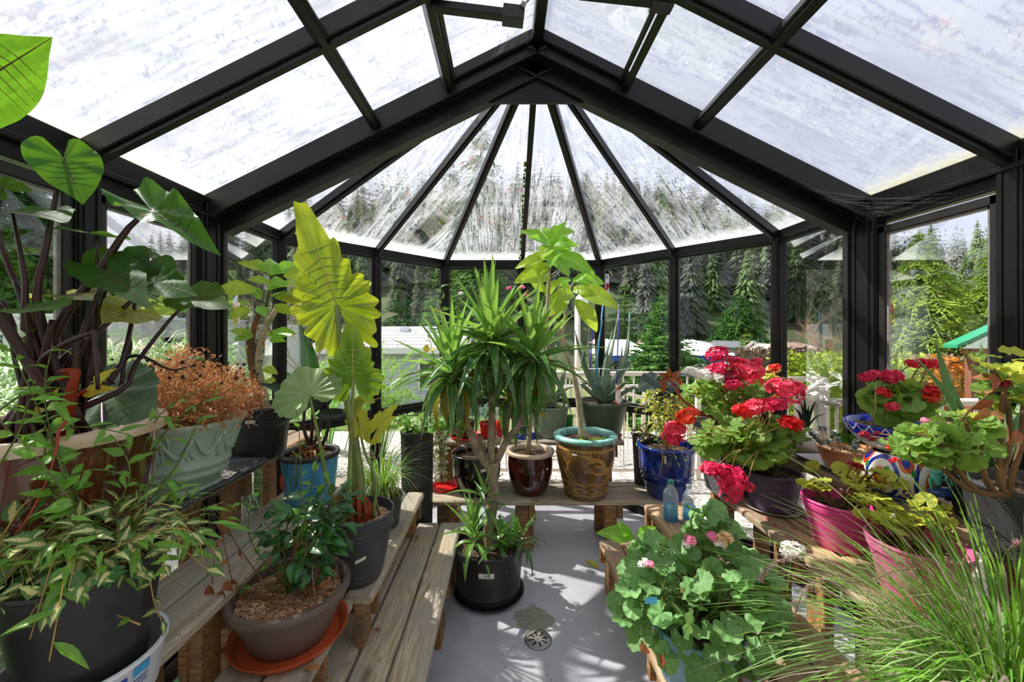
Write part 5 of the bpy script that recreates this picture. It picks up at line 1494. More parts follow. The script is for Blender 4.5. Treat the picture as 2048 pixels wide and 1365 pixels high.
# bent dead stalks and rusty sheath
stalk([S(-.02, -.05), T(75, 735, .98), T(118, 695, .96), T(178, 668, .94), T(188, 672, .94), T(196, 780, .94)], .008, .004)
stalk([S(.05, .05), T(190, 700, 1.05), T(205, 745, 1.05), T(228, 768, 1.08)], .004, .003)
stalk([T(242, 780, 1.12), T(248, 725, 1.14), T(262, 713, 1.14), T(290, 715, 1.15), T(340, 740, 1.18), T(372, 735, 1.2)], .006, .003)
for pts, w in (([T(132, 742, .93), T(150, 745, .92), T(140, 790, .92), T(136, 830, .93), T(128, 870, .94)], .016), ([T(120, 760, .94), T(140, 744, .93), T(156, 742, .93)], .007), ([T(170, 780, .97), T(150, 800, .96), T(140, 830, .96)], .012)):
    part('dead_sheath', MB().tube(bez(pts, 14), [w, w * .6, w * .9, w * .7], 6, flat=.45), M['redleaf'], ce)
for px, py in ((190, 778), (165, 792), (100, 820), (60, 835)):
    p = T(px, py, .97); ileaf(ce, LM('ovate', 'yellowleaf'), p, V((.6, -.3, .5)) + rv(.3, R), V((0, -1, .6)), .07, R)
# --- the big greyish leaf resting over the urn
p = thing('elephant_ear_leaf', 'large grey-green leaf lying between the brown planter and the green urn', 'leaf', T(240, 800, 1.18))
a = T(215, 786, 1.16)
cleaf(p, HEART, a, T(290, 855, 1.10), V((.2, -.7, .7)), ('coloc_grey', 'vein_pale'), 1.15, dict(rings=5, n=44, ripple=.05, rk=9, fold=.1, droop=.2, veins=6, vr=.006), [S(.14, .02), T(205, 800, 1.15)], (.006, .004), 'stem_purple', 4)

# --- celadon urn with dried foliage on a boot tray
tx0, tx1, ty0, ty1 = -1.40, -1.075, 1.22, 1.80
tr = thing('boot_tray', 'black plastic tray with a wavy lip under the pale green urn', 'tray', ((tx0 + tx1) / 2, (ty0 + ty1) / 2, Z4))
m_ = MB().box(tx0 + .01, tx1 - .01, ty0 + .01, ty1 - .01, Z4, Z4 + .006); part('tray_floor', m_, plain('dusty_tray', '#77716c', .7, 0, .3, .3, 12), tr, False)
def loop(x0, x1, y0, y1, rr, n=10):
    pts = []
    for cx_, cy_, a0 in ((x1 - rr, y1 - rr, 0), (x0 + rr, y1 - rr, PI/2), (x0 + rr, y0 + rr, PI), (x1 - rr, y0 + rr, 1.5*PI)):
        for i in range(n + 1): a = a0 + PI/2 * i / n; pts.append((cx_ + math.cos(a) * rr, cy_ + math.sin(a) * rr))
    return pts
lp_ = loop(tx0, tx1, ty0, ty1, .05); dens = []
for i in range(len(lp_)):
    a, b_ = lp_[i], lp_[(i + 1) % len(lp_)]; L = math.hypot(b_[0] - a[0], b_[1] - a[1]); k_ = max(1, int(L / .012))
    dens += [(a[0] + (b_[0] - a[0]) * j / k_, a[1] + (b_[1] - a[1]) * j / k_) for j in range(k_)]
m_ = MB(); rows = []
cxy = ((tx0 + tx1) / 2, (ty0 + ty1) / 2)
for o_, z in ((-.022, .006), (-.010, .026), (.002, .036), (.018, .034), (.024, .026), (.018, .022)):
    row = []
    for j, (x, y) in enumerate(dens):
        d = V((x - cxy[0], (y - cxy[1]) * .55, 0)).normalized(); w = .006 * math.sin(j * .42) if o_ > 0 else 0
        row.append(m_.vert((x + d.x * (o_ + w), y + d.y * (o_ + w), Z4 + z)))
    rows.append(row)
for j in range(len(rows) - 1):
    for i in range(len(dens)): k_ = (i + 1) % len(dens); m_.face(rows[j][i], rows[j][k_], rows[j + 1][k_], rows[j + 1][i])
part('tray_rim', m_, M['grey_plastic'], tr)
m_ = MB()
for i in range(14):
    for j in range(7):
        x = tx0 + .04 + j * .042; y = ty0 + .04 + i * .038; d = V((1, 1 if (i + j) % 2 else -1, 0)).normalized() * .013
        m_.bar(V((x, y, Z4 + .007)) - d, V((x, y, Z4 + .007)) + d, .003, .003)
part('ribs', m_, M['grey_plastic'], tr, False, stuff=True)
ux, uy, uz = -1.215, 1.50, Z4 + .008
urn = thing('garden_urn', 'pale green relief urn full of dried orange foliage on the left top step', 'potted plant', (ux, uy, uz))
pr = [(.115, 0), (.125, .006), (.128, .022), (.122, .03), (.135, .06), (.143, .066), (.150, .075), (.150, .085), (.147, .09), (.152, .10), (.158, .106), (.158, .116), (.154, .12), (.166, .17), (.178, .205), (.190, .235), (.203, .252), (.208, .262), (.205, .272), (.196, .272), (.188, .262), (.178, .23)]
part('urn', MB().lathe(pr, (ux, uy, uz), 56, wob=lambda th, z: 1 + (.010 * math.sin(24 * th) if z > .245 and z < .268 else 0)), M['celadon'], urn, auto=60)
m_ = MB()
def onurn(th, z):
    rr = float(np.interp(z, [.06, .12, .17, .205, .235, .252], [.137, .155, .168, .180, .192, .203])); return V((ux + math.cos(th) * rr, uy + math.sin(th) * rr, uz + z))
for k_ in range(6):
    a0 = -PI/2 + k_ * PI / 3 + .35
    for s_ in (-1, 1):
        m_.tube([onurn(a0 + s_ * (.04 + .46 * t), .222 - .062 * math.sin(PI * t)) for t in np.linspace(0, 1, 10)], [.006, .010, .006], 6)
        m_.tube([onurn(a0 + s_ * (.02 + .13 * math.sin(t * PI)), .225 - .02 * t + .02 * math.sin(2 * PI * t)) for t in np.linspace(0, 1, 10)], .0045, 6)
        m_.tube([onurn(a0 + s_ * .06 * t + .03 * s_ * math.sin(t * 5), .215 - .075 * t) for t in np.linspace(0, 1, 8)], [.006, .0045, .007, .003], 6)
    m_.sphere(onurn(a0, .222), .013, 10, 6)
    for j in range(3): m_.sphere(onurn(a0 + .5 + .05 * (j - 1), .165 - .012 * (j != 1)), .008, 8, 5)
    m_.tube([onurn(a0 + .42 + .1 * t, .085 + .012 * math.sin(PI * t)) for t in np.linspace(0, 1, 6)], .004, 5)
part('relief', m_, M['celadon'], urn)
soil(urn, ux, uy, uz + .235, .18)
mb = MB(); st = MB(); pods = MB(); r = random.Random(4)
for i in range(950):
    a = r.uniform(0, 2 * PI); q = r.random() ** .5; hgt = r.uniform(.0, .24) * (1.15 - .6 * q)
    p = V((ux + .02 + math.cos(a) * q * .25, uy + math.sin(a) * q * .20, uz + .25 + hgt + .02))
    if p.x < XL + .09: p.x = XL + r.uniform(.09, .15)
    for k_ in range(5):
        d = rv(1, r).normalized(); l = r.uniform(.012, .032); n_ = d.cross(rv(1, r)).normalized() * r.uniform(.0016, .0045); u = n_.cross(d).normalized() * l * r.uniform(.2, .5)
        s_ = p + rv(.02, r); qs = []
        for t in (0, .5, 1): c_ = s_ + d * l * t + u * math.sin(t * PI); qs.append((mb.vert(c_ - n_ * (1 - t * .7), (-1, t)), mb.vert(c_ + n_ * (1 - t * .7), (1, t))))
        mb.face(qs[0][0], qs[0][1], qs[1][1], qs[1][0]); mb.face(qs[1][0], qs[1][1], qs[2][1], qs[2][0])
    if i % 3 == 0: st.tube([V((ux + (p.x - ux) * .3, uy + (p.y - uy) * .3, uz + .24)), p], .0012, 3, cap=False)
for i in range(70):
    a = r.uniform(-.2, 2 * PI); q = r.uniform(.1, 1); b_ = V((ux + math.cos(a) * q * .22, uy + math.sin(a) * q * .18, uz + .35)); e = b_ + V((math.cos(a) * .06 + .03, math.sin(a) * .03, r.uniform(.06, .15)))
    e.x = max(e.x, XL + .09)
    st.tube([b_, b_.lerp(e, .5) + rv(.01, r), e], .0011, 3, cap=False); pods.sphere(e, r.uniform(.004, .008), 6, 4)
part('dried_foliage', mb, M['dry'], urn, stuff=True); part('dry_stems', st, M['stem_y'], urn); part('seed_heads', pods, plain('dark_seed_head', '#3a2b26', .8), urn, stuff=True)
for px, py, s_ in ((375, 712, -1), (402, 712, 1)):
    p = T(px, py, 1.52); ileaf(urn, LM('ovate', 'coloc'), T(388, 716, 1.52), V((s_, -.2, .15)), V((0, -.5, 1)), .06, r)

# --- plumeria cutting in a black bucket
bx, by = -1.205, 1.955
bk = pot('plumeria_plant', 'young plumeria with lime leaves in a black nursery bucket on the left top step', bx, by, Z4, .118, .142, .245, 'black_plastic', (.006, .018), drop=.03, sticker=(A(.32), .19, .04, .016, 0), bands=((.20, .002),))
sz = bk['_soil']; Yp = 1.95
def trunkpart(t, pts, rads, mat='bark_p', n=9, nm='trunk'): part(nm, MB().tube(bez(pts, 20), rads, n), M[mat], t)
trunkpart(bk, [V((bx + .03, by, sz - .01)), T(521, 810, Yp), T(505, 745, Yp), T(501, 700, Yp), T(508, 655, Yp), T(519, 628, Yp)], [.018, .016, .014, .012], 'bark_d')
trunkpart(bk, [V((bx + .04, by, sz - .01)), T(526, 780, Yp + .02), T(516, 730, Yp + .02), T(521, 690, Yp + .02), T(535, 650, Yp + .02), T(555, 615, Yp + .02)], [.021, .018, .017, .012], 'bark_p')
part('trunk', MB().tube(bez([T(519, 628, Yp), T(530, 622, Yp), T(543, 560, Yp), T(543, 540, Yp)], 10), [.009, .006], 7), M['stem'], bk)
def pleaf(t, lib, b, tip, Yb, Yt, r, wx=1.0, n_=None, pet=None, pm='stem'):
    a = T(b[0], b[1], Yb); e = T(tip[0], tip[1], Yt); L = (e - a).length
    inst('leaf', lib[r.randrange(len(lib))], t, frame(a, e - a + V((0, 0, .12 * L)), n_ or ((CAMP - a).normalized() * 1.1 + V((0, 0, .6)) + rv(.25, r)), (L * wx * 1.12, L * 1.14, L)))
    if pet: part('leaf_stalk', MB().tube([T(pet[0], pet[1], (Yb + Yt) / 2), a], .0022, 5), M[pm], t)
PL = LM('plum', 'plum'); PB = LM('plum', 'plum_b'); r = random.Random(9)
for b_, tp, yb, yt, lib in (((512, 582), (428, 578), 1.93, 1.88, PL), ((535, 545), (480, 508), 1.95, 1.92, PL), ((530, 540), (482, 530), 1.95, 1.85, PL), ((545, 548), (600, 521), 1.95, 1.97, PB), ((567, 552), (618, 550), 1.93, 1.9, PL), ((577, 582), (636, 606), 1.9, 1.82, PL),
    ((503, 620), (449, 631), 1.93, 1.88, PL), ((540, 565), (504, 558), 1.9, 1.82, PL), ((545, 570), (582, 575), 1.9, 1.80, PL), ((545, 590), (592, 600), 1.92, 1.88, PB), ((548, 610), (578, 626), 1.92, 1.9, PL), ((543, 552), (538, 520), 1.9, 1.98, PB), ((535, 575), (545, 560), 1.88, 1.78, PB), ((520, 600), (508, 575), 1.93, 1.96, PB),
    ((518, 612), (528, 632), 1.92, 1.86, PB), ((505, 668), (464, 665), 1.93, 1.88, PL), ((535, 668), (582, 672), 1.95, 1.9, PB), ((540, 680), (556, 676), 1.95, 1.9, PB), ((508, 672), (468, 675), 1.93, 1.86, PB), ((527, 738), (546, 740), 1.94, 1.9, PL), ((530, 762), (547, 765), 1.94, 1.9, PL)):
    pleaf(bk, lib, b_, tp, yb, yt, r, 1.35 if abs(b_[0] - tp[0]) > 45 else 1.6, pet=(542, min(630, b_[1] + 14)) if b_[1] < 640 else None)
p = T(582, 590, 1.9); cleaf(bk, HEART, p, T(590, 610, 1.85), 'cam', ('aloc_yellow', 'vein_pale'), 1.1, dict(rings=4, n=30, veins=4, vr=.008))
for px, py in ((512, 650), (524, 680), (538, 655)): ileaf(bk, LM('narrow', 'brownleaf'), T(px, py, 1.92), V((.2, -.1, -1)), V((0, -1, 0)), .045, r)

# --- canna in a printed blue bucket
qx, qy = -.925, 1.90
cb_ = pot('canna_plant', 'dark-leaved canna in a blue printed bucket behind the glossy plant', qx, qy, Z3, .105, .125, .235, 'blue_bucket', (.004, .02), drop=.03, rimmat='black_plastic')
m_ = MB(); hb = [V((qx + .0, qy - .128, Z3 + .215)) + V((dx, 0, dz)) for dx, dz in ((0, -.10), (0, 0), (.008, .035), (.02, .03), (.022, .01))]
part('handle', MB().tube(bez(hb, 10), .005, 7), M['steel'], cb_)
m_ = MB(); m_.sphere((qx - .085, qy - .075, Z3 + .12), .045, 12, 8, (.35, .35, 1)); part('printed_fruit', m_, plain('orange_red_print', '#c9553a', .4), cb_)
for i, (tp, w, Y_) in enumerate((((520, 760), 1.2, 1.75), ((628, 612), .8, 1.95), ((700, 700), .9, 1.9), ((652, 765), 1.0, 1.8), ((560, 735), 1, 1.85), ((688, 820), .9, 1.75), ((545, 858), .6, 1.72), ((735, 700), .9, 2.0), ((672, 740), .9, 1.9))):
    a = T(625 + i * 3 - 8, 800 + (i % 3) * 16, 1.9); e = T(*tp, Y_); L = (e - a).length
    inst('leaf', LM('narrow', ('dark_leaf', 'vine_d', 'dark_leaf')[i % 3])[i % 3], cb_, frame(a, e - a, (CAMP - a).normalized() + V((0, 0, .5)) + rv(.4, R), (L * w, L, L)))
for i in range(4): part('stem', MB().tube(bez([V((qx + .03 * math.cos(i * 2), qy + .03 * math.sin(i * 2), cb_['_soil'])), T(608 + i * 16, 860, 1.9), T(612 + i * 14, 800, 1.9)], 8), [.009, .006], 7), M['stem_purple'], cb_)
mb = MB()
for i in range(40): mb.tube([V((qx, qy, cb_['_soil'])) + rv(.06, R) * 1.0 + V((0, 0, .02)), V((qx, qy, cb_['_soil'] + .03)) + rv(.07, R)], [.006, .002], 4)
part('dry_roots', mb, M['brownleaf'], cb_, stuff=True)

# --- chartreuse alocasia in a tall charcoal pot
ax, ay = -.60, 1.635
al = pot('alocasia_plant', 'tall alocasia with ruffled chartreuse leaves in a charcoal pot', ax, ay, Z2, .088, .140, .275, 'grey_plastic', (.005, .01), drop=.035, soilm='mulch', sticker=(A(.42), .13, .045, .014, .014), belly=.006, th=.005, bands=((.05, .0015), (.20, .001), (.215, .001)))
sz = al['_soil']; B0 = lambda dx, dy=0: V((ax + dx, ay + dy, sz))
big = [(0, 1.0), (.07, .93), (.12, .80), (.22, .66), (.30, .48), (.38, .30), (.44, .10), (.47, -.10), (.45, -.28), (.38, -.40), (.27, -.47), (.15, -.44), (.07, -.28), (.025, -.10)]
kwa = dict(rings=8, n=110, ripple=.034, rk=13, fold=.10, droop=.10, scal=.15, sk=20, veins=8, vr=.011, pucker=.012)
cleaf(al, big, T(673, 611, 1.60), T(592, 402, 1.52), V((-.15, -.9, .45)), ('aloc', 'vein_pale'), .84, kwa, [B0(-.02), T(722, 960, 1.64), T(702, 850, 1.63), T(684, 720, 1.62)], (.020, .009), 'stem_green', 3)
kwb = dict(kwa); kwb.update(ripple=.03, rk=11, droop=.12, scal=.16, sk=18, veins=6)
cleaf(al, big, T(707, 756, 1.56), T(700, 648, 1.50), V((.05, -.95, .35)), ('aloc_mid', 'vein_pale'), 1.18, kwb, [B0(.0, -.05), T(699, 1000, 1.56), T(702, 880, 1.57)], (.011, .006), 'stem_green', 8)
cleaf(al, HEART, T(618, 789, 1.50), T(588, 728, 1.56), V((.1, -.8, .6)), ('aloc_pale', 'vein_pale'), 1.6, dict(kwa, ripple=.045, scal=.05, veins=6, vr=.009, droop=.15), [B0(-.06, -.03), T(654, 960, 1.55), T(634, 860, 1.52)], (.009, .005), 'stem_green', 2)
cleaf(al, big, T(718, 846, 1.62), T(741, 890, 1.60), V((-.2, -.9, .2)), ('aloc_yellow', 'vein_pale'), 1.1, dict(kwa, droop=.0), [B0(.06), T(752, 965, 1.63), T(728, 900, 1.62)], (.008, .004), 'stem_green', 5)
cleaf(al, big, T(755, 856, 1.62), T(796, 804, 1.60), V((-.1, -.9, .4)), ('aloc_yellow', 'vein_pale'), .75, dict(kwa, droop=.1), [B0(.08, .02), T(744, 957, 1.64), T(750, 900, 1.63)], (.006, .003), 'stem_green', 6)
cleaf(al, big, T(706, 820, 1.70), T(735, 790, 1.68), V((-.1, -.9, .4)), ('aloc', 'vein_pale'), 1.0, dict(kwa), None, seed=9)
part('trunk', MB().tube(bez([B0(.0, .02), T(712, 930, 1.66), T(705, 830, 1.66)], 8), [.032, .026, .012], 10), M['stem_green'], al)
m_ = MB(); c0 = B0(.0, .0)
for k_ in range(7):
    a = -PI / 2 + (k_ - 3) * .5; b_ = c0 + V((math.cos(a) * .04, math.sin(a) * .04, -.01)); e = c0 + V((math.cos(a) * .012 + R.uniform(-.015, .02), math.sin(a) * .03, R.uniform(.08, .145)))
    m_.tube(bez([b_, b_.lerp(e, .5) + V((math.cos(a), math.sin(a), 0)) * .018, e], 8), [.022, .024, .004], 6, flat=.35)
part('dead_sheath', m_, M['redleaf'], al)
part('flower_stalk', MB().tube(bez([T(690, 900, 1.58), T(715, 820, 1.5), T(760, 797, 1.5), T(792, 800, 1.5), T(802, 815, 1.5)], 16), [.002, .001], 4), M['stem_y'], al)

# --- glossy shrub in the wide taupe bowl
wx_, wy_ = -.705, 1.315
saucer('orange plastic saucer under the taupe bowl pot', wx_, wy_, Z2, .178, 'terra_plastic', .032)
tb = pot('glossy_leaved_plant', 'glossy green shrub with dead branches in a taupe bowl pot on an orange saucer', wx_, wy_, Z2 + .005, .115, .172, .165, 'taupe', (.012, .022), drop=.028, soilm='mulch', chips=420, bands=((.138, .001),))
sz = tb['_soil']; r = random.Random(31)
VD = LM('ovate', 'vine_d'); VDo = LM('oval', 'vine_d')
bush(tb, (wx_ + .0, wy_, sz), (wx_ + .035, wy_ + .03, sz + .17), (.155, .12, .15), 150, VD, .065, r, 'stem', 8, .0035, pet=.3, shell=.35, up=.5)
bush(tb, (wx_ + .02, wy_, sz), (wx_ + .10, wy_ + .08, sz + .24), (.10, .08, .10), 60, VDo, .06, r, 'stem', 4, .003, shell=.3)
for pts in (((575, 1180), (600, 1010), (598, 860), (592, 820)), ((555, 1180), (500, 1080), (505, 990), (470, 1020)), ((590, 1150), (640, 900), (650, 1000)), ((560, 1190), (460, 1170), (420, 1190))):
    q = [V((wx_, wy_, sz))] + [T(x, y, 1.28) for x, y in pts[1:]]
    vine(tb, q, .0022, 'stem', LM('ovate', 'vine'), .04, .05, r, start=.12)
mb = MB()
for pts in (((560, 1200), (480, 1190), (455, 1120), (440, 1040)), ((550, 1195), (480, 1100), (452, 1050), (445, 1030)), ((540, 1195), (450, 1170), (425, 1190), (430, 1090)), ((590, 1190), (640, 1170), (655, 1160))):
    q = bez([T(x, y, 1.27) for x, y in pts], 12); mb.tube(q, [.003, .0012], 4)
    for i in range(4, len(q), 2): ileaf(tb, LM('ovate', 'brownleaf'), q[i], rv(1, r) + V((0, 0, -.6)), rv(1, r) + V((0, -1, 0)), r.uniform(.025, .05), r)
for px, py in ((447, 1205), (430, 1215), (418, 1195), (455, 1185), (440, 1225)): ileaf(tb, LM('ovate', 'brownleaf'), T(px, py - 25, 1.22), V((r.uniform(-.3, .3), -.2, -1)), V((0, -1, .2)), .06, r)
part('dead_branch', mb, M['bark_d'], tb)
part('wire', MB().tube(bez([V((wx_ + .13, wy_ - .10, sz + .03)), V((wx_ + .10, wy_ - .06, sz + .12)), V((wx_ + .09, wy_ + .0, sz + .0))], 8), .0012, 4), M['steel'], tb)

# --- variegated vine pot standing in a cut white pail (front left)
fx, fy = -.91, .87
pl_ = solo('cut_pail', MB().lathe([(.118, 0), (.120, .003), (.132, .094), (.138, .098), (.138, .104), (.130, .104), (.118, .006), (0, .006)], (fx, fy, Z3), 44), M['white_plastic'], 'cut-down white plastic pail with blue print holding the black vine pot', 'pail', auto=50)
def wrap(x, y, z0, r0, r1, h, a0, a1, zz0, zz1, off=.0016):
    def f(u, v):
        z = zz0 + (zz1 - zz0) * v; rr = r0 + (r1 - r0) * z / h + off; a = a0 + (a1 - a0) * u; return (x + math.cos(a) * rr, y + math.sin(a) * rr, z0 + z)
    return MB().grid(f, 10, 2)
bl = plain('blue_print', '#1f3f9c', .4); cyn = plain('cyan_print', '#3fa6d8', .4)
part('blue_band', wrap(fx, fy, Z3, .120, .133, .104, -.95, -.30, .045, .082), bl, pl_)
part('cyan_band', wrap(fx, fy, Z3, .120, .133, .104, -1.7, -1.05, .05, .085), cyn, pl_)
part('cyan_band', wrap(fx, fy, Z3, .120, .133, .104, -.22, .05, .07, .09), cyn, pl_)
def curvedtext(body, size, x, y, z0, rr, a0, mat, parent):
    cu = bpy.data.curves.new('t', 'FONT'); cu.body = body; cu.size = size; cu.align_x = 'CENTER'; cu.align_y = 'CENTER'; cu.extrude = .0004
    tmp = bpy.data.objects.new('tmp', cu); COL.objects.link(tmp); bpy.context.view_layer.update()
    me = bpy.data.meshes.new_from_object(tmp); bpy.data.objects.remove(tmp)
    off = wloc(parent)
    for v_ in me.vertices:
        a = a0 + v_.co.x / rr; q = rr + v_.co.z + .0008; z = z0 + v_.co.y
        v_.co = V((x + math.cos(a) * q, y + math.sin(a) * q, z)) - off
    me.materials.clear(); me.materials.append(mat)
    o = bpy.data.objects.new('lettering', me); return link(o, parent)
curvedtext("s'il ne contient qu'une petite\nquantit\u00e9 d'eau", .0078, fx, fy, Z3 + .064, .1315, -.62, M['white_plastic'], pl_)
curvedtext('SO', .034, fx, fy, Z3 + .066, .1325, -1.30, M['white_plastic'], pl_)
for zz in (.046, .053, .060): part('print_line', wrap(fx, fy, Z3, .120, .133, .104, -.24, .04, zz, zz + .0022), bl, pl_)
vp = pot('variegated_vine_plant', 'black pot of tangled variegated vines standing in the white pail, front left', fx, fy, Z3 + .008, .092, .130, .295, 'black_plastic', (.005, .012), drop=.03, soilm='soil', chips=120)
sz = vp['_soil']; r = random.Random(77); c = V((fx, fy, sz))
VG = LM('ovate', 'varieg'); VV = LM('narrow', 'vine'); VO = LM('ovate', 'vine'); JD = LM('round', 'jade')
sm = MB()
for i in range(15):
    a = r.uniform(0, 2 * PI); L = r.uniform(.16, .30); d = V((math.cos(a), math.sin(a) * .8, 0))
    e = c + d * L + V((0, 0, r.uniform(-.06, .10))); e.x = max(e.x, XL + .08)
    vine(vp, [c + d * .03, c + d * L * .5 + V((0, 0, r.uniform(.05, .12))), e], .0022, 'stem_y', VG if i % 2 else VV, .052 if i % 2 else .07, .040, r, sm, start=.05)
for pts, lib, s_ in (([(60, 1180), (150, 1160), (215, 1210), (232, 1290), (235, 1400)], VG, .05), ([(230, 1100), (290, 1140), (310, 1210), (332, 1262)], VG, .035), ([(120, 1200), (95, 1270), (40, 1350), (0, 1365)], VG, .05), ([(200, 1110), (320, 1060), (390, 1070), (408, 1128)], VG, .045),
    ([(0, 1080), (60, 1000), (140, 990), (200, 1030)], VG, .05), ([(280, 1250), (220, 1230), (150, 1250), (0, 1275)], VO, .045)):
    q = [T(x, y, .80 + .03 * i) for i, (x, y) in enumerate(pts)]
    vine(vp, q, .002, 'stem_y', lib, s_, .045, r, sm, start=.03)
part('stem', sm, M['stem_y'], vp)
part('shoot', MB().tube(bez([T(30, 1070, .8), T(60, 1030, .8), T(95, 960, .82), T(112, 900, .84), T(118, 860, .85), T(135, 842, .86)], 14), [.002, .0035], 5), M['stem_r'], vp)
for i in range(26):
    p = c + V((r.uniform(-.1, .14), r.uniform(-.12, .0), r.uniform(.0, .05))); ileaf(vp, JD, p, rv(1, r) + V((0, 0, .5)), V((0, -.3, 1)), .032, r)
bush(vp, c, c + V((.02, -.01, .07)), (.21, .18, .10), 190, VG, .048, r, 'stem_y', 5, .002, shell=.2, zmin=sz + .0)
bush(vp, c, c + V((.05, .02, .09)), (.24, .20, .11), 100, VV, .065, r, 'stem', 5, .002, shell=.3, zmin=sz + .0)
# --- jasmine-like climber sprawling across the planter
jx, jy = -1.0, 1.16
jp = pot('climbing_vine_plant', 'green climbing vine sprawling in front of the brown planter and urn', -1.02, .665, Z4 - .2, .06, .08, .16, 'black_plastic', (.004, .01), drop=.03)
r = random.Random(15); sm = MB()
runs = [([(150, 1010), (60, 900), (0, 840), (-20, 760)], .80), ([(150, 1010), (110, 900), (60, 780), (20, 700)], .82), ([(160, 1010), (100, 860), (90, 770), (105, 690)], .83), ([(230, 1010), (300, 900), (380, 820), (460, 780)], 1.05),
    ([(200, 1040), (270, 940), (320, 830), (420, 770)], 1.02), ([(210, 1020), (250, 900), (300, 840), (360, 835)], 1.0), ([(40, 880), (100, 860), (180, 855), (260, 870)], .86), ([(150, 1020), (100, 980), (90, 900), (100, 850)], .8),
    ([(240, 1010), (260, 940), (230, 880), (200, 850)], .9), ([(0, 930), (40, 860), (60, 800), (110, 760)], .78), ([(230, 1000), (330, 960), (380, 880), (400, 830)], 1.0), ([(50, 1050), (130, 960), (200, 940), (270, 960)], .82), ([(0, 820), (50, 790), (110, 800), (130, 850)], .8), ([(260, 1020), (300, 1000), (340, 960), (390, 1000)], .95)]
b0 = V((-1.02, .665, jp['_soil'] - .0))
for pts, Yc in runs:
    q = [T(x, y, Yc + .02 * i) for i, (x, y) in enumerate(pts)]
    sm.tube(bez([b0, b0.lerp(q[0], .5) + V((0, 0, .03)), q[0]], 6), .0022, 4)
    vine(jp, q, .0024, 'stem', VV if r.random() < .7 else VO, .062, .030, r, sm, out=.9)
part('stem', sm, M['stem'], jp)
# --- finger jade at the very front
fj = pot('finger_jade_plant', 'small jade plant with finger-like leaves at the front, beside the white pail', -.735, .90, Z2, .05, .065, .12, 'taupe', (.004, .01))
r = random.Random(2); FJ = LM('finger', 'jade'); c = V((-.735, .90, fj['_soil']))
for i in range(60):
    a = r.uniform(0, 6.28); q = r.random() * .065; p = c + V((math.cos(a) * q, math.sin(a) * q, r.uniform(.0, .06))); ileaf(fj, FJ, p, V((math.cos(a) * .6, math.sin(a) * .6, 1)), V((0, -1, .3)), r.uniform(.025, .04), r)
# dead leaves lying on the planks
lyl = [((465, 1300), Z2, 'curled brown leaf lying left of the orange saucer'), ((640, 1342), Z2, 'brown leaf lying right of the orange saucer'), ((585, 1350), Z1, 'small brown leaf on the plank below the orange saucer'), ((750, 1262), Z1, 'tiny rusty leaf on a knotty plank of the low left bench')]
for (px, py), z, lb in lyl:
    p = PZ(px, py, z + .004); me = LM('ovate', 'brownleaf')[1]; o = bpy.data.objects.new('fallen_leaf', me)
    o.matrix_local = frame(p + V((0, 0, .006)), V((R.uniform(-1, 1), R.uniform(-.3, .3), .15)), (0, 0, 1), .055 if z == Z2 else .03); o['label'] = lb; o['category'] = 'leaf'; link(o)
p = PZ(1185, 1130, .004); o = bpy.data.objects.new('fallen_leaf', LM('plum', 'yellowleaf')[0]); o.matrix_local = frame(p + V((.03, -.05, .006)), (-.35, .6, .02), (0, 0, 1), .13); o['label'] = 'yellow-green leaf lying on the grey floor by the right bench end'; o['category'] = 'leaf'; link(o)
# ------------------------------------------------------------------ middle: yucca and the pots of the bay
r = random.Random(51)
yx, yy = -.095, 2.31
saucer('black plastic saucer on the floor under the yucca pot', yx, yy, 0, .205, 'black_plastic', .028)
yu = pot('yucca_tree', 'branching yucca tree in a black pot on the floor of the aisle', yx, yy, .006, .180, .197, .285, 'black_plastic', (.005, .012), drop=.035, sticker=(A(-.02), .20, .085, .028, 0), bands=((.055, .0015),))
m_ = MB(); lbl_r = .197 + .003
curvedtext('#20', .020, yx, yy, .206, .1945, A(.0), plain('pen_grey', '#55555a', .7), yu)
sz = yu['_soil']; YY = 2.31
fork = T(985, 945, YY)
trunkpart(yu, [V((yx + .02, yy, sz - .02)), T(978, 1060, YY), T(986, 1000, YY), fork, T(985, 925, YY)], [.036, .033, .031, .040], 'bark', 12)
cr = [  # branch points, crown
 ([T(978, 935, YY), T(955, 900, YY - .03), T(938, 860, YY - .04), T(925, 825, YY - .05), T(915, 780, YY - .05), T(905, 735, YY - .05)], .021),
 ([T(984, 925, YY), T(982, 880, YY), T(984, 820, YY), T(983, 740, YY - .02), T(982, 672, YY - .02)], .020),
 ([T(992, 925, YY), T(1008, 890, YY + .03), T(1012, 850, YY + .05), T(1020, 800, YY + .08), T(1030, 760, YY + .1)], .020),
 ([T(995, 920, YY), T(1015, 880, YY - .03), T(1040, 845, YY - .05), T(1058, 780, YY - .06), T(1066, 700, YY - .06)], .018),
 ([T(972, 930, YY + .02), T(962, 895, YY + .03), T(958, 868, YY + .03)], .016)]
for pts, rad in cr: trunkpart(yu, pts, [rad * 1.15, rad, rad * .8], 'bark', 9, 'branch')
YU = LM('strap', 'yucca'); YB_ = LM('strap', 'yucca_b'); YD = LM('strap', 'yucca_y')
rosette(yu, T(903, 752, YY - .05), 58, .42, YU, r, -62, 84, brightlib=YB_, dead=YD)
rosette(yu, T(982, 690, YY - .02), 66, .47, YU, r, -68, 86, brightlib=YB_, dead=YD)
rosette(yu, T(1066, 722, YY - .06), 56, .42, YU, r, -66, 84, brightlib=YB_, dead=YD)
rosette(yu, T(1030, 780, YY + .12), 30, .38, YU, r, -60, 60)
rosette(yu, T(968, 1000, YY - .06), 12, .22, YU, r, -20, 70, brightlib=YB_)
rosette(yu, T(948, 1075, YY - .08), 22, .26, YB_, r, 5, 86)
rosette(yu, T(1000, 1085, YY - .10), 12, .20, YU, r, -5, 60, brightlib=YB_)
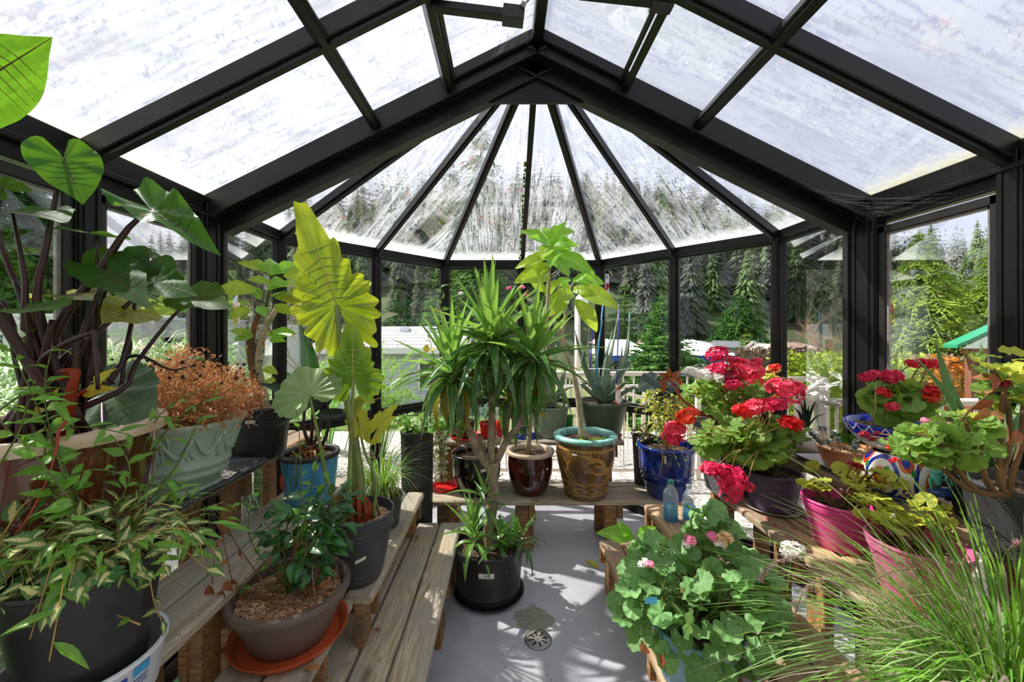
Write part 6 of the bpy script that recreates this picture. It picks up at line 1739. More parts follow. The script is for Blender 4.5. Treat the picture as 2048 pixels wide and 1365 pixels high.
rosette(yu, T(1045, 1080, YY - .04), 12, .18, YU, r, -10, 50, brightlib=YB_)
ct = MB()
for i in range(9):
    p = V((yx + .10 + r.uniform(-.05, .07), yy + r.uniform(-.04, .06), sz)); h = r.uniform(.10, .20)
    ct.tube([p, p + V((.005, 0, h * .5)), p + V((r.uniform(-.02, .02), 0, h))], [.012, .013, .007], 6)
    for k_ in range(8):
        for s_ in (-1, 1): ct.sphere(p + V((s_ * .012, 0, h * (k_ + .5) / 8)), .006, 5, 4)
part('spiky_succulent', ct, M['vine' if 'vine' in M else 'jade'], yu)

# --- dark red glazed pot with a plumeria stem
def glazed(name, label, x, y, z, r0, r1, h, mat, rimmat, **k): return pot(name, label, x, y, z, r0, r1, h, mat, (.012, .022), rimmat=rimmat, **k)
rp = glazed('plumeria_plant', 'tall bare plumeria stem in an oxblood glazed pot with a cream rim', .180, 2.87, .36, .112, .158, .30, 'oxblood', 'tan_glaze', drop=.035, belly=.022, th=.014, sticker=(A(.75), .20, .02, .012, 0))
z = rp['_soil']; Yr = 2.86
trunkpart(rp, [V((.165, 2.87, z)), T(1060, 850, Yr), T(1066, 810, Yr), T(1063, 780, Yr), T(1078, 745, Yr - .1), T(1096, 700, Yr - .2), T(1094, 640, Yr - .3), T(1098, 560, Yr - .3), T(1099, 500, Yr - .3)], [.019, .017, .015, .012, .009])
dp = thing('plumeria_plant', 'forked plumeria in a large brown pot with ochre relief and a turquoise rim', 'potted plant', (.565, 2.82, .36))
pr = [(.135, 0), (.143, .006), (.150, .05), (.172, .14), (.196, .24), (.205, .30), (.203, .345), (.196, .375), (.197, .39)]
part('pot', MB().lathe(pr + [(.20, .392)], (.565, 2.82, .36), 56), M['dragon_body'], dp)
part('rim', MB().lathe([(.197, .388), (.214, .393), (.223, .403), (.223, .418), (.214, .428), (.188, .428), (.172, .422), (.168, .40), (.168, .37)], (.565, 2.82, .36), 56, cap0=False), M['teal_glaze'], dp)
soil(dp, .565, 2.82, .745, .17, seed=3)
z = .75; Yd = 2.80
prz, prr = [q[1] for q in pr], [q[0] for q in pr]
def onpot(s_, zz, off=.002):   # s_ = arc length from the front, metres
    rr = float(np.interp(zz, prz, prr)) + off; a = -PI / 2 + .2 + s_ / .19; return V((.565 + math.cos(a) * rr, 2.82 + math.sin(a) * rr, .36 + zz))
def ribbon(mb, pts, ws):
    q = bez([V((a, b_, 0)) for a, b_ in pts], 22); n = len(q); prev = None
    for i, p in enumerate(q):
        d = (q[min(i + 1, n - 1)] - q[max(i - 1, 0)]).normalized(); nn = V((-d.y, d.x, 0)); w = float(np.interp(i / (n - 1), np.linspace(0, 1, len(ws)), ws))
        ids = [mb.vert(onpot(p.x + nn.x * w * k_, p.y + nn.y * w * k_, .0005 + .003 * (1 - abs(k_)))) for k_ in (-1, -.4, .4, 1)]
        if prev:
            for k_ in range(3): mb.face(prev[k_], ids[k_], ids[k_ + 1], prev[k_ + 1])
        prev = ids
mb = MB()
ribbon(mb, [(-.11, .325), (-.06, .315), (-.03, .30), (.01, .295), (.045, .27), (.06, .225), (.10, .20), (.13, .25), (.16, .32), (.13, .335)], [.004, .012, .016, .013, .012, .022, .024, .02, .014, .008])
ribbon(mb, [(-.03, .225), (.0, .20), (.05, .205), (.09, .215), (.12, .18), (.09, .15), (.06, .145)], [.003, .008, .014, .022, .018, .008, .003])
ribbon(mb, [(-.075, .27), (-.05, .285), (-.02, .28)], [.002, .006, .003]); ribbon(mb, [(-.02, .26), (.02, .25), (.06, .262)], [.004, .010, .003]); ribbon(mb, [(-.10, .30), (-.08, .26), (-.09, .24)], [.002, .004, .002])
ribbon(mb, [(-.03, .30), (-.05, .345), (-.09, .335)], [.006, .004, .002]); ribbon(mb, [(.0, .30), (.02, .34), (.05, .33)], [.005, .004, .002])
for k_ in range(4): ribbon(mb, [(-.07 + .012 * k_, .245), (-.075 + .014 * k_, .215), (-.085 + .018 * k_, .20)], [.003, .004, .001])
for k_ in range(3): ribbon(mb, [(.10, .16), (.14 + .01 * k_, .15 + .012 * k_), (.17, .155 + .015 * k_)], [.004, .003, .001])
for s0 in (-.22, .30, -.42):
    ribbon(mb, [(s0, .30), (s0 + .03, .24), (s0 - .01, .19), (s0 + .04, .14)], [.004, .009, .006, .003]); ribbon(mb, [(s0 + .05, .29), (s0 + .02, .22), (s0 + .06, .17)], [.003, .007, .003]); ribbon(mb, [(s0 - .04, .22), (s0, .20), (s0 + .02, .16)], [.003, .006, .002])
for zc, n_, am in ((.352, 1, 0), (.128, 9, .006), (.115, 11, .006), (.085, 13, .010), (.062, 12, .008), (.040, 10, .003)):
    L = 2 * PI * .19; ribbon(mb, [(-L / 2 + L * i / 48, zc + am * math.sin(i * n_ / 48 * 2 * PI)) for i in range(49)], [.0035 if am else .008] * 2)
part('dragon_relief', mb, M['dragon_relief'], dp)
part('label', MB().grid(lambda u, v: onpot(-.155 + u * .035, .325 + v * .012, .005), 3, 1), M['white_label'], dp)
m_ = MB()
for i in range(60):
    a = r.uniform(-2.6, .2); q = r.uniform(.04, .15); m_.sphere((.565 + math.cos(a) * q, 2.82 + math.sin(a) * q, .748), r.uniform(.006, .016), 6, 4, (1, 1, .5))
part('moss', m_, M['moss'], dp, stuff=True)
trunkpart(dp, [V((.545, 2.82, z - .01)), T(1157, 800, Yd), T(1146, 745, Yd), T(1130, 700, Yd), T(1122, 668, Yd)], [.023, .020, .018, .019])
trunkpart(dp, [T(1122, 672, Yd), T(1108, 640, Yd), T(1098, 600, Yd), T(1092, 580, Yd)], [.015, .011], nm='branch')
trunkpart(dp, [T(1122, 672, Yd), T(1130, 640, Yd), T(1131, 612, Yd), T(1140, 580, Yd), T(1150, 560, Yd)], [.014, .012, .008, .006], nm='branch')
Yt = 2.55
for i, (b_, tp, yt, lib) in enumerate((((1098, 480), (1047, 460), 2.5, PB), ((1098, 475), (1084, 445), 2.55, PB), ((1102, 475), (1117, 446), 2.6, PB), ((1104, 478), (1152, 449), 2.5, PB), ((1104, 485), (1138, 486), 2.4, PB), ((1098, 487), (1072, 474), 2.4, PB), ((1102, 492), (1103, 468), 2.35, PB),
    ((1100, 505), (1058, 528), 2.45, PL), ((1096, 515), (1037, 530), 2.5, PL), ((1112, 505), (1178, 542), 2.4, PB), ((1108, 515), (1132, 550), 2.35, PB), ((1102, 500), (1104, 515), 2.3, PB), ((1100, 530), (1060, 545), 2.4, PL), ((1096, 540), (1036, 562), 2.45, PL), ((1098, 552), (1052, 567), 2.35, PL), ((1100, 500), (1140, 500), 2.5, PB), ((1096, 506), (1068, 498), 2.7, PL), ((1100, 490), (1086, 516), 2.35, PL), ((1108, 500), (1126, 508), 2.55, PL))):
    pleaf(rp, lib, b_, tp, Yt, yt, r, 1.15)
for i, (b_, tp, yt, lib) in enumerate((((1145, 560), (1212, 560), 2.6, PB), ((1142, 560), (1112, 562), 2.6, PB), ((1145, 565), (1175, 548), 2.65, PB), ((1148, 575), (1224, 608), 2.5, PL), ((1146, 582), (1176, 580), 2.55, PL), ((1140, 590), (1112, 622), 2.6, PL), ((1150, 600), (1196, 652), 2.55, PL), ((1148, 590), (1120, 588), 2.5, PL), ((1140, 575), (1118, 572), 2.7, PL), ((1138, 590), (1130, 565), 2.75, PB), ((1136, 600), (1098, 616), 2.5, PL), ((1092, 585), (1062, 560), 2.6, PL), ((1090, 590), (1104, 572), 2.5, PL))):
    pleaf(dp, lib, b_, tp, 2.7, yt, r, 1.2)

# --- black glazed pot on the left of the bay bench
bp = glazed('tulip_pot', 'black glazed pot with mostly bare soil behind the yucca trunk', -.205, 2.88, .36, .13, .168, .28, 'dark_glaze', 'dark_glaze', drop=.04, belly=.02, th=.014, sticker=(A(.35), .20, .04, .02, .006))
z = bp['_soil']
for i in range(7): part('stem', MB().tube([V((-.21 + .05 * math.cos(i), 2.88 + .05 * math.sin(i), z)), V((-.21 + .09 * math.cos(i), 2.88 + .09 * math.sin(i), z + r.uniform(.05, .14)))], [.002, .001], 4), M['stem_y'], bp)
tu = thing('glass_tulip', 'red glass tulip on a thin teal stem behind the yucca trunk', 'ornament', V((-.09, 2.90, z)))
tp = T(998, 848, 2.9)
part('stem', MB().tube(bez([V((-.09, 2.90, z - .03)), T(988, 885, 2.9), T(995, 862, 2.9)], 8), .003, 5), plain('teal_stem', '#3c6a6a', .4), tu)
part('flower', MB().lathe([(.004, -.035), (.016, -.03), (.021, -.01), (.020, .01), (.014, .028), (.010, .03)], tp, 14, wob=lambda th, zz: 1 + (.2 * math.sin(6 * th) if zz > .02 else .06 * math.sin(6 * th))), plain('red_glass', '#e2371f', .15, 0, .6), tu)

# --- back shelf: sage pot and olive pot with aloes
sp_ = pot('aloe_plant', 'aloe in a pale sage green pot on the back shelf', .365, 3.29, .655, .120, .155, .245, 'sage_pot', (.008, .016), drop=.02)
saucer('dark saucer under the sage green pot', .365, 3.262, .648, .13, 'frame_grey', .012) if False else None
op = pot('aloe_plant', 'large grey aloe tied to stakes in a dark olive pot on the back shelf', .800, 3.26, .672, .135, .190, .275, 'olive_pot', (.018, .030), drop=.03, bands=((.19, .003),))
saucer('terracotta plastic saucer under the dark olive pot', .800, 3.26, .65, .150, 'terra_plastic', .024)
def aloeleaf(t, base, tip, w, mat, bendv=(0, 0, .06), th=.42, n=10, cut=False, teeth=False):
    base, tip = V(base), V(tip); pts = bez([base, base.lerp(tip, .5) + V(bendv), tip], n); m_ = len(pts)
    w *= 1.0 if th < .4 else 1.35; rad = [w * (1 - (i / (m_ - 1)) ** 1.6) + .0015 if not cut else w * (1 - .35 * i / (m_ - 1)) for i in range(m_)]
    mb = MB().tube(pts, rad, 10, flat=th)
    if teeth:
        for i in range(1, m_ - 1):
            for s_ in (-1, 1): mb.sphere(pts[i] + V((s_ * rad[i] * .98, 0, 0)), .0022, 4, 3)
    part('leaf', mb, M[mat], t)
c = V((.80, 3.26, op['_soil']))
for tp, w, bd in (((1148, 655, 3.1), .030, (-.05, 0, .03)), ((1170, 700, 2.95), .030, (-.08, 0, .10)), ((1238, 620, 3.2), .032, (.0, 0, .0)), ((1205, 640, 3.3), .034, (-.04, 0, .0)), ((1260, 625, 3.2), .034, (.06, 0, -.02)), ((1225, 660, 3.25), .036, (-.02, 0, .0)), ((1180, 640, 3.35), .030, (-.06, 0, .02)), ((1258, 650, 3.35), .034, (.07, 0, 0)), ((1216, 700, 3.1), .036, (0, -.03, 0)), ((1245, 690, 3.1), .036, (.05, -.03, 0))):
    aloeleaf(op, c + rv(.03, r) * 1.0, T(*tp), w, 'aloe', bd)
for tp, w in (((1162, 768, 3.05), .026), ((1268, 775, 3.05), .034), ((1258, 722, 3.05), .034), ((1250, 765, 3.02), .026)): aloeleaf(op, c, T(*tp), w, 'aloe', (0, 0, .0), cut=True)
for nm, a, b_, mt in (('purple_stake', (1178, 775, 3.2), (1187, 622, 3.2), 'p'), ('blue_stake', (1188, 790, 3.05), (1206, 608, 3.05), 'b'), ('purple_stake', (1233, 780, 3.08), (1238, 610, 3.08), 'p'), ('blue_stake', (1258, 690, 3.22), (1259, 626, 3.22), 'b')):
    if mt not in M: M[mt] = plain('stake_' + mt, '#5a3fb0' if mt == 'p' else '#2f9be0', .4)
    part(nm, MB().tube([T(*a) if a[1] > 700 else T(*a), T(*b_)], .005, 6), M[mt], op)
part('string', MB().tube([T(1178, 738, 3.15), T(1205, 738, 3.02), T(1238, 741, 3.0), T(1262, 736, 3.1)], .0025, 4), M['white_plastic'], op)
part('string', MB().tube(bez([T(1200, 736, 3.02), T(1198, 750, 3.0), T(1204, 762, 3.0)], 5), .002, 4), M['white_plastic'], op)
m_ = MB(); fl = [(1231, 767), (1240, 777), (1243, 800), (1237, 812), (1231, 806)]; a = [m_.vert(T(x, y, 3.03)) for x, y in fl]; b_ = [m_.vert(T(x, y, 3.034)) for x, y in fl]; m_.face(*a); m_.face(*reversed(b_))
for i in range(5): m_.face(a[i], b_[i], b_[(i + 1) % 5], a[(i + 1) % 5])
part('paper_flag', m_, leafmat('red_white_flag', '#f0e8e8', '#f6efef', .6, .2, blotch=('#e0504a', .5)), op, False)
c = V((.365, 3.29, sp_['_soil']))
for tp, w, bd in (((1072, 745, 3.2), .028, (0, 0, 0)), ((1095, 700, 3.25), .034, (0, 0, 0)), ((1110, 690, 3.3), .034, (.02, 0, 0)), ((1125, 740, 3.2), .030, (.04, 0, .02)), ((1160, 770, 3.05), .026, (0, 0, .05)), ((1085, 720, 3.1), .034, (-.02, -.03, 0)), ((1130, 715, 3.3), .03, (.05, 0, 0)), ((1105, 740, 3.05), .034, (0, -.03, 0))):
    aloeleaf(sp_, c, T(*tp), w, 'aloe', bd)
for x in (1085, 1110): part('green_stake', MB().tube([T(x, 800, 3.25), T(x + 2, 690, 3.25)], .004, 5), M['green_plastic'], sp_)
# small things between them
saucer('bright blue saucer on the back shelf under a small green pot', .165, 3.24, .65, .095, 'blue_plastic', .022)
s1 = pot('seedling_pot', 'small dark green pot of seedlings on the bright blue saucer', .165, 3.24, .656, .048, .060, .10, 'olive_pot', (.004, .012), drop=.012)
bush(s1, (.165, 3.24, .75), (.165, 3.24, .78), (.05, .05, .03), 30, LM('oval', 'vine'), .03, r, shell=.2)
s2 = pot('seedling_pot', 'small black pot with a single seedling left of the dark olive pot', .55, 3.20, .65, .045, .055, .085, 'black_plastic', (.004, .012), drop=.012)
part('stem', MB().tube([V((.55, 3.2, .72)), V((.545, 3.2, .84))], .002, 4), M['stem'], s2)
for i in range(5): ileaf(s2, LM('oval', 'vine'), V((.545, 3.2, .82 + .005 * i)), V((math.cos(i * 1.3), math.sin(i * 1.3), .3)), V((0, 0, 1)), .04, r)
for x, y_, lb in ((.10, 3.34, 'green plastic dish standing behind the blue saucer'), (.52, 3.345, 'green plastic dish leaning behind the small black pot')):
    solo('green_dish', MB().bar((x - .05, y_, .80), (x + .05, y_, .80), .012, .025, ch=.004).bar((x - .045, y_, .72), (x + .045, y_, .72), .004, .14), M['green_plastic'], lb, 'dish', smooth=False)
# ivy on the left of the shelf, trailing down
saucer('bright red plastic saucer on the back shelf under the trailing ivy', -.30, 3.24, .65, .15, 'red_plastic', .02)
iv = pot('trailing_ivy', 'variegated ivy trailing from the back shelf over the red saucer', -.33, 3.24, .657, .07, .09, .13, 'black_plastic', (.004, .012), drop=.02)
IVL = LM('round', 'ivy'); sm = MB(); c = V((-.33, 3.24, iv['_soil'])); rr = random.Random(8)
for i in range(44):
    e = T(rr.uniform(862, 905), rr.uniform(840, 1005), rr.uniform(2.98, 3.08)); m2 = T(rr.uniform(860, 910), rr.uniform(800, 825), 3.06)
    vine(iv, [c, m2, e], .0015, 'stem', IVL, .038, .040 if e.z < .6 else .03, rr, sm, start=.05, out=.9, n=10)
part('stem', sm, M['stem'], iv)
saucer('lower red plastic saucer on the bench below the trailing ivy', -.44, 2.92, .36, .10, 'red_plastic', .02)
nd = pot('needle_leaf_plant', 'bluish needle-leaved plant in a red pot on the back shelf', -.13, 3.22, .657, .06, .075, .12, 'red_plastic', (.004, .012), drop=.02)
rr = random.Random(3); mb = MB()
for i in range(420):
    a = rr.uniform(0, 6.28); q = rr.random() * .14; p = V((-.16 + math.cos(a) * q, 3.22 + math.sin(a) * q * .6, .79 + rr.uniform(0, .13) * (1 - q * 3))); d = V((math.cos(a), math.sin(a), rr.uniform(-.4, .9))).normalized() * rr.uniform(.03, .08); s_ = d.cross(V((0, 0, 1))).normalized() * .003
    mb.face(mb.vert(p - s_), mb.vert(p + s_), mb.vert(p + d))
part('foliage', mb, M['needle'], nd, stuff=True)
m_ = MB().lathe([(0, 0), (.045, 0), (.05, .008), (.045, .016), (0, .016)], (0, 0, 0), 20); q = MB().add(m_, Matrix.Translation((-.03, 3.12, .73)) @ Matrix.Rotation(PI / 2 - .15, 4, 'X'))
rd = thing('red_disc', 'round red plastic disc with two holes leaning on the back shelf', 'lid', (-.03, 3.13, .65)); part('disc', q, M['red_plastic'], rd, auto=40)
q = MB()
for dx, dz in ((-.015, .005), (.015, .01)): q.tube([(-.03 + dx, 3.10, .73 + dz), (-.03 + dx, 3.108, .73 + dz)], .008, 8)
part('hole', q, plain('dark_red', '#5a0f12', .6), rd)
# upright flowering shrub behind the yucca
hb_ = pot('hibiscus_plant', 'tall leggy hibiscus with a white bloom behind the left crown of the yucca', -.44, 3.33, .65, .07, .085, .16, 'black_plastic', (.004, .012), drop=.02)
rr = random.Random(12); VL = LM('ovate', 'vine')
for pts in (((905, 760), (912, 660), (918, 610), (920, 548)), ((895, 770), (888, 690), (884, 640), (882, 570)), ((890, 780), (870, 720), (862, 690), (856, 668)), ((900, 760), (940, 680), (955, 620), (990, 600))):
    q = [V((-.44, 3.33, hb_['_soil']))] + [T(x, y, 3.2) for x, y in pts]; vine(hb_, q, .004, 'bark_d', VL, .075, .042, rr, start=.35, out=1.0)
head(hb_, T(922, 588, 3.15), .022, 'fl_white', None, rr, name='flower')
for x, y in ((1018, 577), (1045, 575), (1052, 590)):
    head(hb_, T(x, y, 3.1), .022, 'fl_pink', T(1000, 680, 3.1), rr, name='flower_head')
for x, y in ((868, 618), (855, 690), (862, 700)): ileaf(hb_, LM('round', 'yellowleaf'), T(x, y, 3.0), rv(1, rr), V((0, -1, .5)), .07, rr)
# tall black pots and grass at the left of the bay
tp_ = pot('tall_black_pot', 'tall black pot with strawberry-like foliage beside the ivy', -.575, 2.62, .0, .095, .105, .86, 'black_plastic', (.004, .02), drop=.03)
bush(tp_, (-.575, 2.62, .83), (-.58, 2.66, .90), (.20, .14, .06), 90, LM('round', 'vine'), .05, rr, shell=.3)
gp = pot('spider_grass_plant', 'arching green and white grass in a grey pot behind the charcoal pot', -.64, 2.08, Z2, .085, .105, .16, 'grey_plastic', (.004, .012), drop=.02)
rr = random.Random(6)
def tuft(t, c, n, L, w, mats, r, spread=1.0, lean=(0, 0, 0), rad=.05, fall=1.25, name='blades', up=(.9, 1.3)):
    mb = MB(); c = V(c)
    for i in range(n):
        a = r.uniform(0, 2 * PI); q = rad * r.random() ** .5; p = c + V((math.cos(a) * q, math.sin(a) * q, 0)); d = V((math.cos(a), math.sin(a), 0)) * spread * r.uniform(.2, 1.1) + V(lean); l = L * r.uniform(.55, 1.15)
        n_ = V((-d.y, d.x, 0)); n_ = (n_.normalized() if n_.length > .01 else V((1, 0, 0))) * w * r.uniform(.6, 1.3); u = r.uniform(*up); f = fall * r.uniform(.5, 1.1); ids = []
        for j in range(6):
            t_ = j / 5; q_ = p + d * l * t_ * (.25 + .75 * t_) + V((0, 0, l * (u * t_ - f * t_ * t_ * .8))); k_ = (1, 1, .95, .8, .5, .08)[j]
            ids.append((mb.vert(q_ - n_ * k_, (-1, t_)), mb.vert(q_ + n_ * k_, (1, t_))))
        mb.cur = r.randrange(len(mats))
        for j in range(5): mb.face(ids[j][0], ids[j][1], ids[j + 1][1], ids[j + 1][0])
    return part(name, mb, [M[m_] for m_ in mats], t, stuff=True)
tuft(gp, (-.64, 2.08, gp['_soil']), 330, .42, .0028, ('grass', 'grass', 'grass_out2'), rr, .55, (.03, -.02, 0), .07)
mb = MB()
for i in range(120):
    p = V((-.64, 2.08, gp['_soil'])) + V((rr.uniform(-.07, .07), rr.uniform(-.07, .07), 0)); mb.tube([p, p + V((rr.uniform(-.03, .03), rr.uniform(-.02, .02), rr.uniform(.05, .12)))], [.003, .0012], 3, cap=False)
part('dry_base', mb, M['stem_y'], gp, stuff=True)
# ------------------------------------------------------------------ right side
r = random.Random(91)
GE, GD, GY = LM('gera', 'gera', 'vein_geran'), LM('gera', 'gera_d', 'vein_geran'), LM('gera', 'gera_y', 'vein_geran')
# blue glazed pot with dried trailing plant
bl_ = pot('trailing_plant', 'withered trailing plant in a cobalt blue glazed pot at the bay bench end', 1.13, 2.80, .36, .125, .185, .36, 'cobalt', (.014, .026), drop=.04, belly=.02, th=.014, rimmat='cobalt', sticker=(A(-.42), .30, .012, .05, 0), bands=((.12, .004), (.15, .004), (.18, .004)))
c = V((1.13, 2.80, bl_['_soil'])); sm = MB(); DL = LM('round', 'gera_y'); DG = LM('oval', 'gera')
for i in range(34):
    e = T(r.uniform(1262, 1420), r.uniform(800, 900), r.uniform(2.5, 2.7)); m2 = T(r.uniform(1290, 1400), r.uniform(780, 820), 2.7)
    vine(bl_, [c, m2, e], .0022, 'stem_y', DL if i % 2 else DG, .03, .035, r, sm, start=.08, out=.9, n=10)
for pts in (((1330, 860), (1345, 900), (1360, 940)), ((1310, 850), (1325, 910), (1318, 955)), ((1350, 880), (1370, 925), (1385, 955)), ((1300, 870), (1280, 850), (1262, 860))):
    q = [c] + [T(x, y, 2.58) for x, y in pts]; vine(bl_, q, .0022, 'stem_y', DG, .032, .028, r, sm, start=.2, out=.9)
part('stem', sm, M['stem_y'], bl_)
# black taro and small plants behind
bt = pot('black_taro_plant', 'dark leaved taro in a small black pot right of the olive pot', 1.05, 3.02, .36, .07, .085, .36, 'black_plastic', (.004, .012), drop=.02)
c = V((1.05, 3.02, bt['_soil']))
for at, tp in (((1310, 762), (1278, 775)), ((1340, 772), (1330, 785)), ((1352, 780), (1308, 798)), ((1372, 748), (1396, 752)), ((1325, 812), (1308, 830)), ((1318, 805), (1340, 818))):
    a = T(*at, 2.9); cleaf(bt, HEART, a, T(*tp, 2.82), V((.1, -.5, .8)), ('dark_leaf', 'stem_purple'), 1.1, dict(rings=4, n=30, veins=4, vr=.006, droop=.3, ripple=.05), [c, c.lerp(a, .6) + V((0, 0, .03))], (.004, .003), 'stem', 3)
bush(bt, c, c + V((0, 0, .05)), (.11, .09, .06), 40, LM('oval', 'dark_leaf'), .05, r)
# granite planter with geraniums
gx, gy = 1.085, 2.01
gp_ = thing('geranium_planter', 'square dark speckled planter of white and red geraniums on the third right step', 'potted plant', (gx + .04, gy, Z3))
def granite():
    t = NT('speckled_planter'); v = t.coord('Object'); w = t.n('ShaderNodeTexWhiteNoise', {'Vector': t.n('ShaderNodeVectorMath', {0: v, 1: (.002, .002, .002)}, operation='SNAP').outputs[0]}).outputs[0]
    return t.surf(t.pbr(t.ramp(w, [(.4, lin('#2a2b2d')), (.75, lin('#55575a')), (.95, lin('#9a9c9e'))]), .6, 0, .4))
M['granite'] = granite(); gx += .04
m_ = MB()
for z, s_ in ((0, .085), (.32, .125), (.34, .13), (.34, .118), (.30, .112)):
    for x, y in ((-1, -1), (1, -1), (1, 1), (-1, 1)): m_.vert((gx + x * s_, gy - .02 + y * s_, Z3 + z))
for j in range(4):
    for i in range(4): k_ = (i + 1) % 4; m_.face(j * 4 + i, j * 4 + k_, j * 4 + 4 + k_, j * 4 + 4 + i)
m_.face(3, 2, 1, 0)
part('pot', m_, M['granite'], gp_, False)
m_ = MB().box(gx - .11, gx + .11, gy - .13, gy + .09, Z3 + .27, Z3 + .31); part('soil', m_, M['soil'], gp_, False)
c = V((gx, gy - .02, Z3 + .31))
cc = P(1450, 785, 1.98)
bush(gp_, c, cc, (.22, .14, .12), 100, GE, .042, r, 'stem_y', 12, .005, shell=.15)
H = [((1435, 712, 1.9), 17, 'fl_red'), ((1470, 726, 1.9), 11, 'fl_red'), ((1512, 729, 1.95), 11, 'fl_red'), ((1550, 738, 1.95), 9, 'fl_scarlet'), ((1492, 748, 1.85), 25, 'fl_red'), ((1437, 740, 1.86), 14, 'fl_red'), ((1460, 757, 1.84), 14, 'fl_dark'), ((1467, 773, 1.8), 13, 'fl_red'), ((1383, 746, 1.88), 11, 'fl_white'), ((1412, 752, 1.88), 13, 'fl_white'), ((1436, 756, 1.84), 9, 'fl_white'), ((1420, 741, 1.9), 8, 'fl_red')]
for (x, y, Y), rad, mt in H: head(gp_, T(x, y, Y), rad * 1.4 * Y / 800, mt, cc + rv(.05, r), r, 'stem_y')
part('red_stem', MB().tube(bez([c, T(1370, 805, 1.95), T(1352, 775, 1.95), T(1335, 757, 1.95)], 10), [.007, .006, .005], 6), M['stem_r'], gp_)
BG = LM('ovate', 'begonia')
for x, y, dx, dy in ((1336, 757, -12, 5), (1336, 757, 0, -14), (1340, 757, 12, 4), (1352, 760, 18, 8), (1330, 765, -5, 12), (1336, 757, -9, -7), (1345, 757, 7, -10)): ileaf(gp_, BG, T(x, y, 1.95), V((dx, -4, -dy)), V((0, -1, .5)), .06, r)
for a, b_ in (((1400, 770), (1325, 695)), ((1440, 760), (1398, 698)), ((1435, 765), (1386, 718)), ((1440, 760), (1425, 690)), ((1460, 760), (1530, 690)), ((1480, 790), (1530, 780)), ((1480, 800), (1540, 782))):
    p = T(*a, 2.05); e = T(*b_, 2.05); L = (e - p).length; part('spiky_leaf', MB().tube([p, p.lerp(e, .5), e], [.006, .007, .001], 5, flat=.3), M['stem_purple'], gp_)
# dark pot with autumn foliage behind
dk = pot('coleus_plant', 'orange and rust foliage in a dark plastic pot beside the post', 1.345, 2.06 + .0, Z4, .075, .10, .13, 'black_plastic', (.004, .012), drop=.02)
c = V((1.345, 2.06, dk['_soil'])); bush(dk, c, T(1530, 778, 2.06), (.16, .09, .11), 85, LM('round', 'coleus'), .05, r, 'stem_r', 8, .004, shell=.3)
bush(dk, c, T(1540, 765, 2.0), (.06, .05, .04), 12, GY, .035, r)
# purple pot
solo('saucer', MB().lathe([(.085, 0), (.115, .012), (.12, .016), (.115, .016), (.085, .004), (0, .004)], (1.215, 1.82, Z3), 40), plain('clear_saucer', '#b9b2a8', .3), 'translucent saucer under the purple pot on the third right step', 'saucer')
pp = pot('geranium_plant', 'spreading red geranium in a purple pot on the third right step', 1.215, 1.82, Z3 + .006, .088, .112, .165, 'purple', (.005, .014), drop=.02, bands=((.03, .001), (.06, .001), (.09, .001), (.12, .001)))
c = V((1.215, 1.82, pp['_soil'])); cc = T(1505, 880, 1.76)
bush(pp, c, cc, (.255, .15, .10), 150, GE, .048, r, 'stem', 12, .004, shell=.2)
H = [((1568, 782, 1.72), 26, 'fl_red'), ((1590, 780, 1.74), 15, 'fl_red'), ((1515, 818, 1.68), 21, 'fl_red'), ((1550, 812, 1.68), 17, 'fl_red'), ((1484, 826, 1.66), 15, 'fl_scarlet'), ((1582, 850, 1.64), 18, 'fl_scarlet'), ((1377, 838, 1.70), 20, 'fl_scarlet'), ((1350, 862, 1.72), 17, 'fl_red'), ((1340, 878, 1.72), 15, 'fl_red'), ((1352, 884, 1.72), 12, 'fl_red'), ((1424, 942, 1.58), 18, 'fl_red'), ((1458, 958, 1.58), 26, 'fl_red'), ((1462, 985, 1.58), 19, 'fl_red'), ((1492, 975, 1.58), 12, 'fl_red')]
for i, ((x, y, Y), rad, mt) in enumerate(H): head(pp, T(x, y, Y), rad * 1.35 * Y / 800, mt, cc + V((r.uniform(-.12, .08), -.05, -.02)), r, 'stem_y')
# white vase with small aloe
vs = pot('aloe_vase', 'thin dark aloe in a white ceramic vase on the top right step', 1.505, 2.0, Z4, .040, .030, .125, 'white_glaze', (.003, .008), drop=.01, belly=.028)
c = V((1.505, 2.0, vs['_soil']))
for tp in ((1600, 800), (1588, 815), (1632, 802), (1650, 828), (1618, 812), (1608, 790)): aloeleaf(vs, c, T(*tp, 1.95), .008, 'dark_leaf', (0, 0, .02))
# enamel tray and terracotta bowl
et = thing('enamel_tray', 'white enamel tray with a black edge under the terracotta bowl', 'tray', (1.515, 1.76, Z4))
lp_ = loop(1.385, 1.645, 1.60, 1.92, .03, 6); m_ = MB(); rows = []
for o_, z in ((-.02, .0), (.0, .018), (.006, .018), (-.014, .004)): rows.append([m_.vert((x + (x - 1.515) / .13 * o_, y + (y - 1.76) / .16 * o_, Z4 + z)) for x, y in lp_])
for j in range(3):
    for i in range(len(lp_)): k_ = (i + 1) % len(lp_); m_.face(rows[j][i], rows[j][k_], rows[j + 1][k_], rows[j + 1][i])
m_.face(*reversed(rows[0])); m_.face(*rows[3])
part('tray_body', m_, M['white_plastic'], et, False)
part('edge', MB().tube([V((x * 1.0 + (x - 1.515) * .045, y + (y - 1.76) * .035, Z4 + .019)) for x, y in lp_ + lp_[:1]], .003, 5), M['black_plastic'], et)
tc = pot('succulent_bowl', 'silver succulents in a worn shallow terracotta bowl on the enamel tray', 1.515, 1.765, Z4 + .006, .085, .112, .085, 'terracotta', (.004, .01), drop=.012, soilm='mulch')
SV = LM('round', 'silver'); c = V((1.515, 1.765, tc['_soil']))
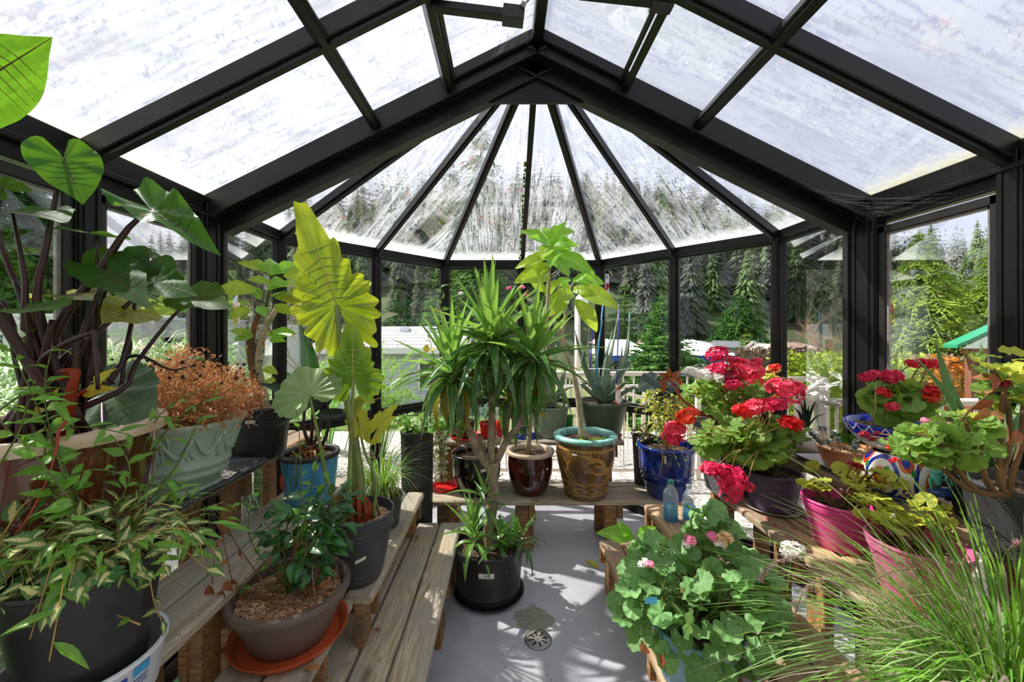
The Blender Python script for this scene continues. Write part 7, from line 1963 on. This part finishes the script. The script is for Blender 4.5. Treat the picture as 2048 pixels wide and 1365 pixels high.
for i in range(17):
    a = r.uniform(0, 6.28); q = r.uniform(.01, .11); p = c + V((math.cos(a) * q, math.sin(a) * q, 0)); e = p + V((math.cos(a) * .03, math.sin(a) * .02, r.uniform(.03, .11)))
    if i > 12: e = c + V((-.09 - .015 * (i - 12), .02, .015 + .014 * (i - 12)))
    part('stem', MB().tube([p, e], .0022, 4), M['stem_y'], tc)
    for k_ in range(15): an = k_ * 2.4; ileaf(tc, SV, e - V((0, 0, .001 * (15 - k_))), V((math.cos(an), math.sin(an), .1 + .13 * k_)), V((0, 0, 1)), .019, r)
for k_ in range(7): an = k_ * .9; ileaf(tc, LM('round', 'coloc_dark'), c + V((-.02, -.03, .03 + .004 * k_)), V((math.cos(an), math.sin(an), .8)), V((0, -1, .3)), .06, r)
# talavera jar, bowl
jx_, jy_ = 1.455, 1.47
jar = thing('painted_jar', 'round jar painted with blue arches and orange flowers on the top right step', 'jar', (jx_, jy_, Z4))
part('jar', MB().lathe([(.075, .012), (.098, .03), (.112, .065), (.113, .10), (.102, .135), (.085, .155), (.082, .16), (.076, .16), (.076, .15)], (jx_, jy_, Z4), 56, ang=.3), M['tal_jar'], jar)
part('foot', MB().lathe([(.082, 0), (.085, .006), (.078, .014)], (jx_, jy_, Z4), 40), M['cobalt'], jar)
part('spout', MB().tube(bez([(jx_ + .05, jy_ - .10, Z4 + .045), (jx_ + .07, jy_ - .13, Z4 + .055), (jx_ + .08, jy_ - .145, Z4 + .075)], 6), [.022, .026], 14), M['cobalt'], jar)
bw = thing('geranium_bowl', 'red geranium in a wide blue and white painted bowl set on the painted jar', 'potted plant', (jx_ + .015, jy_ + .02, Z4 + .161))
bz = Z4 + .161; bxx, byy = jx_ + .015, jy_ + .02
part('bowl', MB().lathe([(.06, 0), (.085, .004), (.125, .03), (.148, .06), (.160, .085), (.163, .098), (.160, .102), (.154, .098), (.146, .07)], (bxx, byy, bz), 60), M['tal_bowl'], bw)
soil(bw, bxx, byy, bz + .078, .148)
c = V((bxx, byy, bz + .08)); cc = T(1800, 800, 1.45)
part('trunk', MB().tube([c, c + V((0, 0, .07)), cc], [.012, .008], 7), M['bark_d'], bw)
bush(bw, c + V((0, 0, .03)), cc, (.15, .09, .075), 70, GE, .040, r, 'stem', 10, .005, shell=.2)
H = [((1745, 753, 1.42), 13, 'fl_red'), ((1730, 758, 1.42), 10, 'fl_red'), ((1783, 756, 1.42), 16, 'fl_red'), ((1822, 729, 1.45), 10, 'fl_scarlet'), ((1845, 727, 1.45), 10, 'fl_red'), ((1862, 730, 1.42), 12, 'fl_scarlet'), ((1868, 787, 1.36), 15, 'fl_scarlet'), ((1768, 786, 1.38), 10, 'fl_scarlet'), ((1784, 815, 1.36), 10, 'fl_red'), ((1862, 800, 1.36), 11, 'fl_scarlet')]
for (x, y, Y), rad, mt in H: head(bw, T(x, y, Y), rad * 1.3 * Y / 800, mt, cc + rv(.04, r), r)
part('stake', MB().tube([T(1750, 842, 1.4), T(1752, 770, 1.4)], .0025, 5), M['stem_y'], bw)
# turquoise frog ornament
fr_ = thing('frog_ornament', 'turquoise painted metal frog figure beside the painted jar', 'ornament', T(1872, 985, 1.33))
fp_ = T(1872, 958, 1.33); tq = glaze('turquoise_frog', '#3fb0a8', '#6fd0c4', .4, .3); nv = glaze('navy_frog', '#1a2f6a', '#3f63b0', .4, .3)
part('body', MB().sphere(fp_, .018, 12, 8, (.9, .9, 1.3)), tq, fr_)
part('head', MB().sphere(fp_ + V((.0, -.004, .026)), .014, 12, 8, (1.2, 1, .8)), tq, fr_)
for s_ in (-1, 1): part('eye', MB().sphere(fp_ + V((s_ * .010, -.010, .036)), .005, 8, 6), M['white_glaze'], fr_)
for s_ in (-1, 1):
    part('leg', MB().tube(bez([fp_ + V((s_ * .012, 0, -.008)), fp_ + V((s_ * .032, -.01, .0)), fp_ + V((s_ * .03, -.015, -.03))], 8), [.005, .003], 6), tq, fr_)
    part('leg', MB().tube(bez([fp_ + V((s_ * .010, 0, .012)), fp_ + V((s_ * .026, -.018, .012)), fp_ + V((s_ * .022, -.03, -.012))], 8), [.004, .0025], 6), tq, fr_)
part('base', MB().sphere(fp_ + V((.02, 0, -.045)), .028, 12, 8, (1.5, 1, .6)), nv, fr_)

# pink pots
def pinkpot(lb, x, y, mat, seed):
    t = pot('geranium_plant', lb, x, y, Z3, .078, .116, .175, mat, (.005, .010), drop=.035, th=.004, bands=((.150, .003), (.157, .003), (.143, .0025)))
    c = V((x, y, t['_soil'])); rr = random.Random(seed); mb = MB(); tips = []
    for i in range(9):
        a = rr.uniform(0, 6.28); e = c + V((math.cos(a) * .09, math.sin(a) * .08, rr.uniform(.04, .12))); q = bez([c + V((math.cos(a), math.sin(a), 0)) * .03, c.lerp(e, .5) + rv(.03, rr), e], 7); mb.tube(q, [.009, .006, .004], 6); tips.append(e)
        e2 = e + V((rr.uniform(-.06, .06), rr.uniform(-.05, .05), rr.uniform(.0, .06))); mb.tube([e, e2], [.004, .002], 5); tips.append(e2)
    part('woody_stems', mb, M['bark_d'], t)
    for e in tips:
        for k_ in range(3):
            d = rv(1, rr); d.z = abs(d.z) * .4; d.normalize(); ileaf(t, GY, e + d * .02, d, V((0, 0, 1)) + rv(.4, rr), rr.uniform(.018, .034), rr)
    return t, c
pk1, c1 = pinkpot('woody geranium in a deep pink pot, the farther of the pink pots', 1.255, 1.50, 'pink', 4)
pk2, c2 = pinkpot('woody geranium in a pale pink pot, the nearer of the pink pots', 1.235, 1.20, 'pink_pale', 9)
st_ = T(1700, 850, 1.45)
for (x, y, Y), rad, mt in [((1718, 934, 1.38), 9, 'fl_dark'), ((1705, 930, 1.38), 9, 'fl_dark')]: head(pk1, T(x, y, Y), rad * Y / 800, mt, c1, r, 'bark_d')
bush(pk1, c1, T(1745, 965, 1.38), (.09, .07, .05), 20, GY, .022, r, 'bark_d', 4, .005)
# leggy geranium in the black mesh pot
kx, ky = 1.405, 1.05
mp_ = pot('geranium_plant', 'leggy geranium in a black mesh-textured pot on the top right step', kx, ky, Z4, .115, .140, .20, 'mesh_plastic', (.006, .014), drop=.03)
me = MB()
for j in range(27):
    z_ = Z4 + .02 + j * .0058; rr = .115 + .025 * (z_ - Z4) / .186 + .0008
    me.tube([V((kx + math.cos(a) * rr, ky + math.sin(a) * rr, z_)) for a in np.linspace(PI * .75, PI * 1.75, 26)], .0009, 4)
part('woven_texture', me, M['frame_grey'], mp_, stuff=True)
c = V((kx, ky, mp_['_soil'])); mb = MB(); tips = []
for pts in (((2005, 980), (2020, 880), (2010, 790), (1985, 735)), ((2005, 980), (2000, 900), (2005, 800), (2030, 720)), ((1990, 990), (1930, 975), (1880, 935), (1820, 905)), ((1990, 985), (1960, 920), (1940, 870), (1930, 840)), ((1980, 990), (1930, 960), (1900, 900), (1870, 870)), ((2020, 980), (2040, 900), (2045, 830), (2048, 790))):
    q = bez([c] + [T(x, y, 1.0) for x, y in pts], 14); mb.tube(q, [.008, .006, .0035], 7); tips += q[-4:]
part('woody_stems', mb, M['bark_d'], mp_)
GR = LM('gera', 'gera', 'vein_geran')
for e in tips:
    for k_ in range(4):
        d = rv(1, r); d.z = abs(d.z) * .3; d.normalize(); ileaf(mp_, GR if r.random() < .8 else GY, e + d * .035, d, V((0, 0, 1)) + rv(.5, r) + V((0, -.5, 0)), r.uniform(.018, .032), r)
for x, y in ((1985, 748), (1990, 760), (1985, 800), (1975, 815), (2010, 835), (2035, 860), (1840, 905), (1990, 775)): ileaf(mp_, LM('ovate', 'brownleaf'), T(x, y, .98), rv(1, r) + V((0, 0, -.6)), V((0, -1, .3)), .05, r)
for (x, y, Y), rad, mt in [((2010, 770, .98), 12, 'fl_dark'), ((1730, 872, 1.15), 11, 'fl_dark'), ((1745, 880, 1.15), 8, 'fl_dark'), ((1755, 868, 1.2), 7, 'fl_dark'), ((1782, 898, 1.12), 10, 'fl_scarlet'), ((1850, 842, 1.15), 8, 'fl_pink'), ((1898, 852, 1.15), 8, 'fl_pink'), ((1788, 922, 1.1), 8, 'fl_scarlet')]:
    head(mp_, T(x, y, Y), rad * Y / 800, mt, T(1860, 920, 1.02), r, 'bark_d')
bush(mp_, T(1920, 950, 1.0), T(1885, 892, 1.0), (.12, .08, .045), 44, GR, .028, r, 'bark_d', 4, .004, shell=.3)
# spotted aloe
ag = pot('aloe_plant', 'tall spotted aloe in a dark pot at the right edge behind the mesh pot', 1.545, 1.27, Z4, .08, .10, .16, 'black_plastic', (.004, .012), drop=.02)
c = V((1.545, 1.27, ag['_soil']))
for tp, w, bd in (((1870, 682, 1.22), .028, (-.02, 0, .0)), ((1836, 718, 1.15), .016, (-.01, 0, .05)), ((1962, 683, 1.20), .030, (0, 0, .0)), ((2010, 770, 1.3), .028, (.02, 0, 0)), ((1910, 800, 1.1), .022, (0, 0, .03)), ((2040, 800, 1.3), .024, (.02, 0, .02)), ((1990, 800, 1.2), .026, (0, 0, 0))):
    aloeleaf(ag, c, T(*tp), w, 'aloe_g', bd, .35, 14, teeth=True)
bush(ag, c, T(1930, 880, 1.2), (.11, .07, .045), 34, LM('round', 'vine'), .045, r)
# bottles
def bottle(lb, x, y, h, rad, lev, capm, z=Z2):
    t = thing('plastic_bottle', lb, 'bottle', (x, y, z))
    pr = [(rad * .9, 0), (rad, .008), (rad, h * .22), (rad * .93, h * .26), (rad, h * .30), (rad, h * .58), (rad * .9, h * .68), (rad * .5, h * .84), (rad * .36, h * .90), (rad * .36, h * .94)]
    part('bottle_body', MB().lathe(pr, (x, y, z), 24), M['bottle'], t)
    part('water', MB().lathe([(rad * .85, .004), (rad * .93, .01), (rad * .93, h * lev), (0, h * lev)], (x, y, z), 20), M['bluewater'], t)
    part('cap', MB().lathe([(rad * .42, h * .90), (rad * .42, h * .99), (0, h)], (x, y, z), 16), M[capm], t)
M['teal_cap'] = plain('teal_cap', '#3fa093', .4)
bottle('plastic bottle with a teal cap and blue liquid, left of its pair', .882, 2.13, .215, .038, .38, 'teal_cap')
bottle('plastic bottle with a white cap and blue liquid, right of its pair', .985, 2.14, .185, .034, .40, 'white_plastic')
# foreground geranium
gx, gy = .675, 1.42
fg = pot('geranium_plant', 'big bushy geranium with blue-green leaves in a pale blue pot, front right', gx, gy, .275, .115, .15, .20, 'sky_pot', (.005, .012), drop=.03)
c = V((gx, gy, fg['_soil'])); r = random.Random(17)
bush(fg, c, (.66, 1.38, .575), (.31, .25, .22), 240, GD, .046, r, 'stem', 14, .006, shell=.35, up=.5, face=.4)
bush(fg, c, T(1420, 1055, 1.45), (.10, .08, .08), 26, GD, .046, r, 'stem', 4, .007, shell=.6)
for (x, y, Y), rad, mt in [((1380, 1082, 1.35), 12, 'fl_pink'), ((1372, 1090, 1.35), 9, 'fl_white'), ((1424, 1075, 1.35), 11, 'fl_pink'), ((1448, 1080, 1.34), 17, 'fl_cream'), ((1440, 1088, 1.34), 12, 'fl_white'), ((1288, 1128, 1.3), 11, 'fl_white'), ((1300, 1130, 1.28), 8, 'fl_pink')]:
    head(fg, T(x, y, Y), rad * 1.1 * Y / 800, mt, V((.66, 1.38, .6)), r)
head(fg, T(1586, 1104, 1.18), .036, 'fl_white', T(1575, 1190, 1.2), r)
for x, y in ((1278, 1290), (1322, 1310), (1285, 1300)): ileaf(fg, LM('ovate', 'brownleaf'), T(x, y, 1.2), rv(1, r), V((0, -1, .3)), .045, r)
m_ = MB(); m_.grid(lambda u, v: tuple(T(1290 + 24 * u, 1195 + 14 * v, 1.22)), 2, 2); m_.grid(lambda u, v: tuple(T(1290 + 24 * u, 1195 + 14 * v, 1.224)), 2, 2)
part('plant_tag', m_, plain('cyan_tag', '#4fb8dc', .4), fg, False)
# plumeria cutting in a cut bottle
ct_ = thing('cutting_in_bottle', 'green leafy cutting rooting in a clear cut bottle on the lowest right step', 'potted plant', (.585, 1.86, .275))
part('bottle', MB().lathe([(.035, 0), (.038, .01), (.038, .12), (.036, .12)], (.60, 1.86, .275), 20), M['bottle'], ct_)
part('stem', MB().tube(bez([(.60, 1.86, .28), T(1280, 1150, 1.86), T(1270, 1100, 1.86)], 6), [.007, .005], 6), M['stem'], ct_)
for b_, tp in (((1268, 1075), (1210, 1070)), ((1272, 1072), (1305, 1060)), ((1280, 1090), (1345, 1078)), ((1262, 1080), (1250, 1062)), ((1275, 1095), (1318, 1105)), ((1285, 1100), (1330, 1120)), ((1268, 1120), (1240, 1135)), ((1280, 1125), (1300, 1112)), ((1290, 1085), (1300, 1065))):
    pleaf(ct_, PB, b_, tp, 1.84, 1.78, r, 1.3)
# big purple fountain grass in the front right corner
fgp = pot('fountain_grass_plant', 'large clump of purple-tinged fountain grass in the front right corner', .985, .80, Z2, .11, .14, .20, 'black_plastic', (.004, .012), drop=.02)
r = random.Random(44); c = V((.985, .80, fgp['_soil']))
tuft(fgp, c, 760, .62, .0022, ('grass', 'grass', 'grass_p', 'grass_out'), r, .62, (-.12, .12, 0), .10, 1.2, up=(.72, 1.15))
tuft(fgp, c + V((.10, .05, 0)), 300, .56, .0023, ('grass', 'grass'), r, .45, (.05, .12, 0), .10, .9, 'blades', (.9, 1.3))
for pts in (((1690, 1150), (1640, 1120), (1600, 1110), (1545, 1130), (1520, 1160)), ((1760, 1190), (1700, 1165), (1650, 1160), (1610, 1180), (1590, 1230)), ((1900, 1200), (1860, 1150), (1800, 1140), (1750, 1160)), ((2000, 1150), (2030, 1090), (2048, 1085))):
    q = bez([c] + [T(x, y, 1.0) for x, y in pts], 22); part('flower_stalk', MB().tube(q, .0012, 4), M['stem'], fgp)
    mb = MB()
    for i in range(len(q) * 6 // 10, len(q)):
        for k_ in range(26):
            p = q[i] if i == len(q) - 1 else q[i].lerp(q[i + 1], r.random()); d = rv(1, r).normalized() * r.uniform(.008, .014); s_ = d.cross(rv(1, r)).normalized() * .0007; mb.face(mb.vert(p - s_), mb.vert(p + s_), mb.vert(p + d))
    part('seed_plume', mb, leafmat('pink_plume', '#c9909a', '#e0b8b8', .6, .3) if 'plume' not in M else M['plume'], fgp, stuff=True)
# petals scattered over the right staging
pm = LM('round', 'fl_red')[0]; r = random.Random(5)
for i, (px, py, z) in enumerate([(1535, 1040, Z3), (1548, 1052, Z3), (1580, 1032, Z3), (1600, 1048, Z3), (1622, 1030, Z3), (1618, 1052, Z3), (1592, 1060, Z3), (1575, 1025, Z3), (1585, 1048, Z3), (1640, 1050, Z3), (1610, 1010, Z3), (1600, 1000, Z3), (1468, 1105, Z2), (1472, 1115, Z2), (1490, 1112, Z2), (1510, 1140, Z2), (1480, 1122, Z2), (1408, 1098, Z2), (1404, 1118, Z2)]):
    p = PZ(px, py, z + .003); o = bpy.data.objects.new('fallen_petal', pm); o.matrix_local = frame(p, (r.uniform(-1, 1), r.uniform(-1, 1), .12), (0, 0, 1), r.uniform(.012, .02))
    o['label'] = 'crimson petal fallen on the right-hand wooden steps'; o['category'] = 'petal'; o['group'] = 'fallen petals on the right steps'; link(o)
# cobwebs in the corner of the right eave
wb_ = MB(); c = V((XR - .05, YG - .06, ZE - .12)); r = random.Random(1)
for i in range(26):
    a = c + V((-r.uniform(.0, .38), r.uniform(-.02, .02), .0)); a.z = roofz(a.x) - .14 + r.uniform(-.01, .01); b_ = c + V((r.uniform(-.02, .02), -r.uniform(0, .35), r.uniform(-.02, .03)))
    wb_.tube([a, a.lerp(b_, .5) - V((0, 0, r.uniform(.0, .03))), b_], .0002, 3, cap=False)
solo('cobweb', wb_, plain('cobweb', '#b9b6b2', .8), 'dusty cobweb spun in the corner of the right eave', 'cobweb', stuff=True)
wb_ = MB()
for i in range(40):
    a = V((XM - r.uniform(.0, .22), YG - .07, 0)); a.z = roofz(a.x) - .06; b_ = V((XM - .03, YG - r.uniform(.08, .5), ZR - r.uniform(.03, .10)))
    wb_.tube([a, a.lerp(b_, .5) - V((0, 0, r.uniform(.0, .02))), b_], .0002, 3, cap=False)
solo('cobweb', wb_, plain('cobweb_b', '#b9b6b2', .8), 'dusty cobweb strung beside the ridge beam at the gable', 'cobweb', stuff=True)
for o in bpy.data.objects:
    if '_soil' in o: del o['_soil']
